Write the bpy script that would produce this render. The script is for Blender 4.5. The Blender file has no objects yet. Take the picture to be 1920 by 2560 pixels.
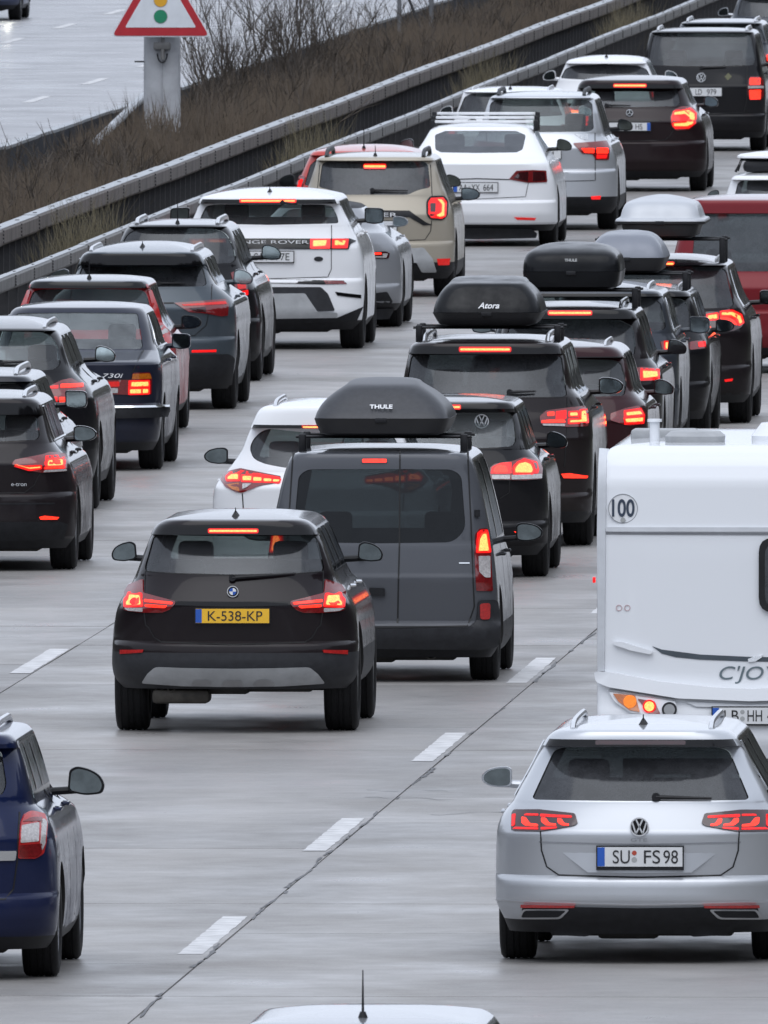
import bpy, bmesh, math, random
import numpy as np
from mathutils import Vector, Matrix
from mathutils.bvhtree import BVHTree
from mathutils.geometry import delaunay_2d_cdt

R = math.radians
random.seed(7)
rng = np.random.default_rng(11)
SC = bpy.context.scene
COL = SC.collection

# ------------------------------------------------------------------ camera
# a long telephoto on a bridge over the motorway: road runs along +Y, X to the right, 9 m above it
cam_d = bpy.data.cameras.new('camera')
cam = bpy.data.objects.new('camera', cam_d)
COL.objects.link(cam)
cam.location = (0, 0, 9.0)
cam.rotation_euler = (R(90 - 1.53118), 0, R(2.35294))
cam_d.sensor_fit = 'HORIZONTAL'
cam_d.sensor_width = 36.0
cam_d.lens = 36.0 * 94087.0 / 1920.0
cam_d.clip_start = 1.0
cam_d.clip_end = 9000.0
cam_d.dof.use_dof = True
cam_d.dof.focus_distance = 275.0
cam_d.dof.aperture_fstop = 85.0
SC.camera = cam

# ------------------------------------------------------------------ sky, sun, exposure
world = bpy.data.worlds.new('World')
SC.world = world
world.use_nodes = True
wn, wl = world.node_tree.nodes, world.node_tree.links
wn.clear()
sky = wn.new('ShaderNodeTexSky')
sky.sky_type = 'NISHITA'
sky.sun_disc = False
sky.sun_elevation = R(62)
sky.sun_rotation = R(188)
sky.air_density = 1.0
sky.dust_density = 5.0
sky.ozone_density = 1.0
hsv = wn.new('ShaderNodeHueSaturation')
hsv.inputs['Saturation'].default_value = 0.22
tint = wn.new('ShaderNodeMix')
tint.data_type = 'RGBA'
tint.blend_type = 'MULTIPLY'
tint.inputs['Factor'].default_value = 1.0
tint.inputs['B'].default_value = (0.90, 0.94, 1.02, 1)
bg = wn.new('ShaderNodeBackground')
bg.inputs['Strength'].default_value = 0.12
wo = wn.new('ShaderNodeOutputWorld')
# a closed cloud layer evens the clear-sky gradient out
cloud = wn.new('ShaderNodeMix')
cloud.data_type = 'RGBA'
cloud.inputs['Factor'].default_value = 0.72
cloud.inputs['B'].default_value = (8.4, 8.8, 9.5, 1)
wl.new(sky.outputs[0], hsv.inputs['Color'])
wl.new(hsv.outputs[0], cloud.inputs['A'])
wl.new(cloud.outputs['Result'], tint.inputs['A'])
wl.new(tint.outputs['Result'], bg.inputs['Color'])
wl.new(bg.outputs[0], wo.inputs['Surface'])

sun_d = bpy.data.lights.new('sun', 'SUN')
sun_d.energy = 0.8
sun_d.angle = R(60)
sun_d.color = (1.0, 0.985, 0.96)
sun = bpy.data.objects.new('sun', sun_d)
COL.objects.link(sun)
sun.rotation_euler = (R(28), 0, R(8))

SC.view_settings.view_transform = 'Standard'
SC.view_settings.look = 'None'
SC.view_settings.gamma = 1.0
SC.view_settings.use_curve_mapping = False
SC.view_settings.exposure = 0.28
SC.cycles.use_denoising = True
SC.cycles.max_bounces = 8
SC.cycles.transparent_max_bounces = 12
SC.cycles.sample_clamp_indirect = 6.0

# ------------------------------------------------------------------ materials
MAT = {}

def nodes_of(name):
    m = bpy.data.materials.new(name)
    m.use_nodes = True
    nt = m.node_tree
    nt.nodes.clear()
    out = nt.nodes.new('ShaderNodeOutputMaterial')
    return m, nt, out

def noise(nt, scale, detail=4.0, rough=0.6, coord='Object', sc3=(1, 1, 1)):
    tc = nt.nodes.new('ShaderNodeTexCoord')
    mp = nt.nodes.new('ShaderNodeMapping')
    mp.inputs['Scale'].default_value = sc3
    n = nt.nodes.new('ShaderNodeTexNoise')
    n.inputs['Scale'].default_value = scale
    n.inputs['Detail'].default_value = detail
    n.inputs['Roughness'].default_value = rough
    nt.links.new(tc.outputs[coord], mp.inputs[0])
    nt.links.new(mp.outputs[0], n.inputs['Vector'])
    return n.outputs['Fac']

def ramp(nt, fac, c0, c1, p0=0.3, p1=0.7):
    r = nt.nodes.new('ShaderNodeValToRGB')
    e = r.color_ramp.elements
    e[0].position, e[0].color = p0, tuple(c0) + (1,)
    e[1].position, e[1].color = p1, tuple(c1) + (1,)
    nt.links.new(fac, r.inputs[0])
    return r.outputs['Color']

def remap(nt, fac, a0, a1, b0, b1):
    r = nt.nodes.new('ShaderNodeMapRange')
    for i, v in zip(('From Min', 'From Max', 'To Min', 'To Max'), (a0, a1, b0, b1)):
        r.inputs[i].default_value = v
    nt.links.new(fac, r.inputs['Value'])
    return r.outputs['Result']

def mix_rgb(nt, fac, a, b, blend='MIX'):
    m = nt.nodes.new('ShaderNodeMix')
    m.data_type = 'RGBA'
    m.blend_type = blend
    if isinstance(fac, float):
        m.inputs['Factor'].default_value = fac
    else:
        nt.links.new(fac, m.inputs['Factor'])
    for k, v in (('A', a), ('B', b)):
        if isinstance(v, (tuple, list)):
            m.inputs[k].default_value = tuple(v) + (1,)
        else:
            nt.links.new(v, m.inputs[k])
    return m.outputs['Result']

def principled(nt, out):
    b = nt.nodes.new('ShaderNodeBsdfPrincipled')
    nt.links.new(b.outputs[0], out.inputs['Surface'])
    return b

def simple(name, col, rough=0.5, metal=0.0, var=0.12, scale=6.0, coat=0.0, spec=0.5):
    """plain surface: base colour with a fine procedural variation"""
    if name in MAT:
        return MAT[name]
    m, nt, out = nodes_of(name)
    b = principled(nt, out)
    n = noise(nt, scale)
    c = ramp(nt, n, [v * (1 - var) for v in col], [min(1, v * (1 + var)) for v in col])
    nt.links.new(c, b.inputs['Base Color'])
    b.inputs['Roughness'].default_value = rough
    b.inputs['Metallic'].default_value = metal
    b.inputs['Coat Weight'].default_value = coat
    b.inputs['Coat Roughness'].default_value = 0.06
    b.inputs['Specular IOR Level'].default_value = spec
    MAT[name] = m
    return m

def paint(name, col, metal=0.0, rough=0.38, grime=0.35):
    """clear-coated car paint, rain-wet, with road grime that thickens towards the sills in uneven splashes"""
    if name in MAT:
        return MAT[name]
    m, nt, out = nodes_of(name)
    b = principled(nt, out)
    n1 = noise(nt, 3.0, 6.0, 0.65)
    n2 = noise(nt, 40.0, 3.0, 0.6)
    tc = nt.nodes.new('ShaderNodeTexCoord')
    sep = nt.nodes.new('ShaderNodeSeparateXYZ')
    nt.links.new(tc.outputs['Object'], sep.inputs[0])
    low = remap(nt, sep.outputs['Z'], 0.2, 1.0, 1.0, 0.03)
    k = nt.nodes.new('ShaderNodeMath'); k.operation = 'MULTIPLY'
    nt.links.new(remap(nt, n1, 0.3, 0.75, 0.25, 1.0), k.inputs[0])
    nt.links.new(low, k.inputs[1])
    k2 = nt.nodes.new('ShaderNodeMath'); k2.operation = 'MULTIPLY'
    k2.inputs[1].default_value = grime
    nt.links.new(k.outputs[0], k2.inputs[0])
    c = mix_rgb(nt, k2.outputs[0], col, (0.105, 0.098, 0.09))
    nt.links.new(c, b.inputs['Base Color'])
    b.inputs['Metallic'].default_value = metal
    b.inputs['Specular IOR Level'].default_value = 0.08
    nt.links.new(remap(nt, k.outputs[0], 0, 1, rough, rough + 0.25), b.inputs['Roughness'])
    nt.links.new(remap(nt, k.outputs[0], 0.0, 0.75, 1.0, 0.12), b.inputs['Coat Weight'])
    b.inputs['Coat IOR'].default_value = 1.30
    r2 = nt.nodes.new('ShaderNodeMath'); r2.operation = 'ADD'
    nt.links.new(remap(nt, k.outputs[0], 0, 1, 0.03, 0.30), r2.inputs[0])
    nt.links.new(remap(nt, n2, 0.3, 0.7, 0.0, 0.04), r2.inputs[1])
    nt.links.new(r2.outputs[0], b.inputs['Coat Roughness'])
    bp = nt.nodes.new('ShaderNodeBump')
    bp.inputs['Strength'].default_value = 0.04
    bp.inputs['Distance'].default_value = 0.004
    nt.links.new(n2, bp.inputs['Height'])
    nt.links.new(bp.outputs[0], b.inputs['Coat Normal'])
    MAT[name] = m
    return m

def glass(name, tintc, film=0.16, filmc=(0.12, 0.125, 0.135), fres=0.85):
    """window pane: tinted see-through, sky-reflecting, with a thin film of spray and road dirt"""
    if name in MAT:
        return MAT[name]
    m, nt, out = nodes_of(name)
    tr = nt.nodes.new('ShaderNodeBsdfTransparent')
    tr.inputs[0].default_value = tuple(tintc) + (1,)
    df = nt.nodes.new('ShaderNodeBsdfDiffuse')
    n = noise(nt, 5.0, 6.0, 0.7)
    nf = noise(nt, 220.0, 2.0, 0.5)
    nt.links.new(ramp(nt, nf, [v * 0.7 for v in filmc], [v * 1.35 for v in filmc]), df.inputs[0])
    gl = nt.nodes.new('ShaderNodeBsdfGlossy')
    gl.inputs['Color'].default_value = (0.92, 0.96, 1.0, 1)
    nt.links.new(remap(nt, n, 0.3, 0.7, 0.04, 0.13), gl.inputs['Roughness'])
    fr = nt.nodes.new('ShaderNodeFresnel')
    fr.inputs[0].default_value = 1.52
    m1 = nt.nodes.new('ShaderNodeMixShader')
    nt.links.new(remap(nt, n, 0.3, 0.7, film * 0.6, film * 1.4), m1.inputs[0])
    nt.links.new(tr.outputs[0], m1.inputs[1])
    nt.links.new(df.outputs[0], m1.inputs[2])
    m2 = nt.nodes.new('ShaderNodeMixShader')
    k = nt.nodes.new('ShaderNodeMath'); k.operation = 'MULTIPLY_ADD'
    k.inputs[1].default_value = fres; k.inputs[2].default_value = 0.0
    nt.links.new(fr.outputs[0], k.inputs[0])
    nt.links.new(k.outputs[0], m2.inputs[0])
    nt.links.new(m1.outputs[0], m2.inputs[1])
    nt.links.new(gl.outputs[0], m2.inputs[2])
    nt.links.new(m2.outputs[0], out.inputs['Surface'])
    MAT[name] = m
    return m

def lamp(name, col, strength, base=(0.3, 0.01, 0.01), cell=90.0):
    """lit lamp lens: emission broken up by the lens's little cells"""
    if name in MAT:
        return MAT[name]
    m, nt, out = nodes_of(name)
    b = principled(nt, out)
    b.inputs['Base Color'].default_value = tuple(base) + (1,)
    b.inputs['Roughness'].default_value = 0.12
    n = noise(nt, cell, 1.0, 0.4)
    b.inputs['Emission Color'].default_value = tuple(col) + (1,)
    nt.links.new(remap(nt, n, 0.3, 0.7, strength * 0.75, strength * 1.25), b.inputs['Emission Strength'])
    MAT[name] = m
    return m

def lens(name, col, rough=0.12):
    if name in MAT:
        return MAT[name]
    m, nt, out = nodes_of(name)
    b = principled(nt, out)
    n = noise(nt, 60.0, 2.0)
    nt.links.new(ramp(nt, n, [v * 0.75 for v in col], [min(1, v * 1.25) for v in col]), b.inputs['Base Color'])
    b.inputs['Roughness'].default_value = rough
    b.inputs['Coat Weight'].default_value = 1.0
    b.inputs['Coat Roughness'].default_value = 0.04
    MAT[name] = m
    return m

simple('plastic', (0.014, 0.0145, 0.017), 0.5, var=0.25, scale=14, spec=0.25)
simple('plastic_grey', (0.026, 0.027, 0.031), 0.5, var=0.2, scale=14, spec=0.3)
simple('black_gloss', (0.005, 0.005, 0.006), 0.10, spec=0.3)
simple('inner', (0.022, 0.021, 0.021), 0.75)
simple('seat', (0.035, 0.034, 0.036), 0.8)
simple('headliner', (0.32, 0.31, 0.30), 0.85)
simple('underbody', (0.020, 0.019, 0.018), 0.7, var=0.4, scale=9)
simple('rubber', (0.0085, 0.0085, 0.0095), 0.6, var=0.4, scale=18, spec=0.25)
simple('rim', (0.42, 0.43, 0.45), 0.32, 0.9, var=0.2)
simple('rim_dark', (0.05, 0.05, 0.055), 0.35, 0.7)
simple('chrome', (0.78, 0.79, 0.80), 0.14, 1.0, var=0.05)
simple('brushed', (0.50, 0.51, 0.53), 0.3, 0.9, var=0.1)
simple('rail_silver', (0.72, 0.73, 0.75), 0.28, 0.85, var=0.06)
simple('skid_silver', (0.36, 0.37, 0.38), 0.45, 0.1, var=0.15)
simple('muffler', (0.05, 0.045, 0.038), 0.6, 0.4, var=0.35, scale=12)
simple('gap', (0.004, 0.004, 0.005), 0.6)
simple('plate_white', (0.66, 0.67, 0.68), 0.4, var=0.06)
simple('plate_yellow', (0.80, 0.46, 0.025), 0.4, var=0.06)
simple('plate_blue', (0.015, 0.09, 0.42), 0.4)
simple('plate_ink', (0.012, 0.012, 0.014), 0.5)
simple('mirror_glass', (0.17, 0.20, 0.21), 0.04, 1.0, var=0.25, scale=9)
simple('white_print', (0.75, 0.76, 0.78), 0.4)
simple('grey_print', (0.25, 0.26, 0.28), 0.4)
simple('seal_red', (0.42, 0.06, 0.03), 0.5)
simple('seal_grey', (0.35, 0.36, 0.36), 0.5)
lens('lens_red', (0.16, 0.008, 0.010))
lens('lens_dark', (0.035, 0.004, 0.006))
lens('lens_clear', (0.42, 0.40, 0.40))
lens('lens_amber', (0.45, 0.12, 0.01))
lens('reflector', (0.42, 0.012, 0.012), 0.3)
lamp('lit', (1.0, 0.19, 0.05), 3.6)
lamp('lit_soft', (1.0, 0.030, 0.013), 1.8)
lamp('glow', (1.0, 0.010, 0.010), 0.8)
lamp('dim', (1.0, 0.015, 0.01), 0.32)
lamp('lit_amber', (1.0, 0.25, 0.03), 0.55, (0.5, 0.15, 0.02))
lamp('head_lamp', (1.0, 0.97, 0.82), 60.0, (0.8, 0.8, 0.8), 30.0)
glass('glass', (0.60, 0.67, 0.66), 0.20, (0.17, 0.175, 0.185))
glass('glass_clear', (0.80, 0.86, 0.86), 0.30, (0.30, 0.32, 0.33))
glass('glass_van', (0.04, 0.05, 0.055), 0.07, (0.06, 0.065, 0.075), 0.5)
glass('glass_priv', (0.07, 0.08, 0.085), 0.22, (0.15, 0.155, 0.17))
glass('glass_mid', (0.30, 0.34, 0.34), 0.24, (0.16, 0.165, 0.18))
glass('glass_side', (0.12, 0.13, 0.13), 0.12)
glass('glass_front', (0.62, 0.68, 0.66), 0.04)

# ------------------------------------------------------------------ small mesh helpers
def tag(o, label=None, cat=None, group=None, kind=None):
    if label: o['label'] = label
    if cat: o['category'] = cat
    if group: o['group'] = group
    if kind: o['kind'] = kind
    return o

def empty(name, loc=(0, 0, 0), rz=0.0):
    o = bpy.data.objects.new(name, None)
    o.empty_display_size = 0.3
    o.location = loc
    o.rotation_euler = (0, 0, rz)
    COL.objects.link(o)
    return o

def link(name, me, parent=None, mat=None):
    if mat is not None and not me.materials:
        me.materials.append(MAT[mat] if isinstance(mat, str) else mat)
    o = bpy.data.objects.new(name, me)
    COL.objects.link(o)
    if parent is not None:
        o.parent = parent
    return o

def mesh(name, verts, faces, smooth=False, sharp=None):
    me = bpy.data.meshes.new(name)
    me.from_pydata([tuple(v) for v in verts], [], [tuple(f) for f in faces])
    me.update()
    if smooth:
        me.polygons.foreach_set('use_smooth', [True] * len(me.polygons))
        if sharp:
            me.set_sharp_from_angle(angle=R(sharp))
    return me

class MB:
    """collects solids into one mesh"""
    def __init__(s):
        s.v, s.f = [], []
    def add(s, v, f):
        o = len(s.v)
        s.v += [tuple(p) for p in v]
        s.f += [tuple(i + o for i in q) for q in f]
        return s
    def box(s, x0, x1, y0, y1, z0, z1):
        return s.add([(x0, y0, z0), (x1, y0, z0), (x1, y1, z0), (x0, y1, z0), (x0, y0, z1), (x1, y0, z1), (x1, y1, z1), (x0, y1, z1)],
                     [(3, 2, 1, 0), (4, 5, 6, 7), (0, 1, 5, 4), (1, 2, 6, 5), (2, 3, 7, 6), (3, 0, 4, 7)])
    def rbox(s, x0, x1, y0, y1, z0, z1, b):
        """box with chamfered edges"""
        bm = bmesh.new()
        bmesh.ops.create_cube(bm, size=1.0)
        for v in bm.verts:
            v.co = Vector(((x0 + x1) / 2 + v.co.x * (x1 - x0), (y0 + y1) / 2 + v.co.y * (y1 - y0), (z0 + z1) / 2 + v.co.z * (z1 - z0)))
        bmesh.ops.bevel(bm, geom=bm.edges[:], offset=b, segments=2, profile=0.5, affect='EDGES')
        bm.verts.index_update()
        s.add([v.co[:] for v in bm.verts], [[v.index for v in f.verts] for f in bm.faces])
        bm.free()
        return s
    def tube(s, pts, r, n=8, cap=True, r1=None, flat=1.0):
        pts = [Vector(p) for p in pts]
        rings = []
        for i, p in enumerate(pts):
            d = (pts[min(i + 1, len(pts) - 1)] - pts[max(i - 1, 0)]).normalized()
            a = Vector((0, 0, 1)) if abs(d.z) < 0.9 else Vector((1, 0, 0))
            u = d.cross(a).normalized()
            w = u.cross(d)
            rr = r if r1 is None else r + (r1 - r) * i / max(1, len(pts) - 1)
            rings.append([p + u * (rr * math.cos(2 * math.pi * k / n)) + w * (rr * flat * math.sin(2 * math.pi * k / n)) for k in range(n)])
        v = [q for rg in rings for q in rg]
        f = []
        for i in range(len(pts) - 1):
            for k in range(n):
                f.append((i * n + k, i * n + (k + 1) % n, (i + 1) * n + (k + 1) % n, (i + 1) * n + k))
        if cap:
            f.append(tuple(range(n))[::-1])
            f.append(tuple((len(pts) - 1) * n + k for k in range(n)))
        return s.add(v, f)
    def disc(s, c, r, d, n=24, axis='y', r2=None):
        """short cylinder of depth d along an axis, from c"""
        r2 = r if r2 is None else r2
        v = []
        for t, rr in ((0, r), (d, r2)):
            for k in range(n):
                a = 2 * math.pi * k / n
                q = {'y': (rr * math.cos(a), t, rr * math.sin(a)), 'z': (rr * math.cos(a), rr * math.sin(a), t), 'x': (t, rr * math.cos(a), rr * math.sin(a))}[axis]
                v.append((c[0] + q[0], c[1] + q[1], c[2] + q[2]))
        f = [(k, (k + 1) % n, n + (k + 1) % n, n + k) for k in range(n)]
        f += [tuple(range(n))[::-1], tuple(range(n, 2 * n))]
        return s.add(v, f)
    def build(s, name, mat, parent=None, smooth=True, sharp=35):
        me = mesh(name, s.v, s.f, smooth, sharp)
        bm = bmesh.new(); bm.from_mesh(me)
        bmesh.ops.recalc_face_normals(bm, faces=bm.faces)
        bm.to_mesh(me); bm.free()
        return link(name, me, parent, mat)

def pchip(xs, ys):
    xs, ys = np.asarray(xs, float), np.asarray(ys, float)
    h = np.diff(xs); d = np.diff(ys) / h
    m = np.zeros(len(xs))
    m[0], m[-1] = d[0], d[-1]
    for i in range(1, len(xs) - 1):
        if d[i - 1] * d[i] > 0:
            w1, w2 = 2 * h[i] + h[i - 1], h[i] + 2 * h[i - 1]
            m[i] = (w1 + w2) / (w1 / d[i - 1] + w2 / d[i])
    def fn(x):
        x = min(max(x, xs[0]), xs[-1])
        i = min(max(int(np.searchsorted(xs, x)) - 1, 0), len(h) - 1)
        t = (x - xs[i]) / h[i]
        a, b = ys[i], ys[i + 1]
        return float((1 + 2 * t) * (1 - t) ** 2 * a + t * (1 - t) ** 2 * h[i] * m[i] + t * t * (3 - 2 * t) * b + t * t * (t - 1) * h[i] * m[i + 1])
    return fn

def lin(xs, ys):
    xs, ys = list(xs), list(ys)
    return lambda x: float(np.interp(x, xs, ys))

def inside(p, poly):
    x, y = p
    c = False
    for i in range(len(poly)):
        (x0, y0), (x1, y1) = poly[i - 1], poly[i]
        if (y0 > y) != (y1 > y) and x < (x1 - x0) * (y - y0) / (y1 - y0) + x0:
            c = not c
    return c

def resample(poly, step):
    out = []
    for i in range(len(poly)):
        a, b = poly[i], poly[(i + 1) % len(poly)]
        n = max(1, int(math.hypot(b[0] - a[0], b[1] - a[1]) / step + 0.5))
        out += [(a[0] + (b[0] - a[0]) * t / n, a[1] + (b[1] - a[1]) * t / n) for t in range(n)]
    return out

def round_poly(poly, r, n=4):
    """rounds the corners of a polygon"""
    out = []
    for i in range(len(poly)):
        p0, p, p1 = Vector(poly[i - 1]), Vector(poly[i]), Vector(poly[(i + 1) % len(poly)])
        a, b = (p0 - p), (p1 - p)
        d = min(r, a.length * 0.45, b.length * 0.45)
        if d < 1e-5:
            out.append(tuple(p)); continue
        a, b = p + a.normalized() * d, p + b.normalized() * d
        for k in range(n + 1):
            t = k / n
            out.append(tuple(a * (1 - t) ** 2 + p * (2 * t * (1 - t)) + b * t * t))
    return out

def dedupe(poly):
    out = []
    for p in poly:
        if not out or math.hypot(p[0] - out[-1][0], p[1] - out[-1][1]) > 5e-4:
            out.append((float(p[0]), float(p[1])))
    if len(out) > 2 and math.hypot(out[0][0] - out[-1][0], out[0][1] - out[-1][1]) < 5e-4:
        out.pop()
    return out

def patch(name, poly, surf, off, mat, parent=None, step=0.05, depth=0.012, tilt=0.0, rnd=0.0, dome=0.0):
    """a panel lying on a curved surface: surf(u, v, off) gives the point off metres outside it"""
    poly = dedupe(poly)
    if rnd:
        poly = dedupe(round_poly(poly, rnd))
    pts = dedupe(resample(poly, step))
    n = len(pts)
    us, vs = [p[0] for p in pts], [p[1] for p in pts]
    grid = []
    vmin, vmax, umin, umax = min(vs), max(vs), min(us), max(us)
    u = umin + step * 0.5
    while u < umax:
        v = vmin + step * 0.5
        while v < vmax:
            if inside((u, v), pts) and min((u - q[0]) ** 2 + (v - q[1]) ** 2 for q in pts) > (step * 0.45) ** 2:
                grid.append((u, v))
            v += step
        u += step
    res = delaunay_2d_cdt([Vector(p) for p in pts + grid], [(i, (i + 1) % n) for i in range(n)], [], 1, 1e-5)
    vc, fc = [tuple(v) for v in res[0]], [tuple(f) for f in res[2]]
    vm = (vmin + vmax) / 2
    hu, hv = max(1e-4, (umax - umin) / 2), max(1e-4, vm - vmin)
    um = (umin + umax) / 2
    def o(p):
        e = off + tilt * (p[1] - vm)
        if dome:
            e += dome * max(0.0, 1 - ((p[0] - um) / hu) ** 2) * max(0.0, 1 - ((p[1] - vm) / hv) ** 2)
        return e
    V = [surf(p[0], p[1], o(p)) for p in vc]
    F = list(fc)
    b = len(V)
    for p in pts:
        V.append(surf(p[0], p[1], o(p)))
    for p in pts:
        V.append(surf(p[0], p[1], -depth))
    for i in range(n):
        j = (i + 1) % n
        F.append((b + i, b + j, b + n + j, b + n + i))
    me = bpy.data.meshes.new(name)
    me.from_pydata(V, [], F)
    me.update()
    sm = [True] * len(fc) + [False] * n
    me.polygons.foreach_set('use_smooth', sm)
    return link(name, me, parent, mat)

FONT_CACHE = {}
def text_mesh(txt, size, depth=0.0015, shear=0.0, sx=1.0, bold=0.0):
    key = (txt, round(size, 4), round(shear, 2), round(sx, 3), bold)
    if key in FONT_CACHE:
        return FONT_CACHE[key]
    cu = bpy.data.curves.new('lettering', 'FONT')
    cu.body = txt
    cu.size = size
    cu.extrude = depth
    cu.shear = shear
    cu.offset = bold
    cu.align_x = 'CENTER'
    cu.align_y = 'CENTER'
    ob = bpy.data.objects.new('lettering', cu)
    COL.objects.link(ob)
    bpy.context.view_layer.update()
    me = bpy.data.meshes.new_from_object(ob.evaluated_get(bpy.context.evaluated_depsgraph_get()))
    COL.objects.unlink(ob)
    bpy.data.objects.remove(ob)
    xs = [v.co.x for v in me.vertices]; zs = [v.co.y for v in me.vertices]
    cx, cz = (min(xs) + max(xs)) / 2, (min(zs) + max(zs)) / 2
    for v in me.vertices:                    # stand it up facing -Y
        v.co = Vector(((v.co.x - cx) * sx, -v.co.z, v.co.y - cz))
    me.flip_normals() if False else None
    FONT_CACHE[key] = me
    return me

def lettering(txt, size, loc, mat, parent, width=None, shear=0.0, rx=0.0, bold=0.0, name='lettering'):
    me = text_mesh(txt, size, shear=shear, bold=bold)
    me = me.copy()
    if width:
        w = max(v.co.x for v in me.vertices) - min(v.co.x for v in me.vertices)
        for v in me.vertices:
            v.co.x *= width / w
    me.materials.clear()
    me.materials.append(MAT[mat])
    o = link(name, me, parent)
    o.location = loc
    o.rotation_euler = (rx, 0, 0)
    return o

# ------------------------------------------------------------------ paints
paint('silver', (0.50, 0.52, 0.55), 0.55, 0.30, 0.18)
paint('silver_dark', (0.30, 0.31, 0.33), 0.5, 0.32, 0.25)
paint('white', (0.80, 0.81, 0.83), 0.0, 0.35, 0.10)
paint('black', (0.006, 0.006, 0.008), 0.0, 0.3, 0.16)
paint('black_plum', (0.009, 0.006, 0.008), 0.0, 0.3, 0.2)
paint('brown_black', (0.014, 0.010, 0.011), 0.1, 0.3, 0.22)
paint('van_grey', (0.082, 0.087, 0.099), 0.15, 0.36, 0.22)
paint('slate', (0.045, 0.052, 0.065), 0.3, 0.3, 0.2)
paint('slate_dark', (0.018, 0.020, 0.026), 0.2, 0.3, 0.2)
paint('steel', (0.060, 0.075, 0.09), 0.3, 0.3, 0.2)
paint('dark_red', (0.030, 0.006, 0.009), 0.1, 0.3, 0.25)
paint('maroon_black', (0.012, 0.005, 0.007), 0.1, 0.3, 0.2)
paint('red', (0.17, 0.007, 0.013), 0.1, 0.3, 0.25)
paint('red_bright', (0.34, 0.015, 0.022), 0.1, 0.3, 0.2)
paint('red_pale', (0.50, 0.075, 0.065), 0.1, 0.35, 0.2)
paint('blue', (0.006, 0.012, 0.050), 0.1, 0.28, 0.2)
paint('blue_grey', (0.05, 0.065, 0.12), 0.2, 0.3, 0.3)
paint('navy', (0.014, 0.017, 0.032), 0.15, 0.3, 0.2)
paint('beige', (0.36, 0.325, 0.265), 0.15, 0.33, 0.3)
simple('soft_top', (0.035, 0.036, 0.04), 0.8)
simple('sticker_olive', (0.10, 0.10, 0.045), 0.5)

# ------------------------------------------------------------------ road surface
def concrete(name, base, rough0, rough1, rnd=0.10, spec=0.35, bump=0.3):
    """damp broom-finished concrete: blotches, drying patches, tyre tracks worn along it, fine grit"""
    m, nt, out = nodes_of(name)
    b = principled(nt, out)
    oi = nt.nodes.new('ShaderNodeObjectInfo')
    tc = nt.nodes.new('ShaderNodeTexCoord')
    geo = nt.nodes.new('ShaderNodeNewGeometry')
    def nz(scale, sc3, detail=5.0, rough=0.62):
        mp = nt.nodes.new('ShaderNodeMapping'); mp.inputs['Scale'].default_value = sc3
        n = nt.nodes.new('ShaderNodeTexNoise')
        n.inputs['Scale'].default_value = scale; n.inputs['Detail'].default_value = detail; n.inputs['Roughness'].default_value = rough
        nt.links.new(geo.outputs['Position'], mp.inputs[0]); nt.links.new(mp.outputs[0], n.inputs['Vector'])
        return n.outputs['Fac']
    big = nz(0.35, (1, 0.25, 1))
    mid = nz(1.6, (0.55, 0.22, 1))
    blot = nz(2.6, (0.7, 1.0, 1), 5.0, 0.7)
    fine = nz(55.0, (1, 0.35, 1), 3.0)
    patch_ = nz(0.7, (0.9, 0.5, 1), 6.0, 0.65)
    b.inputs['Specular IOR Level'].default_value = spec
    k = nt.nodes.new('ShaderNodeMath'); k.operation = 'ADD'
    nt.links.new(remap(nt, big, 0.3, 0.7, -0.14, 0.14), k.inputs[0]); nt.links.new(remap(nt, mid, 0.3, 0.7, -0.12, 0.12), k.inputs[1])
    k2 = nt.nodes.new('ShaderNodeMath'); k2.operation = 'ADD'
    nt.links.new(k.outputs[0], k2.inputs[0]); nt.links.new(remap(nt, oi.outputs['Random'], 0, 1, -rnd, rnd), k2.inputs[1])
    k3 = nt.nodes.new('ShaderNodeMath'); k3.operation = 'ADD'
    k2b = nt.nodes.new('ShaderNodeMath'); k2b.operation = 'ADD'
    nt.links.new(k2.outputs[0], k2b.inputs[0]); nt.links.new(remap(nt, blot, 0.3, 0.7, -0.11, 0.11), k2b.inputs[1])
    nt.links.new(k2b.outputs[0], k3.inputs[0]); nt.links.new(remap(nt, fine, 0.3, 0.7, -0.12, 0.12), k3.inputs[1])
    sp_ = nt.nodes.new('ShaderNodeSeparateXYZ'); nt.links.new(geo.outputs['Position'], sp_.inputs[0])
    sn = nt.nodes.new('ShaderNodeMath'); sn.operation = 'MULTIPLY_ADD'; sn.inputs[1].default_value = 2 * math.pi / 1.96; sn.inputs[2].default_value = 1.4
    nt.links.new(sp_.outputs['X'], sn.inputs[0])
    sn2 = nt.nodes.new('ShaderNodeMath'); sn2.operation = 'SINE'; nt.links.new(sn.outputs[0], sn2.inputs[0])
    tr_ = nt.nodes.new('ShaderNodeMath'); tr_.operation = 'MULTIPLY_ADD'; tr_.inputs[1].default_value = 0.075; tr_.inputs[2].default_value = 1.0
    nt.links.new(sn2.outputs[0], tr_.inputs[0])
    k4 = nt.nodes.new('ShaderNodeMath'); k4.operation = 'ADD'
    nt.links.new(tr_.outputs[0], k4.inputs[1])
    nt.links.new(k3.outputs[0], k4.inputs[0])
    vm = nt.nodes.new('ShaderNodeVectorMath'); vm.operation = 'SCALE'
    vm.inputs[0].default_value = base
    nt.links.new(k4.outputs[0], vm.inputs['Scale'])
    nt.links.new(vm.outputs[0], b.inputs['Base Color'])
    nt.links.new(remap(nt, patch_, 0.32, 0.68, rough0, rough1), b.inputs['Roughness'])
    bp = nt.nodes.new('ShaderNodeBump'); bp.inputs['Strength'].default_value = bump; bp.inputs['Distance'].default_value = 0.004
    nt.links.new(fine, bp.inputs['Height']); nt.links.new(bp.outputs[0], b.inputs['Normal'])
    MAT[name] = m
    return m

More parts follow.
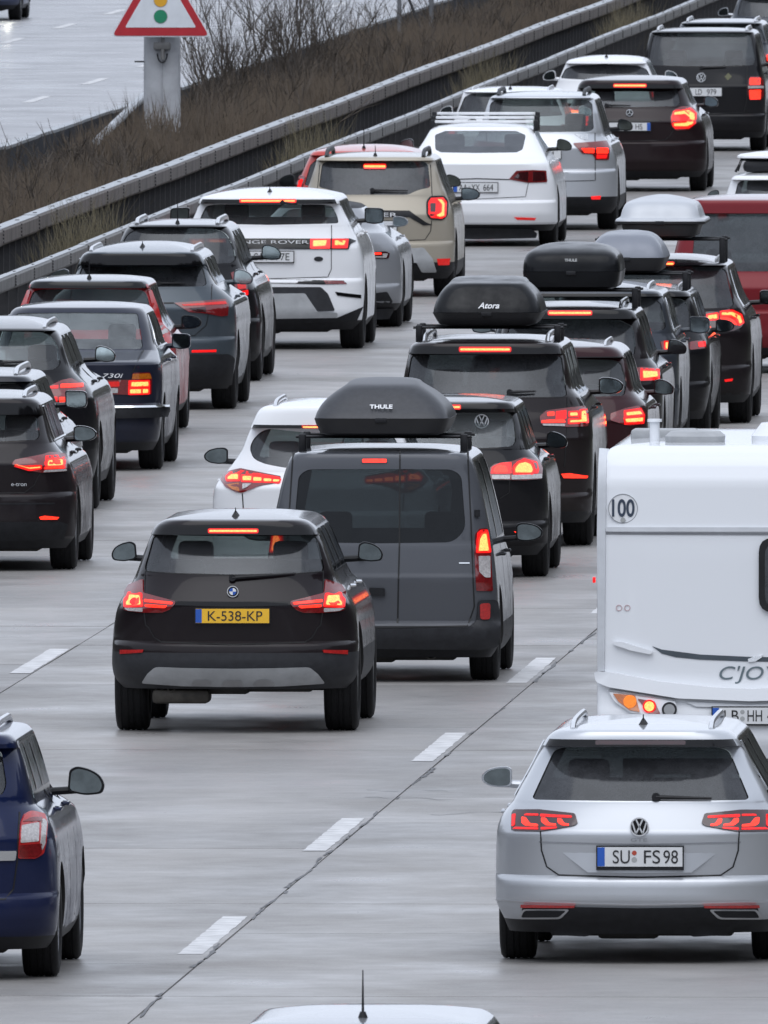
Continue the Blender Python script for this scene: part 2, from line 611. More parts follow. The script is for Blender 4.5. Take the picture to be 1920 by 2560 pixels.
concrete('concrete', (0.232, 0.223, 0.215), 0.26, 0.62, 0.13, 0.32, 0.16)
concrete('far_concrete', (0.21, 0.21, 0.22), 0.20, 0.40, 0.0, 0.28, 0.05)
concrete('shoulder_asphalt', (0.085, 0.078, 0.070), 0.35, 0.6, 0.0)
simple('joint', (0.20, 0.198, 0.195), 0.7, var=0.3)
simple('joint_tar', (0.05, 0.05, 0.053), 0.5, var=0.5, scale=3)
simple('line_paint', (0.50, 0.50, 0.505), 0.55, var=0.32, scale=4)
simple('earth', (0.055, 0.046, 0.036), 0.9, var=0.35, scale=2)
simple('grassland', (0.05, 0.055, 0.03), 0.9, var=0.35, scale=0.5)
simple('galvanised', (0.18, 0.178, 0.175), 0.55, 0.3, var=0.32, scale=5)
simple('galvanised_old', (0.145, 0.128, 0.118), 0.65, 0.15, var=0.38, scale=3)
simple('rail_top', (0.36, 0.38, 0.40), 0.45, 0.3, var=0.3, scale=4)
simple('post_dark', (0.035, 0.035, 0.038), 0.65, 0.2, var=0.3)
simple('barrier_dark', (0.022, 0.026, 0.034), 0.65, 0.0, var=0.35, scale=3, spec=0.2)

def sheet(name, x0, x1, y0, y1, z, mat, parent=None, kind='structure'):
    me = mesh(name, [(x0, y0, z), (x1, y0, z), (x1, y1, z), (x0, y1, z)], [(0, 1, 2, 3)])
    o = link(name, me, parent, mat)
    if kind and parent is None:
        tag(o, kind=kind)
    return o

sheet('ground', -880, 880, -580, 2590, -0.10, 'grassland')
road = sheet('road', -20.45, -2.6, -120, 1600, -0.014, 'joint')
LANES = [(-18.55, -14.626), (-14.618, -10.681), (-10.673, -6.848), (-6.84, -3.2)]
SLAB = 5.0
Y0, Y1 = 192.0, 442.0
for (a, b_) in LANES:
    w = b_ - a
    c = 0.003
    v = [(0, 0, -0.012), (w, 0, -0.012), (w, SLAB - 0.007, -0.012), (0, SLAB - 0.007, -0.012),
         (c, c, 0.0), (w - c, c, 0.0), (w - c, SLAB - 0.007 - c, 0.0), (c, SLAB - 0.007 - c, 0.0)]
    me = mesh('slab', v, [(4, 5, 6, 7), (0, 1, 5, 4), (1, 2, 6, 5), (2, 3, 7, 6), (3, 0, 4, 7)])
    me.materials.append(MAT['concrete'])
    n = int((Y1 - Y0) / SLAB)
    for i in range(n):
        o = link('slab', me, road)
        o.location = (a, Y0 + i * SLAB, random.uniform(-0.002, 0.002))
    sheet('far_pavement', a, b_, Y1 + 0.01, 1600, 0.0, 'concrete', road)
    sheet('near_pavement', a, b_, -120, Y0 - 0.01, 0.0, 'concrete', road)
sheet('shoulder_strip', -20.45, -18.565, -120, 1600, 0.0, 'shoulder_asphalt', road)

DASH = {}
def dash(x, y, w, l, z=0.003):
    key = (round(w, 3), round(l, 2))
    if key not in DASH:
        # worn paint: ends and flanks nibbled away
        n = 24
        L_, R_ = [], []
        for i in range(n + 1):
            L_.append((random.uniform(0, 0.010), l * i / n)); R_.append((w - random.uniform(0, 0.012), l * i / n))
        v = [(p[0], p[1], 0.0) for p in L_] + [(p[0], p[1], 0.0) for p in R_]
        me = mesh('lane_dash', v, [(i, n + 1 + i, n + 2 + i, i + 1) for i in range(n)])
        me.materials.append(MAT['line_paint'])
        DASH[key] = me
    o = link('lane_dash', DASH[key], road)
    o.location = (x, y, z)
for k in range(-2, 26):
    dash(-10.885, 233.5 + 18 * k, 0.17, 6.3)
    dash(-14.80, 235.7 + 18 * k, 0.17, 6.2)
sheet('edge_line', -19.0, -18.78, -120, 1600, 0.004, 'line_paint', road)
sheet('edge_line', -6.6, -6.35, -120, 1600, 0.004, 'line_paint', road)

# broken tar in the long joint beside the lane line
V, F = [], []
y = 195.0
while y < 520:
    l = random.uniform(0.4, 3.2)
    n = max(2, int(l / 0.25))
    x = -10.675 + random.uniform(-0.02, 0.02)
    b0 = len(V)
    for i in range(n + 1):
        w = random.uniform(0.002, 0.013) + (0.012 if random.random() < 0.12 else 0)
        xx = x + 0.015 * math.sin((y + l * i / n) * 1.3)
        V += [(xx - w, y + l * i / n, 0.0045), (xx + w, y + l * i / n, 0.0045)]
    F += [(b0 + 2 * i, b0 + 2 * i + 1, b0 + 2 * i + 3, b0 + 2 * i + 2) for i in range(n)]
    y += l + random.choice([0.1, 0.3, 0.6, 1.5, 2.5, 4.0])
# cracks and patched spots
for (cx_, cy_) in ((-10.9, 262.0), (-10.95, 263.5), (-9.2, 268.0), (-8.9, 270.5), (-10.3, 258.5), (-9.7, 275.0), (-8.3, 272.5)):
    n = 10
    b0 = len(V)
    x, y = cx_, cy_
    for i in range(n + 1):
        w = random.uniform(0.005, 0.03)
        V += [(x, y - w, 0.0048), (x, y + w, 0.0048)]
        x += random.uniform(0.03, 0.09); y += random.uniform(-0.25, 0.2)
    F += [(b0 + 2 * i, b0 + 2 * i + 2, b0 + 2 * i + 3, b0 + 2 * i + 1) for i in range(n)]
tag(link('joint_tar', mesh('joint_tar', V, F), road, 'joint_tar'), kind='stuff')

# far carriageway
far = sheet('far_road', -41.5, -24.9, -120, 1800, 0.0, 'far_concrete')
for k in range(0, 24):
    o = link('far_dash', DASH[(0.17, 6.3)], far); o.location = (-28.78, 513.0 + 18 * k - 0.0, 0.004)
    o = link('far_dash', DASH[(0.17, 6.3)], far); o.location = (-32.35, 521.5 + 18 * k, 0.004)
sheet('far_edge_line', -25.75, -25.5, -120, 1800, 0.004, 'line_paint', far)

# ------------------------------------------------------------------ median: bank, guardrails, scrub
def vnoise(x, y):
    return math.sin(x * 1.7 + 0.3 * math.sin(y * 0.31)) * 0.4 + math.sin(y * 0.23 + 1.3) * 0.35 + math.sin(y * 0.71 + x * 0.9) * 0.25
xs = np.linspace(-24.95, -20.40, 24)
ys = np.linspace(300, 900, 500)
V = []
for yy in ys:
    for xx in xs:
        u = (xx + 24.95) / 4.55
        h = 0.22 * math.sin(math.pi * min(1, max(0, u))) ** 0.7
        V.append((xx, yy, -0.03 + h + 0.03 * vnoise(xx * 3, yy * 5) * (0.05 < u < 0.95)))
nx = len(xs)
F = [(j * nx + i, j * nx + i + 1, (j + 1) * nx + i + 1, (j + 1) * nx + i) for j in range(len(ys) - 1) for i in range(nx - 1)]
tag(link('median_bank', mesh('median_bank', V, F, True), None, 'earth'), kind='structure')

def guardrail(name, label, x, ztop, face_h, top_w, post_gap, face_mat, y0, y1, post_x, lip=0.0):
    root = empty(name, (x, y0, 0))
    tag(root, label, 'guardrail')
    seg = 4.0
    # folded steel box section: flat face, turned-in lips, flat top with bolt slots, lapped joint strip
    prof = [(0.0, -face_h), (0.012, -face_h + 0.02), (0.012, -0.02), (0.0, 0.0), (-top_w, 0.004), (-top_w - 0.012, -0.03), (-top_w, -face_h), (-0.02, -face_h - 0.012)]
    n = len(prof)
    v = [(p[0], q, p[1]) for q in (0.0, seg - 0.002) for p in prof]
    f = [(i, (i + 1) % n, n + (i + 1) % n, n + i) for i in range(n)] + [tuple(range(n))[::-1], tuple(range(n, 2 * n))]
    me = mesh('rail_section', v, f)
    me.materials.append(MAT[face_mat])
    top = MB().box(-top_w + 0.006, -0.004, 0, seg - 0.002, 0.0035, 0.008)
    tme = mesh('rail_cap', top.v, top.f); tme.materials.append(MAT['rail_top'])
    bolts = MB()
    for kk in range(4):
        bolts.box(0.012, 0.024, -0.02, 0.02, -face_h + 0.025 + kk * (face_h - 0.05) / 3.2, -face_h + 0.025 + kk * (face_h - 0.05) / 3.2 + 0.022)
    for kk in (0.9, 1.05):
        bolts.box(-top_w * 0.62, -top_w * 0.38, kk, kk + 0.06, 0.007, 0.014)
    bme = mesh('bolts', bolts.v, bolts.f); bme.materials.append(MAT['post_dark'])
    lap = MB().box(0.004, 0.016, -0.035, 0.035, -face_h + 0.004, -0.006)
    lme = mesh('lap_strip', lap.v, lap.f); lme.materials.append(MAT['post_dark'])
    k = int((y1 - y0) / seg)
    for i in range(k):
        o = link('rail_section', me, root)
        o.location = (random.uniform(-0.002, 0.002), i * seg, ztop + random.uniform(-0.003, 0.003) + 0.008 * math.sin(i * 0.5))
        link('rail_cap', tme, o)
        tag(link('bolts', bme, o), kind='stuff')
    pm = MB().box(-0.05, 0.05, -0.03, 0.03, -0.15, ztop - 0.03)
    pme = mesh('post', pm.v, pm.f); pme.materials.append(MAT['post_dark'])
    q = 0.0
    while q < k * seg:
        o = link('post', pme, root)
        o.location = (post_x, q, 0)
        q += post_gap
    return root
guardrail('guardrail', 'low grey steel guardrail along the left lane', -20.58, 0.75, 0.15, 0.10, 2.0, 'galvanised', 372, 772, -0.11)
guardrail('guardrail', 'higher weathered steel guardrail in front of the dead scrub', -21.53, 0.92, 0.18, 0.17, 1.3333, 'galvanised_old', 372, 772, -0.10)

fb = empty('far_barrier', (-24.40, 372, 0))
tag(fb, 'dark blue-grey barrier wall beyond the scrub along the far carriageway', 'barrier')
bm_ = MB().add([(0.06, 0, 0.0), (0.05, 0, 0.86), (-0.05, 0, 0.86), (-0.09, 0, 0.0), (0.06, 3.985, 0.0), (0.05, 3.985, 0.86), (-0.05, 3.985, 0.86), (-0.09, 3.985, 0.0)],
               [(0, 1, 2, 3), (4, 7, 6, 5), (0, 4, 5, 1), (1, 5, 6, 2), (2, 6, 7, 3), (3, 7, 4, 0)])
fme = mesh('barrier_panel', bm_.v, bm_.f); fme.materials.append(MAT['barrier_dark'])
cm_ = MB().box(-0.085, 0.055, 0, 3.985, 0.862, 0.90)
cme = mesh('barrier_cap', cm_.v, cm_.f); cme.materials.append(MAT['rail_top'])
for i in range(100):
    o = link('barrier_panel', fme, fb); o.location = (0, i * 4.0, random.uniform(-0.01, 0.01))
    link('barrier_cap', cme, o)

def twig_mat(name, c0, c1):
    m, nt, out = nodes_of(name)
    b = principled(nt, out)
    n = noise(nt, 1.3, 5.0, 0.7)
    n2 = noise(nt, 30.0, 2.0)
    c = mix_rgb(nt, n2, ramp(nt, n, c0, c1), [0.5 * (a + e) for a, e in zip(c0, c1)])
    nt.links.new(c, b.inputs['Base Color'])
    b.inputs['Roughness'].default_value = 0.85
    MAT[name] = m
twig_mat('scrub', (0.016, 0.013, 0.010), (0.115, 0.084, 0.056))
twig_mat('dry_grass', (0.05, 0.045, 0.026), (0.15, 0.125, 0.075))
twig_mat('bark', (0.030, 0.025, 0.021), (0.095, 0.076, 0.060))

def strands(name, n, xr, yr, hfun, rad, lean, mat, zbase=0.1):
    """n tapering, bent three-sided stalks as one mesh"""
    x = rng.uniform(*xr, n); y = rng.uniform(*yr, n)
    h = np.array([hfun(a, b_) for a, b_ in zip(x, y)]) * rng.uniform(0.45, 1.0, n) ** 0.8
    keep = h > 0.08
    x, y, h = x[keep], y[keep], h[keep]; n = len(x)
    dx, dy = rng.normal(0, lean, n), rng.normal(0, lean, n)
    r = rad * rng.uniform(0.6, 1.3, n)
    V = np.zeros((n, 7, 3))
    for lv, (t, k) in enumerate(((0, 1.0), (0.55, 0.75))):
        cx, cy, cz = x + dx * h * t * 0.6, y + dy * h * t * 0.6, zbase - 0.1 + h * t
        for q in range(3):
            a = 2 * math.pi * q / 3
            V[:, lv * 3 + q, 0] = cx + r * k * math.cos(a); V[:, lv * 3 + q, 1] = cy + r * k * math.sin(a); V[:, lv * 3 + q, 2] = cz
    V[:, 6, 0] = x + dx * h; V[:, 6, 1] = y + dy * h; V[:, 6, 2] = zbase - 0.1 + h
    T = np.array([(0, 1, 4), (0, 4, 3), (1, 2, 5), (1, 5, 4), (2, 0, 3), (2, 3, 5), (3, 4, 6), (4, 5, 6), (5, 3, 6)])
    Fc = (np.arange(n)[:, None, None] * 7 + T[None]).reshape(-1, 3)
    me = bpy.data.meshes.new(name)
    me.vertices.add(n * 7); me.vertices.foreach_set('co', V.reshape(-1))
    me.loops.add(len(Fc) * 3); me.loops.foreach_set('vertex_index', Fc.reshape(-1))
    me.polygons.add(len(Fc)); me.polygons.foreach_set('loop_start', np.arange(len(Fc)) * 3)
    me.update(calc_edges=True)
    return link(name, me, None, mat)

def scrub_h(x, y):
    base = 0.66 + 0.30 * math.sin(y * 0.13) * math.sin(y * 0.041 + 1) + 0.16 * math.sin(y * 0.61 + x * 2.1) + 0.1 * math.sin(y * 1.9)
    edge = min(1.0, 0.45 + (x + 24.3) / 0.9, 0.55 + (-21.72 - x) / 0.5)
    return max(0.0, base) * max(0.15, edge) * (1.15 if y > 470 else 1.0)
o = strands('scrub', 80000, (-24.25, -21.74), (395, 720), scrub_h, 0.011, 0.16, 'scrub', 0.28)
tag(o, 'dense dead brown scrub filling the strip between the barriers', 'scrub', kind='stuff')
o = strands('dry_grass', 7000, (-24.2, -21.74), (395, 720), lambda x, y: 0.45 + 0.3 * math.sin(y * 0.37 + x), 0.004, 0.3, 'dry_grass', 0.28)
tag(o, 'pale dry grass stalks among the dead scrub', 'dry grass', kind='stuff')
o = strands('tall_stalks', 5200, (-24.2, -22.2), (395, 720), lambda x, y: max(0.0, 1.05 * (0.55 + 0.45 * math.sin(y * 0.19 + 2)) * (0.6 + 0.4 * math.sin(y * 0.043 + x))), 0.006, 0.14, 'scrub', 0.28)
tag(o, 'thin dead stalks standing up out of the scrub', 'stalks', kind='stuff')
def tuft_h(x, y):
    s = max(0.0, math.sin(y * 0.105 + 0.6)) ** 2 + 0.5 * max(0, math.sin(y * 0.31)) ** 4
    return 0.95 * s
o = strands('weeds', 17000, (-21.40, -20.72), (395, 720), tuft_h, 0.005, 0.25, 'dry_grass', 0.15)
tag(o, 'straggly weeds growing between the two guardrails', 'weeds', kind='stuff')

# ------------------------------------------------------------------ bare shrubs standing above the scrub
def bare_shrub(loc, h, spread, stems, label):
    root = empty('bare_shrub', loc)
    tag(root, label, 'shrub', 'bare shrubs on the median')
    b, t = MB(), MB()
    def grow(p, d, l, r, depth, tgt):
        n = 3
        pts = [p]
        for i in range(n):
            d = (d + Vector((random.gauss(0, 0.10), random.gauss(0, 0.10), 0.06))).normalized()
            pts.append(pts[-1] + d * l / n)
        tgt.tube(pts, r, 4 if depth else 5, r1=r * 0.55, cap=False)
        if depth < 3:
            for i in range(4 if depth < 2 else 3):
                q = pts[random.choice([1, 2, 3])]
                e = (d + Vector((random.gauss(0, 0.42), random.gauss(0, 0.42), random.uniform(0.0, 0.35)))).normalized()
                grow(q, e, l * random.uniform(0.45, 0.7), r * 0.5, depth + 1, t)
    for i in range(stems):
        a = random.uniform(0, 6.28)
        d = Vector((math.cos(a) * spread, math.sin(a) * spread, 1)).normalized()
        grow(Vector((random.gauss(0, 0.12), random.gauss(0, 0.25), -0.05)), d, h * random.uniform(0.5, 0.75), 0.015, 0, b)
    b.build('stems', 'bark', root, smooth=True, sharp=60)
    t.build('twigs', 'bark', root, smooth=True, sharp=60)
for args in (((-23.6, 517, 0.15), 1.5, 0.34, 13, 'broad bare shrub just right of the warning sign column'), ((-23.8, 527, 0.15), 1.95, 0.3, 14, 'tallest bare shrub, left of the middle of the scrub'),
             ((-23.5, 538, 0.15), 2.0, 0.26, 13, 'upright bare shrub at the top edge, second from the tallest'), ((-23.9, 553, 0.15), 1.7, 0.28, 11, 'bare shrub overlapping the far road at the top edge'),
             ((-24.0, 569, 0.15), 1.3, 0.25, 8, 'small thin bare shrub nearest the two posts'), ((-23.2, 506, 0.12), 0.9, 0.3, 6, 'low bare shrub at the foot of the warning sign column'),
             ((-24.0, 464, 0.12), 0.95, 0.25, 7, 'low bare shrub at the left edge above the guardrails'), ((-24.1, 470, 0.12), 0.8, 0.2, 5, 'thin bare shrub a little right of the left edge')):
    bare_shrub(*args)

# ------------------------------------------------------------------ woods lining the motorway on both sides
twig_mat('winter_wood', (0.012, 0.013, 0.009), (0.045, 0.040, 0.026))
def wood(name, label, x0, depth, ya, yb, h):
    nY, nP = int((yb - ya) / 3.0), 14
    V = []
    for j in range(nY + 1):
        yy = ya + (yb - ya) * j / nY
        hh = h * (1 + 0.22 * math.sin(yy * 0.071) + 0.15 * math.sin(yy * 0.21 + 1) + 0.10 * math.sin(yy * 0.63 + 2)) + random.uniform(-0.8, 0.8)
        for i in range(nP + 1):
            a = math.pi * i / nP
            V.append((x0 + depth * 0.5 * (1 - math.cos(a)) + random.uniform(-0.7, 0.7), yy + random.uniform(-0.8, 0.8), max(-0.2, hh * math.sin(a) ** 0.55 + random.uniform(-0.6, 0.6) - 0.2)))
    w = nP + 1
    F = [(j * w + i, j * w + i + 1, (j + 1) * w + i + 1, (j + 1) * w + i) for j in range(nY) for i in range(nP)]
    tag(link(name, mesh(name, V, F), None, 'winter_wood'), label, 'wood', kind='stuff')
wood('roadside_wood', 'dark winter wood along the right verge', 9.0, 14.0, -250, 1700, 13.0)
wood('roadside_wood', 'dark winter wood beyond the far carriageway', -68.0, 16.0, -250, 1700, 13.0)

# tangled low brush through the whole strip, too dense to tell one bush from the next
tw = MB()
def sprout(p, d, l, r, depth):
    pts = [p]
    for i in range(2):
        d = (d + Vector((random.gauss(0, 0.16), random.gauss(0, 0.16), 0.05))).normalized()
        pts.append(pts[-1] + d * l / 2)
    tw.tube(pts, r, 3, r1=r * 0.5, cap=False)
    if depth < 2:
        for i in range(3):
            e = (d + Vector((random.gauss(0, 0.5), random.gauss(0, 0.5), random.uniform(-0.1, 0.4)))).normalized()
            sprout(pts[random.choice([1, 2])], e, l * random.uniform(0.5, 0.75), r * 0.62, depth + 1)
for i in range(210):
    yy = random.uniform(405, 650)
    xx = random.uniform(-24.1, -22.0)
    hh = random.uniform(0.45, 0.95) * (1.25 if 500 < yy < 600 else 1.0)
    for k in range(5):
        a = random.uniform(0, 6.28)
        sprout(Vector((xx + random.gauss(0, 0.12), yy + random.gauss(0, 0.2), 0.12)), Vector((0.35 * math.cos(a), 0.35 * math.sin(a), 1)).normalized(), hh * 0.6, 0.014, 0)
tag(link('brush', mesh('brush', tw.v, tw.f), None, 'bark'), 'tangled bare brush rising out of the scrub', 'brush', kind='stuff')

# ------------------------------------------------------------------ vehicles: body shell
def prism_xz(poly, y0, y1):
    """closed prism: outline in (x, z) swept along y"""
    poly = dedupe(poly)
    n = len(poly)
    a = sum(poly[i - 1][0] * poly[i][1] - poly[i][0] * poly[i - 1][1] for i in range(n))
    if a < 0:
        poly = poly[::-1]
    v = [(p[0], y0, p[1]) for p in poly] + [(p[0], y1, p[1]) for p in poly]
    f = [tuple(range(n)), tuple(range(n, 2 * n))[::-1]]
    f += [(i, n + i, n + (i + 1) % n, (i + 1) % n) for i in range(n)]
    return v, f

def prism_yz(poly, x0, x1):
    poly = dedupe(poly)
    n = len(poly)
    v = [(x0, p[0], p[1]) for p in poly] + [(x1, p[0], p[1]) for p in poly]
    f = [tuple(range(n)), tuple(range(n, 2 * n))[::-1]]
    f += [(i, n + i, n + (i + 1) % n, (i + 1) % n) for i in range(n)]
    return v, f

class Shell:
    """car body as a stack of plan-view outlines: half width w(z), rear r(z), front f(z), rounded corners"""
    def __init__(s, S):
        s.S = S
        side = sorted(S['side'])
        s.ze = side[-1][0]
        s.zt = S['zt']
        s.w = pchip([p[0] for p in side], [p[1] for p in side])
        s.rp = S['rear']
        w0, r0 = s.w, lin([p[0] for p in s.rp], [p[1] for p in s.rp])
        ec = S.get('round', 0.06)
        def edge(z):
            u = min(1.0, max(0.0, (z - s.ze + ec) / ec))
            return 1 - math.sqrt(max(0.0, 1 - u * u))
        s.w = lambda z: w0(z) - ec * 0.95 * edge(z)        # rolled roof edge
        s.r = lambda z: r0(z) + ec * 0.45 * edge(z)
        s.extra = [s.ze - ec * (1 - t) for t in (0.0, 0.4, 0.65, 0.82, 0.93)]
        L, zb = S['L'], S['zb']
        zr = s.ze
        roof_r = s.r(zr)
        wsl = S.get('nose', 1.15)
        s.fp = [(S['zbot'], L - 0.22), (0.34, L - 0.02), (0.55, L), (0.70, L - 0.06), (zb - 0.17, L - 0.22), (zb - 0.06, L - wsl + 0.1), (zb - 0.01, L - wsl), (zr, L - wsl - (zr - zb) * S.get('wsl', 1.35))]
        s.f = lin([p[0] for p in s.fp], [p[1] for p in s.fp])
        k = S.get('cap', (0.55, 2.7, 0.34, 3.4))
        s.k = lin([0.5, zb - 0.1, zb + 0.25], [k[0], k[0], k[2]])
        s.p = lin([0.5, zb - 0.1, zb + 0.25], [k[1], k[1], k[3]])
        s.kf = lin([0.5, zb - 0.1, zb + 0.25], [0.75, 0.75, 0.45])
    def cap(s, x, z):
        q = min(abs(x) / max(1e-4, s.w(z)), 1.0)
        p = s.p(z)
        return s.k(z) * (1 - (1 - q ** p) ** (1 / p))
    def yr(s, x, z):
        return s.r(z) + s.cap(x, z)
    def yf(s, x, z):
        q = min(abs(x) / max(1e-4, s.w(z)), 1.0)
        return s.f(z) - s.kf(z) * (1 - (1 - q ** 2.6) ** (1 / 2.6))
    def rear(s, x, z, off=0.0):
        """point on the rear surface, off metres outwards"""
        e = 0.01
        w = s.w(z)
        xx = max(-w * 0.985, min(w * 0.985, x))
        y = s.yr(xx, z)
        dx = (s.yr(min(xx + e, w * 0.99), z) - s.yr(max(xx - e, -w * 0.99), z)) / (2 * e)
        n = Vector((dx, -1.0, 0.0)).normalized()
        return (x + n.x * off, y + n.y * off, z)
    def front(s, x, z, off=0.0):
        return (x, s.yf(x, z) + off, z)
    def flank(sgn):
        pass
    def side(s, sgn):
        return lambda y, z, off=0.0: (sgn * (s.w(z) + off), y, z)
    def ring(s, z, inset=0.0, ny=9):
        w, r, f, k, kf, p = s.w(z) - inset, s.r(z) + inset * 1.1, s.f(z) - inset, s.k(z), s.kf(z), s.p(z)
        kf = min(kf, (f - r) * 0.35)
        k = min(k, (f - r) * 0.35)
        pts = []
        N = 17
        for i in range(-N, N + 1):
            t = math.sin(math.pi / 2 * i / N)
            y = r + k * (1 - max(0.0, 1 - abs(t) ** p) ** (1 / p))
            pts.append((w * t, y))
        y0, y1 = r + k, f - kf
        for i in range(1, ny):
            pts.append((w, y0 + (y1 - y0) * i / ny))
        M = 10
        for i in range(M, -M - 1, -1):
            t = math.sin(math.pi / 2 * i / M)
            y = f - kf * (1 - max(0.0, 1 - abs(t) ** 2.6) ** (1 / 2.6))
            pts.append((w * t, y))
        for i in range(ny - 1, 0, -1):
            pts.append((-w, y0 + (y1 - y0) * i / ny))
        return pts
    def levels(s, z0, z1):
        zs = {round(z0, 4), round(z1, 4)}
        for src in (s.rp, s.fp, s.S['side'], [(z,) for z in s.extra]):
            for q in src:
                if z0 < q[0] < z1:
                    zs.add(round(q[0], 4))
        zs = sorted(zs)
        out = [zs[0]]
        for z in zs[1:]:
            if z - out[-1] < 0.0025:
                continue
            n = max(1, int(math.ceil((z - out[-1]) / 0.05)))
            a = out[-1]
            out += [a + (z - a) * i / n for i in range(1, n + 1)]
        return out
    def solid(s, z0, inset=0.0, top_drop=0.0):
        ze = s.ze - (0.02 if inset else 0)
        zs = s.levels(z0, ze)
        rings = [[(x, y, z) for x, y in s.ring(z, inset)] for z in zs]
        e = rings[-1]
        cy = sum(p[1] for p in e) / len(e)
        y0, y1 = min(p[1] for p in e), max(p[1] for p in e)
        cy = y0 * 0.42 + y1 * 0.58
        h = s.zt - top_drop - ze
        for q in (0.975, 0.94, 0.88, 0.8, 0.68, 0.52, 0.34, 0.15):
            rings.append([(x * q, cy + (y - cy) * q, ze + h * (1 - q ** 2.6)) for x, y, z in e])
        n = len(e)
        V = [p for rg in rings for p in rg]
        F = []
        for i in range(len(rings) - 1):
            for j in range(n):
                F.append((i * n + j, i * n + (j + 1) % n, (i + 1) * n + (j + 1) % n, (i + 1) * n + j))
        b = (len(rings) - 1) * n
        V.append((0, cy, s.zt - top_drop))
        F += [(b + j, b + (j + 1) % n, len(V) - 1) for j in range(n)]
        V.append((0, sum(p[1] for p in rings[0]) / n, z0))
        F += [((j + 1) % n, j, len(V) - 1) for j in range(n)]
        return V, F
    def roof_z(s, x, y):
        """height of the roof skin above (x, y)"""
        e = s.ring(s.ze)
        y0, y1 = min(p[1] for p in e), max(p[1] for p in e)
        cy = y0 * 0.42 + y1 * 0.58
        w = s.w(s.ze)
        qy = (cy - y) / (cy - y0) if y < cy else (y - cy) / (y1 - cy)
        qx = abs(x) / w
        q = min(1.0, (qx ** 3.4 + abs(qy) ** 3.4) ** (1 / 3.4))
        return s.ze + (s.zt - s.ze) * (1 - q ** 2.6)

def tmp_obj(name, v, f):
    me = bpy.data.meshes.new(name)
    me.from_pydata([tuple(p) for p in v], [], f)
    bm = bmesh.new(); bm.from_mesh(me)
    bmesh.ops.recalc_face_normals(bm, faces=bm.faces)
    bm.to_mesh(me); bm.free()
    o = bpy.data.objects.new(name, me)
    COL.objects.link(o)
    return o

def carve(body, cutters):
    for c in cutters:
        md = body.modifiers.new('cut', 'BOOLEAN')
        md.operation = 'DIFFERENCE'
        md.object = c
        md.solver = 'MANIFOLD'
    bpy.context.view_layer.update()
    me = bpy.data.meshes.new_from_object(body.evaluated_get(bpy.context.evaluated_depsgraph_get()))
    for c in cutters:
        m = c.data
        bpy.data.objects.remove(c)
        bpy.data.meshes.remove(m)
    m = body.data
    bpy.data.objects.remove(body)
    bpy.data.meshes.remove(m)
    return me

WHEELS = {}
def wheel_mesh():
    if WHEELS:
        return WHEELS
    # tyre: lathe about the x axis, unit outer radius, half width 0.33, tread grooves cut in
    prof = [(-0.30, 0.64), (-0.335, 0.72), (-0.345, 0.82), (-0.325, 0.93), (-0.28, 0.985), (-0.215, 1.0), (-0.21, 0.985), (-0.18, 0.985), (-0.175, 1.0), (-0.075, 1.0), (-0.07, 0.985), (-0.035, 0.985), (-0.03, 1.0),
            (0.03, 1.0), (0.035, 0.985), (0.07, 0.985), (0.075, 1.0), (0.175, 1.0), (0.18, 0.985), (0.21, 0.985), (0.215, 1.0), (0.28, 0.985), (0.325, 0.93), (0.345, 0.82), (0.335, 0.72), (0.30, 0.64)]
    n = 40
    v = [(x, rr * math.cos(2 * math.pi * k / n), rr * math.sin(2 * math.pi * k / n)) for x, rr in prof for k in range(n)]
    f = [(i * n + k, i * n + (k + 1) % n, (i + 1) * n + (k + 1) % n, (i + 1) * n + k) for i in range(len(prof) - 1) for k in range(n)]
    t = mesh('tyre', v, f, True, 40)
    bm = bmesh.new(); bm.from_mesh(t); bmesh.ops.recalc_face_normals(bm, faces=bm.faces); bm.to_mesh(t); bm.free()
    t.materials.append(MAT['rubber'])
    WHEELS['tyre'] = t
    for key, mat in (('rim', 'rim'), ('rim_dark', 'rim_dark')):
        b = MB()
        prof = [(0.27, 0.66), (0.30, 0.645), (0.28, 0.60), (0.10, 0.56), (-0.28, 0.58)]
        v = [(x, rr * math.cos(2 * math.pi * k / n), rr * math.sin(2 * math.pi * k / n)) for x, rr in prof for k in range(n)]
        f = [(i * n + k, i * n + (k + 1) % n, (i + 1) * n + (k + 1) % n, (i + 1) * n + k) for i in range(len(prof) - 1) for k in range(n)]
        b.add(v, f)
        b.disc((0.12, 0, 0), 0.17, 0.12, 20, 'x', 0.12)
        for q in range(5):
            a = 2 * math.pi * q / 5
            ca, sa = math.cos(a), math.sin(a)
            pts = []
            for rr, hw, x0, x1 in ((0.12, 0.075, 0.14, 0.24), (0.6, 0.055, 0.18, 0.27)):
                for sg in (-1, 1):
                    for x in (x0, x1):
                        pts.append((x, rr * ca - sg * hw * sa, rr * sa + sg * hw * ca))
            b.add(pts, [(0, 1, 3, 2), (4, 6, 7, 5), (1, 5, 7, 3), (0, 2, 6, 4), (0, 4, 5, 1), (2, 3, 7, 6)])
        b.disc((0.02, 0, 0), 0.42, 0.04, 24, 'x')          # brake disc behind the spokes
        me = mesh(key, b.v, b.f, True, 30)
        bm = bmesh.new(); bm.from_mesh(me); bmesh.ops.recalc_face_normals(bm, faces=bm.faces); bm.to_mesh(me); bm.free()
        me.materials.append(MAT[mat])
        WHEELS[key] = me
    return WHEELS

def add_wheels(root, xs, ys, rad, width, rim='rim'):
    W = wheel_mesh()
    for y in ys:
        for sg in (-1, 1):
            o = link('wheel', W['tyre'], root)
            sc = width / 2 / 0.345
            o.scale = (sg * sc, rad, rad)
            o.location = (sg * (xs - width / 2), y, rad)
            o.rotation_euler = (random.random() * 6, 0, 0)
            link('rim', W[rim], o)

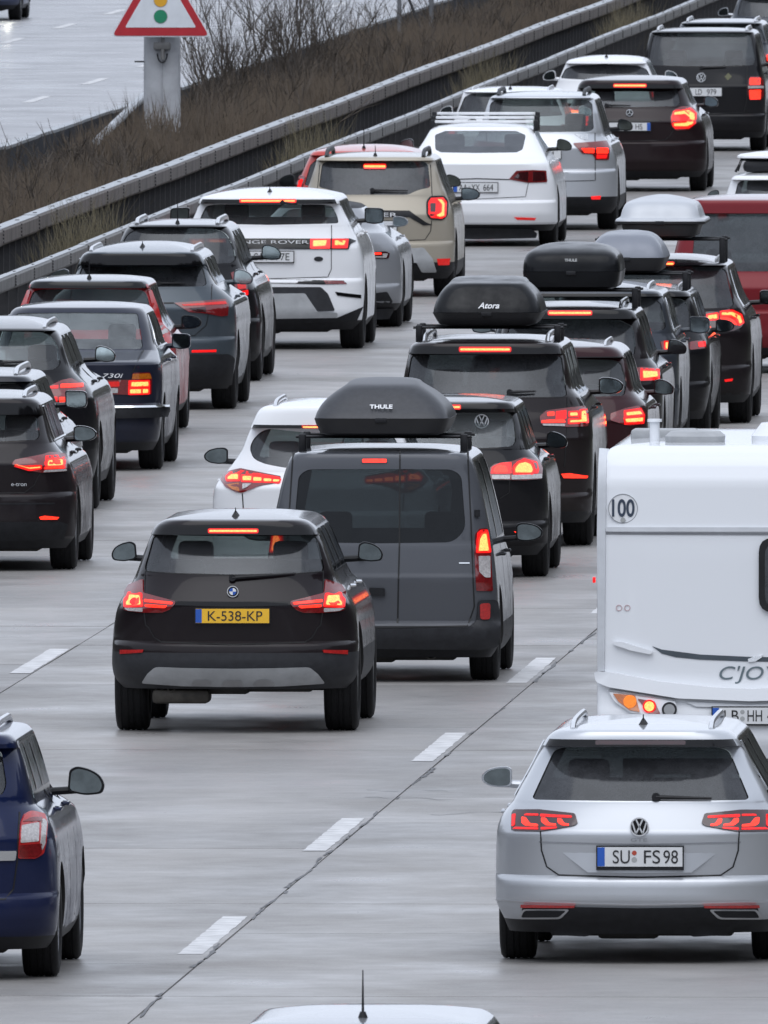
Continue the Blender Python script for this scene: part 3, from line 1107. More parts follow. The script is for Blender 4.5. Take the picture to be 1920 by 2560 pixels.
MIRROR_SHAPES = {
    'drop': [(0.0, -0.062), (0.0, 0.055), (0.03, 0.072), (0.10, 0.07), (0.17, 0.05), (0.21, 0.01), (0.205, -0.03), (0.16, -0.06), (0.08, -0.072)],
    'box': [(0.0, -0.07), (0.0, 0.07), (0.02, 0.08), (0.16, 0.075), (0.19, 0.06), (0.195, -0.04), (0.18, -0.07), (0.10, -0.085)],
    'wedge': [(0.0, -0.055), (0.01, 0.065), (0.05, 0.085), (0.12, 0.07), (0.18, 0.035), (0.205, -0.02), (0.19, -0.065), (0.10, -0.075)],
}
def add_mirror(root, sg, x, y, z, shape, mat, scale=1.0, glassmat='mirror_glass'):
    o2 = round_poly(MIRROR_SHAPES[shape], 0.03, 3)
    cx, cz = 0.1, 0.0
    rings = []
    for dy, k, dz in ((0.0, 0.97, 0), (-0.006, 1.0, 0), (0.03, 1.02, 0), (0.075, 0.93, 0), (0.11, 0.72, 0), (0.125, 0.4, 0)):
        rings.append([(sg * (x + scale * (cx + (p[0] - cx) * k)), y + dy * scale, z + scale * (cz + (p[1] - cz) * k) + dz) for p in o2])
    n = len(o2)
    v = [p for r in rings for p in r]
    f = [(i * n + k, i * n + (k + 1) % n, (i + 1) * n + (k + 1) % n, (i + 1) * n + k) for i in range(len(rings) - 1) for k in range(n)]
    f += [tuple(range(n))[::-1], tuple(range((len(rings) - 1) * n, len(rings) * n))]
    b = MB().add(v, f)
    # foot that ties the mirror to the door
    b.tube([(sg * (x - 0.10), y + 0.06, z - 0.055 * scale), (sg * (x - 0.02), y + 0.05, z - 0.05 * scale), (sg * (x + 0.06), y + 0.05, z - 0.045 * scale)], 0.024, 8)
    m = b.build('door_mirror', mat, root)
    gp = [(cx + (p[0] - cx) * 0.88, cz + (p[1] - cz) * 0.86) for p in o2]
    # pane slightly toed in and tipped down, as a driver sets it
    gv = [(sg * (x + scale * p[0]), y - 0.010 - 0.10 * (p[0] - 0.1) * scale * 0.0, z + scale * p[1]) for p in gp]
    gv2 = [(a, q + 0.004, c) for a, q, c in gv]
    me = MB().add(gv + gv2, [tuple(range(n)), tuple(range(n, 2 * n))] + [(i, (i + 1) % n, n + (i + 1) % n, n + i) for i in range(n)])
    me.build('mirror_glass', glassmat, m, smooth=False)
    return m

def add_plate(root, sh, P):
    """registration plate with its holder, blue band, characters and seals"""
    cx, z, w, h = P['c'][0], P['c'][1], P['w'], P['h']
    y = min(sh.yr(cx - w / 2, z), sh.yr(cx + w / 2, z), sh.yr(cx, z - h / 2), sh.yr(cx, z + h / 2), sh.yr(cx, z)) - P.get('off', 0.012)
    b = MB().box(cx - w / 2 - 0.008, cx + w / 2 + 0.008, y, y + 0.05, z - h / 2 - P.get('foot', 0.012), z + h / 2 + 0.008)
    hold = b.build('plate_holder', 'plastic', root, smooth=False)
    pl = MB().box(cx - w / 2, cx + w / 2, y - 0.004, y - 0.0005, z - h / 2, z + h / 2).build('license_plate', P.get('mat', 'plate_white'), root, smooth=False)
    e = -1 if P.get('band', 'left') == 'left' else 1
    MB().box(*sorted((cx + e * w / 2, cx + e * (w / 2 - 0.045))), y - 0.0055, y - 0.0042, z - h / 2 + 0.002, z + h / 2 - 0.002).build('country_band', 'plate_blue', pl, smooth=False)
    for t, x, tw in P['text']:
        lettering(t, h * 0.98, (cx + x, y - 0.0052, z), 'plate_ink', pl, width=tw, name='characters')
    for sx, sz, rr, m in P.get('seals', []):
        MB().disc((cx + sx, y - 0.0058, z + sz), rr, 0.0015, 16).build('seal', m, pl, smooth=False)
    return pl

def ring_mesh(c, r0, r1, d, n=36):
    v, f = [], []
    for rr, dy in ((r0, 0), (r1, 0), (r1, d), (r0, d)):
        v += [(c[0] + rr * math.cos(2 * math.pi * k / n), c[1] + dy, c[2] + rr * math.sin(2 * math.pi * k / n)) for k in range(n)]
    for a in range(4):
        f += [(a * n + k, a * n + (k + 1) % n, ((a + 1) % 4) * n + (k + 1) % n, ((a + 1) % 4) * n + k) for k in range(n)]
    return v, f

def stroke(b, p0, p1, w, y, d):
    a, q = Vector(p0), Vector(p1)
    n = (q - a).normalized()
    m = Vector((-n.y, n.x)) * w / 2
    pts = [a + m, a - m, q - m, q + m]
    b.add([(p.x, y, p.y) for p in pts] + [(p.x, y + d, p.y) for p in pts], [(0, 1, 2, 3), (4, 7, 6, 5), (0, 4, 5, 1), (1, 5, 6, 2), (2, 6, 7, 3), (3, 7, 4, 0)])

def add_emblem(root, sh, E):
    x, z, r, kind = E
    y = min(sh.yr(x, z + t * r) for t in (-1.0, -0.6, 0.0, 0.6, 1.0)) - 0.008
    back = MB().disc((x, y, z), r * 0.98, 0.012, 32).build('emblem', 'black_gloss', root)
    b = MB()
    b.add(*ring_mesh((x, y - 0.003, z), r * 0.86, r, 0.006))
    t = r * 0.16
    if kind == 'vw':
        for sg in (-1, 1):
            stroke(b, (x + sg * r * 0.36, z + r * 0.82), (x, z + r * 0.02), t, y - 0.003, 0.004)
            stroke(b, (x + sg * r * 0.74, z + r * 0.48), (x + sg * r * 0.36, z - r * 0.72), t, y - 0.003, 0.004)
            stroke(b, (x + sg * r * 0.36, z - r * 0.72), (x, z - r * 0.02), t, y - 0.003, 0.004)
    elif kind == 'star':
        for a in (90, 210, 330):
            stroke(b, (x, z), (x + r * 0.9 * math.cos(R(a)), z + r * 0.9 * math.sin(R(a))), t, y - 0.003, 0.004)
    elif kind == 'quarters':
        for q, m in ((0, 'white_print'), (1, 'plate_blue'), (2, 'white_print'), (3, 'plate_blue')):
            v = [(x, y - 0.002, z)] + [(x + r * 0.62 * math.cos(R(a)), y - 0.002, z + r * 0.62 * math.sin(R(a))) for a in range(q * 90, q * 90 + 91, 15)]
            v2 = [(a, c + 0.003, d) for a, c, d in v]
            n = len(v)
            MB().add(v + v2, [tuple(range(n)), tuple(range(n, 2 * n))[::-1]] + [(i, (i + 1) % n, n + (i + 1) % n, n + i) for i in range(n)]).build('emblem_field', m, back, smooth=False)
    b.build('emblem_ring', 'chrome', back, smooth=False)

def rect(x0, x1, z0, z1):
    return [(x0, z0), (x1, z0), (x1, z1), (x0, z1)]

def mirrored(poly):
    return [(-x, z) for x, z in poly][::-1]

def grow_poly(poly, d):
    poly = dedupe(poly)
    n = len(poly)
    a = sum(poly[i - 1][0] * poly[i][1] - poly[i][0] * poly[i - 1][1] for i in range(n))
    sg = 1 if a > 0 else -1
    out = []
    for i in range(n):
        p0, p, p1 = Vector(poly[i - 1]), Vector(poly[i]), Vector(poly[(i + 1) % n])
        e0, e1 = (p - p0).normalized(), (p1 - p).normalized()
        nrm = Vector((e0.y + e1.y, -e0.x - e1.x)) * sg
        nrm = nrm.normalized() if nrm.length > 0.2 else Vector((e0.y, -e0.x)) * sg
        out.append(tuple(p + nrm * d))
    return out

def add_seats(root, sh, zb):
    """front seats, rear bench and head rests, seen through the panes"""
    yc = sh.r(sh.ze) * 0.4 + sh.f(sh.ze) * 0.6
    w = sh.w(zb)
    zf = zb - 0.30
    for sg in (-1, 1):
        s = MB().rbox(sg * w * 0.48 - 0.24, sg * w * 0.48 + 0.24, yc + 0.05, yc + 0.2, zf, zb - 0.04, 0.05).build('front_seat', 'seat', root)
        MB().rbox(sg * w * 0.48 - 0.13, sg * w * 0.48 + 0.13, yc, yc + 0.10, zb + 0.01, zb + 0.20, 0.04).build('head_rest', 'seat', s)
    yb = min(yc - 0.75, yc - 0.5)
    s = MB().rbox(-w * 0.82, w * 0.82, yb, yb + 0.16, zf, zb - 0.10, 0.05).build('rear_bench', 'seat', root)
    for x in (-0.52, 0.52):
        MB().rbox(x * w - 0.13, x * w + 0.13, yb, yb + 0.09, zb - 0.07, zb + 0.09, 0.04).build('head_rest', 'seat', s)

def build_car(S):
    sh = Shell(S)
    zb, L, ya = S['zb'], S['L'], S['ya']
    root = empty(S['name'], (S['pos'][0], S['pos'][1], 0.0), S.get('rz', 0.0))
    tag(root, S['label'], S.get('cat', 'car'), S.get('group'))
    P = MAT[S['paint']]
    rad, tw = S.get('rad', 0.33), S.get('tw', 0.225)
    axles = (ya, ya + S['wb'])
    wmax = max(w for z, w in S['side'])
    # --- shell
    v, f = sh.solid(S['zbot'])
    body = tmp_obj('body', v, f)
    bvh = BVHTree.FromPolygons([Vector(p) for p in v], f)
    cut = []
    c = MB()
    for y in axles:
        for sg in (-1, 1):
            x0 = wmax - tw - 0.10
            c.disc((x0 if sg > 0 else -x0 - 0.5, y, rad + 0.01), rad + 0.055, 0.5, 40, 'x')
    cut.append(tmp_obj('cut_arches', c.v, c.f))
    v, f = sh.solid(zb - 0.34, 0.055, 0.045)
    cut.append(tmp_obj('cut_cabin', v, f))
    g = round_poly(S['glass'], S.get('ground', 0.03))
    zg0, zg1 = min(p[1] for p in g), max(p[1] for p in g)
    v, f = prism_xz(g, -0.8, max(sh.r(zg0), sh.r(zg1)) + 0.62)
    c = MB().add(v, f)
    wz0, wz1 = zb + 0.03, sh.ze - 0.045
    ws = [(-sh.w(wz0) + 0.11, wz0), (sh.w(wz0) - 0.11, wz0), (sh.w(wz1) - 0.10, wz1), (-sh.w(wz1) + 0.10, wz1)]
    ws = round_poly(ws, 0.05)
    yw = sh.f(wz1) - sh.kf(wz1) * 0.9
    v, f = prism_xz(ws, min(yw, sh.f(wz1) - 0.3), L + 0.5)
    c.add(v, f)
    cut.append(tmp_obj('cut_panes', c.v, c.f))
    # side panes: rear edge follows the rear corner, front edge the screen
    s0, s1 = zb + 0.015, sh.ze - 0.075
    yra, yrb = sh.r(s0) + sh.k(s0) + S.get('cp', 0.10), sh.r(s1) + sh.k(s1) + S.get('cp', 0.10) * 0.8
    yfa, yfb = sh.f(s0) - sh.kf(s0) - 0.06, sh.f(s1) - sh.kf(s1) - 0.0
    yfa = max(yfa, yfb + 0.25)
    nwin = S.get('nwin', 3)
    fr = {3: [0.0, 0.24, 0.60, 1.0], 2: [0.0, 0.46, 1.0], 1: [0.0, 1.0]}[nwin]
    wins = []
    for i in range(nwin):
        a, b_ = fr[i], fr[i + 1]
        gap = 0.035
        lo = (yra + (yfa - yra) * a + (gap if i else 0), yra + (yfa - yra) * b_ - (gap if i < nwin - 1 else 0))
        hi = (yrb + (yfb - yrb) * a + (gap if i else 0), yrb + (yfb - yrb) * b_ - (gap if i < nwin - 1 else 0))
        wins.append(round_poly([(lo[0], s0), (lo[1], s0), (hi[1], s1), (hi[0], s1)], 0.05))
    c = MB()
    for wpoly in wins:
        v, f = prism_yz(wpoly, -1.6, 1.6)
        c.add(v, f)
    cut.append(tmp_obj('cut_side', c.v, c.f))
    me = carve(body, cut)
    me.name = 'body'
    me.materials.clear()
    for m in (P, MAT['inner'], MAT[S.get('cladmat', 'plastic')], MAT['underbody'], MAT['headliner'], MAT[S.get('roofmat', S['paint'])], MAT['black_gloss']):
        me.materials.append(m)
    clad = S.get('clad', S['zbot'] + 0.09)
    idx = []
    for p in me.polygons:
        hit = bvh.find_nearest(p.center)
        d = hit[3] if hit[0] is not None else 1.0
        if d > 0.005:
            idx.append(4 if (p.normal.z < -0.6 and p.center.z > sh.ze - 0.1) else 1)
        elif p.normal.z < -0.85 and p.center.z < S['zbot'] + 0.05:
            idx.append(3)
        elif p.center.z < clad:
            idx.append(2)
        elif abs(p.normal.x) > 0.55 and s0 - 0.02 < p.center.z < s1 + 0.02 and yra - 0.02 + (yrb - yra) * (p.center.z - s0) / (s1 - s0) < p.center.y < yfa + (yfb - yfa) * (p.center.z - s0) / (s1 - s0):
            idx.append(6)
        elif 'bandz' in S and zg1 + 0.002 < p.center.z < S['bandz'] + 0.001 and p.normal.y < -0.35 and abs(p.center.x) < sh.w(p.center.z) * 0.95:
            idx.append(6)
        elif p.center.z > sh.ze - 0.03 and S.get('roofmat') and p.normal.z > 0.2:
            idx.append(5)
        else:
            idx.append(0)
    me.polygons.foreach_set('material_index', idx)
    me.polygons.foreach_set('use_smooth', [True] * len(me.polygons))
    me.set_sharp_from_angle(angle=R(32))
    link('body', me, root)
    # --- panes
    gm = S.get('gmat', 'glass_mid')
    rw = patch('rear_window', g, sh.rear, -0.010, gm, root, step=0.06, depth=0.016)
    patch('windscreen', ws, sh.front, -0.010, 'glass_front', root, step=0.12, depth=0.016)
    for wpoly in wins:
        for sg in (-1, 1):
            patch('side_window', wpoly, sh.side(sg), -0.003, S.get('smat', 'glass_side'), root, step=0.14, depth=0.014)
    if S.get('trim'):
        for sg in (-1, 1):
            b = MB()
            pts = [(sg * (sh.w(s0) + 0.004), yra - 0.02, s0 - 0.012), (sg * (sh.w(s0) + 0.004), yfa, s0 - 0.012)]
            b.tube(pts, 0.010, 6)
            n = 8
            b.tube([(sg * (sh.w(s0 + (s1 - s0) * t / n) + 0.004), yra + (yrb - yra) * t / n - 0.02, s0 + (s1 - s0) * t / n) for t in range(n + 1)], 0.009, 6)
            b.build('window_trim', S['trim'], root)
    # --- seams, panels, lamps
    for i, ln in enumerate(S.get('gaps', [])):
        for pts, wd in ([(ln['p'], ln.get('w', 0.007))] + ([([(-x, z) for x, z in ln['p']], ln.get('w', 0.007))] if ln.get('m', True) else [])):
            V, F = [], []
            fine = [pts[0]]
            for a, q in zip(pts[:-1], pts[1:]):
                n_ = max(1, int(math.hypot(q[0] - a[0], q[1] - a[1]) / 0.03))
                fine += [(a[0] + (q[0] - a[0]) * t / n_, a[1] + (q[1] - a[1]) * t / n_) for t in range(1, n_ + 1)]
            pts = fine
            for j, (x, z) in enumerate(pts):
                a, q = pts[max(0, j - 1)], pts[min(len(pts) - 1, j + 1)]
                d = Vector((q[0] - a[0], q[1] - a[1])).normalized()
                nx, nz = -d.y * wd / 2, d.x * wd / 2
                for sx, o in ((1, 0.003), (-1, 0.003), (-1, -0.006), (1, -0.006)):
                    V.append(sh.rear(x + sx * nx, z + sx * nz, o))
            for j in range(len(pts) - 1):
                for k in range(4):
                    F.append((j * 4 + k, j * 4 + (k + 1) % 4, j * 4 + 4 + (k + 1) % 4, j * 4 + 4 + k))
            F += [(0, 1, 2, 3), tuple(len(V) - 4 + k for k in range(4))]
            MB().add(V, F).build('panel_seam', ln.get('mat', 'gap'), root, smooth=False)
    for q in S.get('panels', []):
        polys = [q['p']] + ([mirrored(q['p'])] if q.get('m') else [])
        for pl in polys:
            patch(q['n'], pl, sh.rear, q.get('o', 0.004), q['mat'], root, step=q.get('st', 0.05), tilt=q.get('t', 0.0), rnd=q.get('r', 0.0), dome=q.get('d', 0.0), depth=q.get('dep', 0.012))
    for q in S.get('lights', []):
        for mi in ((False, True) if q.get('m', True) else (False,)):
            base = mirrored(q['p']) if mi else q['p']
            lt = patch(q.get('n', 'tail_light'), base, sh.rear, q.get('o', 0.010), q.get('mat', 'lens_red'), root, step=0.04, rnd=q.get('r', 0.012), depth=0.02)
            for el in q['els']:
                pl = mirrored(el['p']) if mi else el['p']
                if el['mat'] == 'lit':       # hot core inside a red lens, red halo painted round it as a glowing patch
                    oo = q.get('o', 0.010) + el.get('o', 0.004)
                    md = min(max(p[0] for p in pl) - min(p[0] for p in pl), max(p[1] for p in pl) - min(p[1] for p in pl))
                    patch('lamp_halo', grow_poly(pl, 0.013), sh.rear, oo - 0.0012, 'glow', lt, step=0.06, rnd=0.012, depth=0.0)
                    patch('lamp_core', grow_poly(pl, -min(0.013, md * 0.2)), sh.rear, oo + 0.0012, 'lit', lt, step=0.06, rnd=0.01, depth=0.0)
                    patch('lamp', pl, sh.rear, oo, 'lit_soft', lt, step=0.06, rnd=0.008, depth=0.0)
                    continue
                patch(el.get('n', 'lamp'), pl, sh.rear, q.get('o', 0.010) + el.get('o', 0.004), el['mat'], lt, step=0.05, rnd=el.get('r', 0.008), depth=0.0)
    for q in S.get('brake', []):
        x, z, hw, hh = q['c'][0], q['c'][1], q['hw'], q['hh']
        lit = q.get('mat', 'lit') == 'lit'
        hb = patch('brake_light', rect(x - hw * 1.06, x + hw * 1.06, z - hh * 1.35, z + hh * 1.35), sh.rear, 0.006, 'glow' if lit else 'lens_dark', root, step=0.06, rnd=hh)
        patch('lamp', rect(x - hw, x + hw, z - hh * (0.55 if lit else 1), z + hh * (0.55 if lit else 1)), sh.rear, 0.010, q.get('mat', 'lit'), hb, step=0.06, rnd=hh * 0.5, depth=0.0)
    if 'plate' in S:
        add_plate(root, sh, S['plate'])
    for e in S.get('emblem', []):
        add_emblem(root, sh, e)
    for t in S.get('words', []):
        y = sh.yr(t['c'][0], t['c'][1]) - 0.017
        lettering(t['t'], t['h'], (t['c'][0], y, t['c'][1]), t.get('mat', 'chrome'), root, width=t.get('w'), name='badge', shear=t.get('sh', 0.0))
    if 'wiper' in S:
        (x0, z0), (x1, z1) = S['wiper']
        b = MB()
        n = 6
        pts = [(x0 + (x1 - x0) * t / n, sh.yr(x0 + (x1 - x0) * t / n, z0 + (z1 - z0) * t / n) - 0.025, z0 + (z1 - z0) * t / n) for t in range(n + 1)]
        b.tube(pts, 0.016, 6, r1=0.008)
        b.disc((x0, pts[0][1] - 0.012, z0), 0.026, 0.035, 14)
        b.build('rear_wiper', 'plastic', root)
    # --- roof furniture
    ry0 = sh.r(sh.ze) + 0.22
    ry1 = sh.f(sh.ze) - 0.35
    if 'rails' in S:
        q = S['rails']
        for sg in (-1, 1):
            x = sg * sh.w(sh.ze) * q.get('x', 0.93)
            pts = []
            a, e = ry0 + q.get('dy', 0.0), ry1
            n = 14
            for t in range(n + 1):
                u = t / n
                lift = q.get('h', 0.055) * 0.85 * min(1.0, min(u, 1 - u) * 11)
                y = a + (e - a) * u
                pts.append((x, y, sh.roof_z(x, y) - 0.008 + lift * 0.85))
            b = MB().tube(pts, q.get('r', 0.019) * 0.8, 8, flat=1.2)
            b.build('roof_rail', q.get('mat', 'rail_silver'), root)
    an = S.get('antenna')
    if an:
        ax, ay = an.get('x', 0.0), sh.r(sh.ze) + an.get('dy', 0.3)
        az = sh.roof_z(ax, ay) - 0.01
        b = MB()
        if an['t'] == 'fin':
            prof = [(0.0, 0.0), (0.02, 0.03), (0.045, 0.05), (0.065, 0.048), (0.18, 0.0)]
            V = []
            for sg in (-1, 1):
                for (py, pz) in prof:
                    V.append((ax + sg * (0.034 if pz == 0 else 0.006), ay + py, az + pz))
            n = len(prof)
            b.add(V, [tuple(range(n))[::-1], tuple(range(n, 2 * n))] + [(i, (i + 1) % n, n + (i + 1) % n, n + i) for i in range(n)])
            b.tube([(ax, ay + 0.04, az + 0.04), (ax, ay + 0.03, az + 0.075)], 0.006, 6, r1=0.003)
        else:
            b.disc((ax, ay, az), 0.028, 0.04, 14, 'z', 0.014)
            b.tube([(ax, ay, az + 0.03), (ax, ay - 0.02 * an.get('h', 0.2), az + an.get('h', 0.2))], 0.008, 6, r1=0.003)
        b.build('antenna', S.get('antmat', 'plastic'), root)
    # --- mirrors
    mq = S.get('mirror', {})
    my = sh.f(zb + 0.1) - sh.kf(zb) - mq.get('dy', 0.12)
    mx = sh.w(zb + 0.02) + mq.get('gap', 0.10) * 1.05
    for sg in (-1, 1):
        add_mirror(root, sg, mq.get('x', mx), my, zb + mq.get('dz', 0.06), mq.get('s', 'drop'), mq.get('mat', S['paint']), mq.get('k', 1.0) * 0.86, mq.get('gm', 'mirror_glass'))
    # --- wheels, underside, seats
    add_wheels(root, S.get('track', wmax - 0.015), axles, rad, tw, S.get('rim', 'rim'))
    u = MB().rbox(-wmax * 0.62, wmax * 0.62, 0.45, L - 0.6, S['zbot'] - 0.03, S['zbot'] + 0.06, 0.015)
    u.tube([(-wmax * 0.75, ya, rad * 0.9), (wmax * 0.75, ya, rad * 0.9)], 0.04, 8)
    u.rbox(-wmax * 0.3, wmax * 0.12, 0.35, 0.75, S['zbot'] - 0.045, S['zbot'] + 0.05, 0.03)
    u.build('underbody', 'underbody', root)
    if S.get('muffler'):
        x0, x1, z0, z1 = S['muffler']
        MB().rbox(x0, x1, 0.22, 0.62, z0, z1, 0.03).build('muffler', 'muffler', root)
    for (x, z, rr) in S.get('exhaust', []):
        b = MB()
        y = sh.yr(x, max(z, S['zbot'])) + 0.02
        b.add(*ring_mesh((x, y, z), rr * 0.82, rr, 0.22, 20))
        b.disc((x, y + 0.06, z), rr * 0.83, 0.01, 20)
        b.build('exhaust_pipe', S.get('exmat', 'muffler'), root)
    if S.get('seats', True):
        add_seats(root, sh, zb)
    # shut lines of the doors and the sill joint along both flanks
    ysm = (yra + (yfa - yra) * 0.60, yfa - 0.02)
    for sg in (-1, 1):
        for yy in ysm:
            if yy < axles[0] + rad + 0.08 or yy > axles[1] - rad - 0.05:
                yy = max(axles[0] + rad + 0.10, min(axles[1] - rad - 0.07, yy))
            z0, z1 = S['zbot'] + 0.12, s0 - 0.02
            n_ = 9
            V = []
            for t in range(n_ + 1):
                z = z0 + (z1 - z0) * t / n_
                for dy, o in ((-0.006, 0.0007), (0.006, 0.0007), (0.006, -0.008), (-0.006, -0.008)):
                    V.append((sg * (sh.w(z) + o), yy + dy, z))
            F = [(j * 4 + k, j * 4 + (k + 1) % 4, j * 4 + 4 + (k + 1) % 4, j * 4 + 4 + k) for j in range(n_) for k in range(4)]
            F += [(0, 1, 2, 3), tuple(len(V) - 4 + k for k in range(4))]
            MB().add(V, F).build('door_seam', 'gap', root, smooth=False)
    # flank details: door handles and sill
    if S.get('handles', True):
        for sg in (-1, 1):
            for yy in (axles[0] + 0.25 * S['wb'], axles[0] + 0.62 * S['wb']):
                z = zb - 0.12
                MB().tube([(sg * (sh.w(z) - 0.005), yy, z), (sg * (sh.w(z) + 0.03), yy + 0.03, z), (sg * (sh.w(z) + 0.03), yy + 0.19, z), (sg * (sh.w(z) - 0.005), yy + 0.22, z)], 0.013, 6).build('door_handle', S.get('handlemat', S['paint']), root)
    if S.get('head'):
        for sg in (-1, 1):
            x = sg * wmax * 0.72
            z = S['head']
            pl = [(x + a, z + b_) for a, b_ in ((-0.17, -0.05), (0.15, -0.06), (0.17, 0.07), (-0.1, 0.06))]
            h = patch('head_light', pl, sh.front, 0.012, 'lens_clear', root, step=0.06, rnd=0.03)
            MB().disc((x, sh.yf(x, z) + 0.016, z), 0.06, 0.012, 20).build('lamp', 'head_lamp', h)
    return root, sh

# ------------------------------------------------------------------ vehicles: what each one is (metres; x from its centre line, z from the road)
CARS = []
CARS.append(dict(
    name='estate_car',
    label='silver estate car with unlit number plate SU FS 98, nearest behind the white caravan',
    cat='car',
    pos=(-7.9571, 232.0238),
    paint='silver',
    L=4.77,
    wb=2.79,
    ya=0.98,
    side=[(0.19, 0.8302), (0.27, 0.857), (0.3907, 0.9056), (0.5943, 0.9077), (0.7658, 0.9034), (0.8515, 0.8905), (0.9158, 0.8627), (0.9855, 0.8059), (1.0551, 0.7684), (1.1301, 0.7255), (1.248, 0.6612), (1.3552, 0.6076), (1.4388, 0.554)],
    zt=1.4738,
    zbot=0.19,
    glass=[(0.0, 1.3316), (0.479, 1.3273), (0.5433, 1.307), (0.6698, 1.023), (0.6505, 1.0101), (0.0, 1.0058), (-0.6505, 1.0101), (-0.6698, 1.023), (-0.5433, 1.307), (-0.479, 1.3273)],
    zb=1.0058,
    rear=[(0.19, 0.15), (0.29, 0.04), (0.4, 0.0), (0.5071, 0.003), (0.5241, 0.014), (0.5381, 0.036), (0.5461, 0.048), (0.7949, 0.022), (0.8109, 0.024), (0.8269, 0.032), (0.9858, 0.094), (1.0058, 0.1), (1.3316, 0.4095), (1.3396, 0.2095), (1.382, 0.2152), (1.4288, 0.2215), (1.4388, 0.2495)],
    rad=0.335,
    gmat='glass_priv',
    trim='chrome',
    rails={'mat': 'rail_silver', 'h': 0.06, 'x': 0.86, 'r': 0.022, 'dy': -0.05},
    antenna={'t': 'fin', 'dy': 0.42},
    mirror={'s': 'drop', 'k': 1.05, 'gap': 0.1, 'dz': 0.06},
    bandz=1.382,
    panels=[{'n': 'plate_recess', 'mat': 'silver', 'p': [(-0.538, 0.7336), (0.0, 0.7272), (0.538, 0.7336), (0.3194, 0.5675), (0.0, 0.5643), (-0.3183, 0.5675)], 'o': 0.006, 't': -0.16}, {'n': 'diffuser', 'mat': 'plastic', 'p': [(-0.7148, 0.3585), (0.0, 0.3478), (0.7148, 0.3585), (0.732, 0.246), (0.5712, 0.2246), (0.5391, 0.1764), (0.3247, 0.1656), (0.2926, 0.1817), (0.0, 0.1839), (-0.2968, 0.1817), (-0.329, 0.1656), (-0.5433, 0.1764), (-0.5712, 0.2246), (-0.7309, 0.246)], 'o': 0.02, 'r': 0.02}, {'n': 'exhaust_trim', 'mat': 'brushed', 'p': [(-0.7384, 0.2707), (-0.7094, 0.335), (-0.4233, 0.3392), (-0.4812, 0.2771)], 'o': 0.03, 'r': 0.02, 'm': True}, {'n': 'exhaust_opening', 'mat': 'plastic', 'p': [(-0.7169, 0.2814), (-0.6976, 0.3242), (-0.4469, 0.3285), (-0.494, 0.2878)], 'o': 0.034, 'r': 0.015, 'm': True}, {'n': 'reflector', 'mat': 'reflector', 'p': [(-0.7223, 0.3628), (-0.3954, 0.3628), (-0.3987, 0.3478), (-0.7255, 0.3435)], 'o': 0.026, 'm': True}],
    lights=[{'mat': 'lens_dark', 'p': [(-0.7941, 0.9244), (-0.7791, 0.948), (-0.6237, 0.9533), (-0.3987, 0.9319), (-0.3804, 0.8729), (-0.404, 0.8569), (-0.6076, 0.8194), (-0.7941, 0.8194)], 'els': [{'mat': 'lit_soft', 'p': [(-0.7277, 0.9051), (-0.7019, 0.9029), (-0.6773, 0.8676), (-0.6258, 0.8622), (-0.6258, 0.8472), (-0.7019, 0.8515), (-0.7255, 0.8676)]}, {'mat': 'lit_soft', 'p': [(-0.6055, 0.9029), (-0.5776, 0.9008), (-0.5562, 0.8708), (-0.5144, 0.8665), (-0.5144, 0.8537), (-0.5755, 0.8558), (-0.6055, 0.8783)]}, {'mat': 'lit_soft', 'p': [(-0.5058, 0.9008), (-0.4812, 0.8976), (-0.464, 0.8708), (-0.434, 0.8665), (-0.4362, 0.8547), (-0.4769, 0.8569), (-0.5026, 0.8729)]}, {'mat': 'glow', 'p': [(-0.613, 0.9265), (-0.4169, 0.918), (-0.4169, 0.9029), (-0.613, 0.9083)]}, {'mat': 'glow', 'p': [(-0.7877, 0.918), (-0.7662, 0.9244), (-0.7705, 0.8515), (-0.7877, 0.8429)]}, {'mat': 'glow', 'p': [(-0.7684, 0.8429), (-0.6237, 0.8429), (-0.6237, 0.8301), (-0.7834, 0.8301)]}, {'mat': 'glow', 'p': [(-0.6076, 0.8451), (-0.5058, 0.8494), (-0.5112, 0.8376), (-0.6076, 0.829)]}, {'mat': 'glow', 'p': [(-0.7019, 0.9265), (-0.6237, 0.9265), (-0.6237, 0.9137), (-0.7148, 0.9137)]}]}],
    brake=[{'c': (0.0, 1.3638), 'hw': 0.2626, 'hh': 0.0107, 'mat': 'lens_dark'}],
    gaps=[{'p': [(-0.613, 0.8172), (-0.6076, 0.7015), (-0.5755, 0.5997), (-0.5005, 0.5493), (0.0, 0.5375)], 'w': 0.008}, {'p': [(-0.6237, 0.7529), (0.0, 0.7401)], 'w': 0.01, 'mat': 'grey_print'}, {'p': [(-0.6141, 0.9522), (-0.6119, 0.8172)], 'w': 0.006}, {'p': [(-0.8991, 0.3843), (-0.7041, 0.38), (0.0, 0.365)], 'w': 0.009, 'mat': 'brushed'}],
    plate={'c': (0.0043, 0.665), 'w': 0.5251, 'h': 0.12, 'foot': 0.022, 'text': [('SU', -0.115, 0.105), ('FS', 0.075, 0.1), ('98', 0.19, 0.09)], 'off': 0.028, 'seals': [(-0.035, 0.024, 0.015, 'seal_red'), (-0.035, -0.018, 0.017, 'seal_grey')]},
    emblem=[(0.0, 0.8494, 0.0589, 'vw')],
    words=[{'t': 'GTE', 'c': (-0.0021, 0.769), 'h': 0.0306, 'w': 0.1018, 'mat': 'grey_print'}],
    wiper=((0.0997, 1.0315), (0.4426, 1.023))))
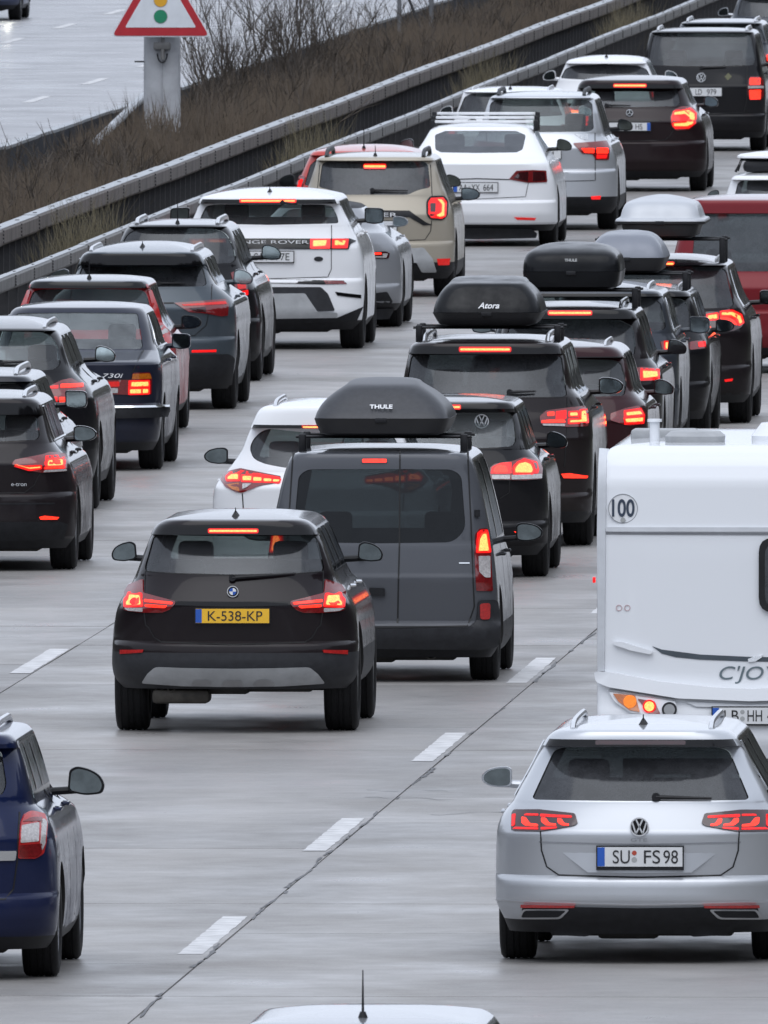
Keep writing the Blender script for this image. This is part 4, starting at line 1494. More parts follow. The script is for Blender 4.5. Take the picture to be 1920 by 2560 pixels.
CARS.append(dict(
    name='compact_suv',
    label='black compact SUV with yellow number plate and lit brake lights',
    cat='car',
    pos=(-12.4328, 275.5046),
    paint='black_plum',
    L=4.5,
    wb=2.78,
    ya=0.9,
    side=[(0.325, 0.845), (0.405, 0.895), (0.5056, 0.9086), (0.7, 0.9028), (0.8751, 0.8795), (1.0209, 0.8153), (1.1084, 0.7569), (1.3029, 0.6792), (1.4876, 0.6014), (1.5674, 0.5411)],
    zt=1.6024,
    zbot=0.325,
    glass=[(0.0, 1.4435), (0.5644, 1.4482), (0.5994, 1.4334), (0.6578, 1.2195), (0.6531, 1.1868), (0.4555, 1.1767), (0.0, 1.1666), (-0.4555, 1.1767), (-0.6531, 1.1868), (-0.6578, 1.2195), (-0.5994, 1.4334), (-0.5644, 1.4482)],
    zb=1.1666,
    rear=[(0.325, 0.15), (0.425, 0.04), (0.505, 0.0), (0.6389, 0.003), (0.6559, 0.014), (0.6699, 0.036), (0.6779, 0.048), (0.9435, 0.022), (0.9595, 0.024), (0.9755, 0.032), (1.1466, 0.114), (1.1666, 0.12), (1.4482, 0.2946), (1.4562, 0.1246), (1.5291, 0.1332), (1.5574, 0.1366), (1.5674, 0.1646)],
    rad=0.37,
    tw=0.25,
    gmat='glass_mid',
    rim='rim',
    antenna={'t': 'fin', 'dy': 0.3},
    mirror={'s': 'wedge', 'k': 1.08, 'gap': 0.09, 'dz': 0.1, 'mat': 'plastic'},
    handlemat='chrome',
    cladmat='plastic_grey',
    muffler=(-0.6, -0.18, 0.215, 0.32),
    clad=0.5837,
    bandz=1.5291,
    panels=[{'n': 'handle_strip', 'mat': 'black_gloss', 'p': [(-0.4011, 0.9721), (0.0011, 0.969), (0.4033, 0.9721), (0.4546, 0.9434), (0.0011, 0.9332), (-0.4524, 0.9434)]}, {'n': 'skid_plate', 'mat': 'skid_silver', 'p': [(-0.0021, 0.478), (-0.3127, 0.4819), (-0.5609, 0.4882), (-0.6182, 0.4373), (-0.664, 0.3635), (-0.3636, 0.3457), (-0.0021, 0.3406), (0.3594, 0.3457), (0.6598, 0.3635), (0.6139, 0.4373), (0.5567, 0.4882), (0.3085, 0.4819)], 'o': 0.03, 'r': 0.02, 'dep': 0.05}, {'n': 'skid_recess', 'mat': 'brushed', 'p': [(-0.0836, 0.3457), (-0.0645, 0.3928), (0.0603, 0.3928), (0.0793, 0.3457)], 'o': 0.034, 'r': 0.02}, {'n': 'skid_recess', 'mat': 'brushed', 'p': [(-0.3025, 0.3508), (-0.2809, 0.3966), (-0.1727, 0.3966), (-0.1447, 0.3482)], 'o': 0.034, 'r': 0.02, 'm': True}, {'n': 'reflector', 'mat': 'reflector', 'p': [(-0.832, 0.6092), (-0.6564, 0.6155), (-0.6627, 0.5939), (-0.832, 0.5786)], 'o': 0.008, 'm': True}],
    lights=[{'mat': 'lens_red', 'p': [(-0.8095, 0.92), (-0.8056, 1.0406), (-0.7744, 1.0857), (-0.6655, 1.13), (-0.6601, 1.0313), (-0.4244, 0.9745), (-0.4189, 0.955), (-0.4633, 0.9083), (-0.5177, 0.8866), (-0.6578, 0.885), (-0.7667, 0.8928), (-0.804, 0.9045)], 'els': [{'mat': 'lit', 'p': [(-0.7667, 1.025), (-0.6733, 1.0211), (-0.664, 0.9379), (-0.7884, 0.9301), (-0.7947, 0.9628), (-0.776, 0.9861)]}, {'mat': 'lit_soft', 'p': [(-0.6484, 0.9861), (-0.44, 0.9659), (-0.4431, 0.9488), (-0.6484, 0.9659)]}, {'mat': 'lit_soft', 'p': [(-0.6422, 0.9488), (-0.4773, 0.9395), (-0.4944, 0.9208), (-0.6422, 0.9286)]}, {'mat': 'lens_clear', 'p': [(-0.8009, 0.9177), (-0.6601, 0.92), (-0.6601, 0.8912), (-0.7667, 0.8975)]}, {'mat': 'glow', 'o': 0.002, 'p': [(-0.8056, 0.9822), (-0.7776, 1.0134), (-0.6694, 1.0328), (-0.6609, 0.9278), (-0.7667, 0.9208), (-0.804, 0.9239)]}]}],
    brake=[{'c': (0.0, 1.4863), 'hw': 0.175, 'hh': 0.0132, 'mat': 'lit'}],
    gaps=[{'p': [(-0.6539, 0.885), (-0.6406, 0.7917), (-0.6182, 0.7746), (-0.58, 0.7046), (-0.5265, 0.6715), (-0.0021, 0.6562)], 'w': 0.009}, {'p': [(-0.6531, 1.1822), (-0.6547, 0.885)], 'w': 0.006}, {'p': [(-0.6531, 1.1853), (-0.4555, 1.1744), (0.0011, 1.1635)], 'w': 0.006}],
    plate={'c': (-0.0004, 0.8656), 'w': 0.5399, 'h': 0.1042, 'mat': 'plate_yellow', 'foot': 0.006, 'text': [('K-538-KP', 0.02, 0.4)]},
    emblem=[(0.0011, 1.0437, 0.042, 'quarters')],
    words=[],
    wiper=((-0.0043, 1.1434), (0.4585, 1.1745)),
    exhaust=[(-0.5482, 0.3279, 0.028), (-0.4591, 0.3279, 0.028)]))
CARS.append(dict(
    name='panel_van',
    label='dark grey van with split rear doors under a matt black roof box',
    cat='van',
    pos=(-11.8513, 287.5313),
    paint='van_grey',
    L=4.32,
    wb=2.7,
    ya=0.8,
    side=[(0.19, 0.8423), (0.27, 0.8921), (0.3393, 0.9057), (0.5828, 0.9017), (0.8466, 0.8814), (1.0901, 0.8469), (1.3336, 0.8002), (1.5974, 0.7393), (1.7557, 0.6805)],
    zt=1.7907,
    zbot=0.19,
    glass=[(0.0, 1.6339), (0.5526, 1.6299), (0.6237, 1.5812), (0.6582, 1.1713), (0.5628, 1.0739), (0.0, 1.0657), (-0.5628, 1.0739), (-0.6582, 1.1713), (-0.6237, 1.5812), (-0.5526, 1.6299)],
    zb=1.0657,
    rear=[(0.19, 0.15), (0.29, 0.04), (0.4, 0.0), (0.435, 0.003), (0.452, 0.014), (0.466, 0.036), (0.474, 0.048), (0.7993, 0.022), (0.8153, 0.024), (0.8313, 0.032), (1.0457, 0.059), (1.0657, 0.065), (1.6339, 0.1332), (1.6419, 0.1332), (1.7457, 0.1452), (1.7557, 0.1732)],
    rad=0.335,
    gmat='glass_van',
    smat='glass_van',
    cap=(0.3, 4.2, 0.24, 4.6),
    nose=0.9,
    wsl=1.1,
    nwin=2,
    mirror={'s': 'drop', 'k': 1.15, 'gap': 0.1, 'dz': 0.02, 'mat': 'plastic'},
    handlemat='plastic',
    ground=0.07,
    clad=0.4407,
    panels=[{'n': 'bumper', 'mat': 'plastic_grey', 'p': [(0.0007, 0.4123), (0.6744, 0.4245), (0.7393, 0.4712), (0.7515, 0.6335), (0.8773, 0.6335), (0.9017, 0.4407), (0.8773, 0.2682), (0.7556, 0.248), (0.0007, 0.2581), (-0.7542, 0.248), (-0.8759, 0.2682), (-0.9003, 0.4407), (-0.8759, 0.6335), (-0.7501, 0.6335), (-0.738, 0.4712), (-0.673, 0.4245)], 'o': 0.03, 'r': 0.03}, {'n': 'reflector', 'mat': 'reflector', 'p': [(0.7593, 0.6062), (0.8289, 0.6096), (0.8255, 0.484), (0.761, 0.4857)], 'o': 0.038, 'r': 0.02, 'm': True}, {'n': 'door_handle', 'mat': 'plastic', 'p': [(-0.0764, 0.7289), (0.0413, 0.7248), (0.0453, 0.6639), (-0.0764, 0.668)], 'o': 0.03, 'r': 0.01}, {'n': 'door_badge', 'mat': 'chrome', 'p': [(0.6083, 0.921), (0.688, 0.921), (0.688, 0.9117), (0.6083, 0.9117)], 'o': 0.005}, {'n': 'hinge', 'mat': 'plastic', 'p': [(0.7231, 1.3214), (0.7556, 1.3214), (0.7556, 1.2687), (0.7231, 1.2687)], 'o': 0.02, 'm': True}],
    lights=[{'mat': 'lens_red', 'p': [(0.7237, 0.9847), (0.7288, 1.1374), (0.7593, 1.1781), (0.8145, 1.1798), (0.8408, 0.9847), (0.8595, 0.7004), (0.739, 0.7029)], 'els': [{'mat': 'lit', 'p': [(0.7441, 0.9999), (0.7508, 1.1035), (0.7763, 1.1459), (0.8102, 1.1501), (0.8323, 1.0016)]}, {'mat': 'lens_clear', 'p': [(0.7525, 0.9694), (0.834, 0.9694), (0.8391, 0.8048), (0.8018, 0.8065), (0.7593, 0.8489)]}, {'mat': 'glow', 'o': 0.002, 'p': [(0.7356, 0.9914), (0.7424, 1.1459), (0.7678, 1.1697), (0.8153, 1.1697), (0.8374, 0.9914)]}]}],
    brake=[{'c': (-0.0419, 1.6968), 'hw': 0.0933, 'hh': 0.0142, 'mat': 'lit_soft'}],
    gaps=[{'p': [(0.1529, 1.7699), (0.1529, 1.0698), (0.1387, 0.4306)], 'w': 0.012, 'm': False}, {'p': [(0.6683, 1.7597), (0.6987, 1.2118), (0.7251, 0.5828), (0.6744, 0.4367), (0.0007, 0.4204)], 'w': 0.01}],
    emblem=[],
    words=[],
    wiper=((-0.1373, 0.9643), (-0.0358, 1.0617)),
    exhaust=[(0.3902, 0.2124, 0.0407)]))
CARS.append(dict(
    name='compact_suv',
    label='white SUV with slanting lit tail light peeking out beside the van',
    cat='car',
    pos=(-13.1792, 308.4287),
    paint='white',
    L=4.48,
    wb=2.67,
    ya=0.88,
    side=[(0.21, 0.8561), (0.29, 0.9067), (0.4029, 0.9205), (0.7907, 0.9249), (0.9015, 0.9177), (0.9901, 0.879), (1.0511, 0.8263), (1.1342, 0.7598), (1.2339, 0.6934), (1.3447, 0.649), (1.4998, 0.5826), (1.6095, 0.5244)],
    zt=1.6445,
    zbot=0.21,
    glass=[(0.0, 1.3779), (0.4607, 1.4222), (0.5382, 1.389), (0.5936, 1.3225), (0.6147, 1.2616), (0.5826, 1.1785), (0.4884, 1.1369), (0.3222, 1.1065), (0.0, 1.0871), (-0.3222, 1.1065), (-0.4884, 1.1369), (-0.5826, 1.1785), (-0.6147, 1.2616), (-0.5936, 1.3225), (-0.5382, 1.389), (-0.4607, 1.4222)],
    zb=1.0871,
    rear=[(0.21, 0.15), (0.31, 0.04), (0.4, 0.0), (0.7158, 0.003), (0.7328, 0.014), (0.7468, 0.036), (0.7548, 0.048), (0.9296, 0.022), (0.9456, 0.024), (0.9616, 0.032), (1.0671, 0.144), (1.0871, 0.15), (1.4222, 0.3578), (1.4302, 0.1378), (1.4583, 0.1398), (1.5995, 0.1498), (1.6095, 0.1778)],
    rad=0.36,
    gmat='glass_mid',
    rails={'mat': 'rail_silver', 'x': 0.86, 'h': 0.05, 'r': 0.024, 'dy': -0.1},
    mirror={'s': 'drop', 'k': 1.1, 'gap': 0.1, 'dz': 0.06, 'mat': 'plastic'},
    ground=0.06,
    bandz=1.4583,
    panels=[],
    lights=[{'mat': 'lens_red', 'p': [(-0.8513, 1.0067), (-0.7931, 1.0732), (-0.6823, 1.1009), (-0.3443, 1.04), (-0.3554, 0.9901), (-0.5161, 0.9624), (-0.6601, 0.9015), (-0.7155, 0.907), (-0.8042, 0.9513)], 'els': [{'mat': 'lit', 'p': [(-0.7931, 1.0289), (-0.7598, 1.0594), (-0.6878, 1.0649), (-0.6878, 1.004), (-0.7875, 1.0023)]}, {'mat': 'lit', 'p': [(-0.6629, 1.0455), (-0.5798, 1.0444), (-0.5798, 0.9984), (-0.6629, 0.9984)]}, {'mat': 'lit', 'p': [(-0.5743, 1.0372), (-0.4967, 1.0333), (-0.4967, 0.9957), (-0.5743, 0.9957)]}, {'mat': 'lit', 'p': [(-0.4884, 1.0261), (-0.4164, 1.0223), (-0.4164, 0.9946), (-0.4884, 0.9946)]}, {'mat': 'lit', 'p': [(-0.4108, 1.0178), (-0.3499, 1.0151), (-0.3582, 0.9929), (-0.4108, 0.9929)]}, {'mat': 'glow', 'p': [(-0.6823, 1.0871), (-0.3499, 1.0333), (-0.3554, 1.0206), (-0.6823, 1.0594)]}, {'mat': 'lens_clear', 'p': [(-0.6574, 0.979), (-0.5826, 0.979), (-0.6269, 0.9458), (-0.6574, 0.9347)]}, {'mat': 'lens_amber', 'p': [(-0.7931, 0.968), (-0.6878, 0.9846), (-0.6823, 0.9126), (-0.7377, 0.9292)]}]}],
    brake=[{'c': (0.0, 1.4416), 'hw': 0.1662, 'hh': 0.0111, 'mat': 'lit'}],
    gaps=[{'p': [(-0.6629, 0.8959), (-0.6546, 0.7574)], 'w': 0.008}],
    emblem=[],
    words=[]))
CARS.append(dict(
    name='hatchback',
    label='black hatchback with round lit tail lamps and a ring sticker in its rear window',
    cat='car',
    pos=(-12.4528, 315.4941),
    paint='black',
    L=4.2,
    wb=2.58,
    ya=0.8,
    side=[(0.19, 0.7959), (0.27, 0.843), (0.2986, 0.8558), (0.501, 0.8599), (0.7033, 0.8518), (0.8409, 0.8315), (0.9462, 0.7992), (1.0109, 0.7506), (1.0757, 0.6899), (1.2457, 0.6413), (1.3914, 0.5968), (1.4804, 0.5685)],
    zt=1.5154,
    zbot=0.19,
    glass=[(0.0, 1.3833), (0.532, 1.3849), (0.5709, 1.3104), (0.5871, 1.1485), (0.5563, 1.104), (0.2973, 1.0935), (0.0, 1.0903), (-0.2973, 1.0935), (-0.5563, 1.104), (-0.5871, 1.1485), (-0.5709, 1.3104), (-0.532, 1.3849)],
    zb=1.0903,
    rear=[(0.19, 0.15), (0.29, 0.04), (0.4, 0.0), (0.4436, 0.003), (0.4606, 0.014), (0.4746, 0.036), (0.4826, 0.048), (0.8172, 0.022), (0.8332, 0.024), (0.8492, 0.032), (1.0703, 0.144), (1.0903, 0.15), (1.3849, 0.371), (1.3929, 0.171), (1.4684, 0.1827), (1.4804, 0.211)],
    rad=0.325,
    gmat='glass_clear',
    rim='rim',
    mirror={'s': 'wedge', 'k': 1.05, 'gap': 0.09, 'dz': 0.02, 'gm': 'mirror_glass'},
    ground=0.05,
    bandz=1.4684,
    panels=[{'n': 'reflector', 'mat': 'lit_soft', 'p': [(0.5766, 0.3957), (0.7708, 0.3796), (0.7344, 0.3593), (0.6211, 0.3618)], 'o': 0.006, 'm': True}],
    lights=[{'mat': 'lens_red', 'p': [(0.3718, 0.93), (0.4106, 0.9624), (0.5644, 0.9866), (0.6535, 1.0174), (0.7668, 0.9866), (0.7975, 0.9219), (0.7959, 0.8328), (0.6696, 0.8248), (0.3823, 0.8328)], 'els': [{'mat': 'lit', 'r': 0.03, 'p': [(0.5725, 0.8814), (0.5685, 0.93), (0.6049, 0.9745), (0.6615, 0.9866), (0.7101, 0.9624), (0.7303, 0.9138), (0.7182, 0.8774)]}, {'mat': 'lit_soft', 'r': 0.02, 'p': [(0.3985, 0.8895), (0.4106, 0.9381), (0.4511, 0.9583), (0.5077, 0.9462), (0.528, 0.8895)]}, {'mat': 'lens_clear', 'p': [(0.388, 0.8693), (0.5401, 0.8693), (0.5385, 0.8369), (0.3944, 0.8369)]}, {'mat': 'lens_clear', 'p': [(0.5523, 0.8693), (0.7927, 0.8733), (0.7927, 0.8369), (0.5523, 0.8328)]}, {'mat': 'glow', 'o': 0.002, 'p': [(0.3782, 0.8814), (0.3904, 0.9381), (0.4592, 0.9705), (0.5482, 0.9769), (0.5523, 0.8814)]}, {'mat': 'glow', 'o': 0.002, 'p': [(0.5604, 0.8774), (0.5644, 0.9543), (0.6454, 1.0069), (0.7506, 0.9745), (0.7708, 0.9057), (0.7627, 0.8774)]}]}],
    brake=[{'c': (0.0, 1.4371), 'hw': 0.1214, 'hh': 0.015, 'mat': 'lit'}],
    gaps=[{'p': [(0.5442, 0.9866), (0.5417, 0.8248), (0.5361, 0.7195), (0.4592, 0.671)], 'w': 0.007}],
    emblem=[],
    words=[],
    sticker=[(0.2973, 1.3145, 0.0607)]))
CARS.append(dict(
    name='large_suv',
    label='dark brown SUV carrying a glossy black roof box on silver rails',
    cat='car',
    pos=(-12.4802, 324.8652),
    paint='brown_black',
    L=4.8,
    wb=2.9,
    ya=0.95,
    side=[(0.21, 0.8591), (0.29, 0.9099), (0.6959, 0.9237), (0.9209, 0.9215), (1.0897, 0.9046), (1.191, 0.8652), (1.2922, 0.809), (1.371, 0.7437), (1.5285, 0.7077), (1.6635, 0.6796), (1.7704, 0.6458)],
    zt=1.8054,
    zbot=0.21,
    glass=[(0.0, 1.6635), (0.6289, 1.6579), (0.6537, 1.6354), (0.7021, 1.3147), (0.6796, 1.3012), (0.0, 1.2978), (-0.6796, 1.3012), (-0.7021, 1.3147), (-0.6537, 1.6354), (-0.6289, 1.6579)],
    zb=1.2978,
    rear=[(0.21, 0.15), (0.31, 0.04), (0.4, 0.0), (0.435, 0.003), (0.452, 0.014), (0.466, 0.036), (0.474, 0.048), (0.934, 0.022), (0.95, 0.024), (0.966, 0.032), (1.2778, 0.124), (1.2978, 0.13), (1.6635, 0.3311), (1.6715, 0.1511), (1.7401, 0.1604), (1.7604, 0.1631), (1.7704, 0.1911)],
    rad=0.375,
    tw=0.26,
    gmat='glass_priv',
    smat='glass_priv',
    rim='rim',
    rails={'mat': 'rail_silver', 'x': 0.9, 'h': 0.085, 'r': 0.026, 'dy': -0.1},
    mirror={'s': 'drop', 'k': 1.2, 'gap': 0.1, 'dz': 0.04},
    bandz=1.7401,
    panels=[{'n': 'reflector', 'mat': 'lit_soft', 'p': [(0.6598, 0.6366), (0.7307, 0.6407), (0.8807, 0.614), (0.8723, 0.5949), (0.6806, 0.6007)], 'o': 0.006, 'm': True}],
    lights=[{'mat': 'lens_red', 'p': [(0.4714, 1.1347), (0.5276, 1.1853), (0.7077, 1.2078), (0.8427, 1.2191), (0.8765, 1.1684), (0.8787, 1.0447), (0.7077, 1.0424), (0.4826, 1.0672)], 'els': [{'mat': 'lit', 'p': [(0.7189, 1.1684), (0.7864, 1.1707), (0.7921, 1.1347), (0.7212, 1.1324)]}, {'mat': 'lit', 'p': [(0.809, 1.1819), (0.854, 1.1887), (0.8708, 1.0784), (0.7189, 1.0728), (0.7189, 1.1066), (0.8112, 1.1099)]}, {'mat': 'lit_soft', 'p': [(0.5333, 1.1707), (0.5952, 1.1752), (0.5952, 1.1403), (0.5389, 1.1369)]}, {'mat': 'lit_soft', 'p': [(0.4883, 1.1009), (0.6739, 1.1122), (0.6908, 1.0807), (0.4883, 1.0784)]}, {'mat': 'glow', 'p': [(0.6064, 1.1774), (0.6942, 1.1887), (0.6964, 1.1122), (0.6064, 1.1066)]}, {'mat': 'lens_clear', 'p': [(0.4961, 1.0717), (0.6852, 1.0694), (0.6852, 1.0492), (0.4995, 1.0559)]}]}],
    brake=[{'c': (0.0, 1.7119), 'hw': 0.2138, 'hh': 0.0169, 'mat': 'lit'}],
    gaps=[{'p': [(0.7054, 1.2978), (0.7099, 1.0424), (0.6852, 0.6959)], 'w': 0.008}, {'p': [(0.6964, 1.2967), (0.001, 1.2922)], 'w': 0.006}],
    emblem=[],
    words=[{'t': 'V6 TDI', 'c': (0.6064, 0.9547), 'h': 0.041, 'w': 0.135}],
    wiper=((0.2126, 1.3429), (0.4376, 1.3507))))
CARS.append(dict(
    name='crossover',
    label='dark red crossover wedged just ahead of the brown SUV',
    cat='car',
    pos=(-12.2372, 332.9325),
    paint='dark_red',
    L=4.4,
    wb=2.65,
    ya=0.88,
    side=[(0.19, 0.8134), (0.27, 0.8615), (0.4562, 0.8746), (0.6945, 0.8852), (0.8533, 0.8812), (1.0121, 0.8719), (1.0783, 0.8216), (1.1445, 0.7581), (1.3034, 0.7157), (1.449, 0.676), (1.5549, 0.6098)],
    zt=1.5899,
    zbot=0.19,
    glass=[(0.0, 1.449), (0.5569, 1.4331), (0.6429, 1.4093), (0.6959, 1.2372), (0.676, 1.118), (0.0, 1.1048), (-0.676, 1.118), (-0.6959, 1.2372), (-0.6429, 1.4093), (-0.5569, 1.4331)],
    zb=1.1048,
    rear=[(0.19, 0.15), (0.29, 0.04), (0.4, 0.0), (0.59, 0.003), (0.607, 0.014), (0.621, 0.036), (0.629, 0.048), (0.8871, 0.022), (0.9031, 0.024), (0.9191, 0.032), (1.0848, 0.144), (1.1048, 0.15), (1.449, 0.3737), (1.457, 0.2137), (1.4649, 0.2148), (1.5449, 0.2257), (1.5549, 0.2537)],
    rad=0.34,
    gmat='glass_mid',
    rails={'mat': 'rail_silver', 'x': 0.9, 'h': 0.05},
    mirror={'s': 'wedge', 'k': 1.05, 'gap': 0.09, 'dz': 0.04},
    bandz=1.4649,
    panels=[],
    lights=[{'mat': 'lens_red', 'p': [(0.5569, 0.9658), (0.6893, 1.0121), (0.7952, 1.032), (0.8547, 0.9724), (0.8481, 0.8665), (0.7157, 0.8533), (0.5569, 0.9063)], 'els': [{'mat': 'lit', 'p': [(0.6826, 0.9791), (0.8084, 0.9923), (0.8322, 0.9526), (0.6893, 0.9393)]}, {'mat': 'lit', 'p': [(0.676, 0.9221), (0.8375, 0.9327), (0.8349, 0.8864), (0.6893, 0.8798)]}, {'mat': 'glow', 'o': 0.002, 'p': [(0.6694, 0.9923), (0.815, 1.0121), (0.8481, 0.946), (0.8415, 0.8692), (0.676, 0.8639)]}]}],
    brake=[],
    gaps=[],
    emblem=[],
    words=[]))
CARS.append(dict(
    name='estate_car',
    label='black estate car under the tall glossy black roof box, long lit brake bar',
    cat='car',
    pos=(-12.6012, 348.4865),
    paint='black_plum',
    L=4.6,
    wb=2.75,
    ya=0.92,
    side=[(0.19, 0.7948), (0.27, 0.8418), (0.6116, 0.8546), (0.8055, 0.8532), (0.9441, 0.8394), (1.0272, 0.7909), (1.0965, 0.7355), (1.2212, 0.687), (1.4151, 0.6385), (1.5606, 0.5761)],
    zt=1.5956,
    zbot=0.19,
    glass=[(0.0, 1.4567), (0.4584, 1.4498), (0.5761, 1.3874), (0.6039, 1.2212), (0.5969, 1.1242), (0.0, 1.1103), (-0.5969, 1.1242), (-0.6039, 1.2212), (-0.5761, 1.3874), (-0.4584, 1.4498)],
    zb=1.1103,
    rear=[(0.19, 0.15), (0.29, 0.04), (0.4, 0.0), (0.4757, 0.003), (0.4927, 0.014), (0.5067, 0.036), (0.5147, 0.048), (0.8423, 0.022), (0.8583, 0.024), (0.8743, 0.032), (1.0903, 0.144), (1.1103, 0.15), (1.4567, 0.3925), (1.4647, 0.1925), (1.5486, 0.2042), (1.5606, 0.2325)],
    rad=0.34,
    gmat='glass_priv',
    rim='rim_dark',
    rails={'mat': 'black_gloss', 'x': 0.88, 'h': 0.07, 'r': 0.022},
    mirror={'s': 'wedge', 'k': 1.05, 'gap': 0.1, 'dz': 0.04},
    bandz=1.5486,
    panels=[],
    lights=[{'mat': 'lens_red', 'p': [(0.5138, 0.9857), (0.6523, 1.0203), (0.7909, 1.0064), (0.8255, 0.9579), (0.8117, 0.8887), (0.5138, 0.8887)], 'els': [{'mat': 'lit', 'p': [(0.6593, 0.9926), (0.7978, 0.9857), (0.8075, 0.9233), (0.6662, 0.9095)]}, {'mat': 'glow', 'o': 0.002, 'p': [(0.6454, 1.0106), (0.8117, 0.9967), (0.8186, 0.8998), (0.6496, 0.8942)]}]}],
    brake=[{'c': (0.0, 1.5204), 'hw': 0.194, 'hh': 0.0166, 'mat': 'lit'}],
    gaps=[],
    emblem=[],
    words=[]))
CARS.append(dict(
    name='crossover',
    label='dark grey crossover with small paired lit lamps ahead of the tall black roof box',
    cat='car',
    pos=(-12.7312, 355.4308),
    paint='slate',
    L=4.4,
    wb=2.65,
    ya=0.9,
    side=[(0.21, 0.8426), (0.29, 0.8925), (0.5859, 0.9061), (0.8685, 0.9046), (1.0098, 0.8976), (1.1087, 0.8835), (1.1794, 0.8481), (1.2924, 0.8128), (1.462, 0.7704), (1.5821, 0.728)],
    zt=1.6521,
    zbot=0.21,
    glass=[(0.0, 1.5185), (0.6574, 1.5044), (0.728, 1.462), (0.7817, 1.2359), (0.7563, 1.2076), (0.0, 1.1935), (-0.7563, 1.2076), (-0.7817, 1.2359), (-0.728, 1.462), (-0.6574, 1.5044)],
    zb=1.1935,
    rear=[(0.21, 0.15), (0.31, 0.04), (0.4, 0.0), (0.6174, 0.003), (0.6344, 0.014), (0.6484, 0.036), (0.6564, 0.048), (0.95, 0.022), (0.966, 0.024), (0.982, 0.032), (1.1735, 0.144), (1.1935, 0.15), (1.5185, 0.345), (1.5265, 0.195), (1.5538, 0.2022), (1.5721, 0.207), (1.5821, 0.235)],
    rad=0.35,
    gmat='glass_mid',
    trim='chrome',
    rails={'mat': 'rail_silver', 'x': 0.9, 'h': 0.05, 'r': 0.022},
    mirror={'s': 'box', 'k': 1.15, 'gap': 0.1, 'dz': 0.02},
    bandz=1.5538,
    panels=[],
    lights=[{'mat': 'lens_red', 'p': [(0.728, 1.1017), (0.8623, 1.1087), (0.8693, 1.0239), (0.7492, 1.0211)], 'els': [{'mat': 'lit', 'p': [(0.7676, 1.0974), (0.7987, 1.0974), (0.7987, 1.031), (0.7704, 1.031)]}, {'mat': 'lit', 'p': [(0.8128, 1.0974), (0.8439, 1.0974), (0.8439, 1.0352), (0.8128, 1.0352)]}]}],
    brake=[],
    gaps=[],
    emblem=[],
    words=[]))
CARS.append(dict(
    name='estate_car',
    label='black estate car beneath the smooth grey roof box',
    cat='car',
    pos=(-12.5805, 362.6465),
    paint='black',
    L=4.6,
    wb=2.75,
    ya=0.9,
    side=[(0.19, 0.7462), (0.27, 0.7703), (0.5597, 0.8153), (0.7759, 0.8124), (0.9057, 0.8024), (0.9922, 0.7663), (1.0643, 0.7231), (1.1652, 0.6942), (1.3093, 0.651), (1.4319, 0.6077)],
    zt=1.4669,
    zbot=0.19,
    glass=[(0.0, 1.367), (0.5212, 1.3526), (0.5933, 1.3093), (0.651, 1.1075), (0.6222, 1.0787), (0.0, 1.0643), (-0.6222, 1.0787), (-0.651, 1.1075), (-0.5933, 1.3093), (-0.5212, 1.3526)],
    zb=1.0643,
    rear=[(0.19, 0.15), (0.29, 0.04), (0.4, 0.0), (0.5203, 0.003), (0.5373, 0.014), (0.5513, 0.036), (0.5593, 0.048), (0.8343, 0.022), (0.8503, 0.024), (0.8663, 0.032), (1.0443, 0.144), (1.0643, 0.15), (1.367, 0.3316), (1.375, 0.1816), (1.4219, 0.1936), (1.4319, 0.2216)],
    rad=0.34,
    gmat='glass_priv',
    trim='chrome',
    rails={'mat': 'rail_silver', 'x': 0.9, 'h': 0.05},
    mirror={'s': 'drop', 'k': 1.0, 'gap': 0.08, 'dz': -0.02, 'mat': 'plastic'},
    panels=[],
    lights=[{'mat': 'lens_red', 'p': [(0.6222, 0.9417), (0.7591, 0.9561), (0.7735, 0.8769), (0.6222, 0.8624)], 'els': [{'mat': 'glow', 'p': [(0.6942, 0.9374), (0.7591, 0.9417), (0.7634, 0.8913), (0.7014, 0.8884)]}]}],
    brake=[],
    gaps=[],
    emblem=[],
    words=[]))
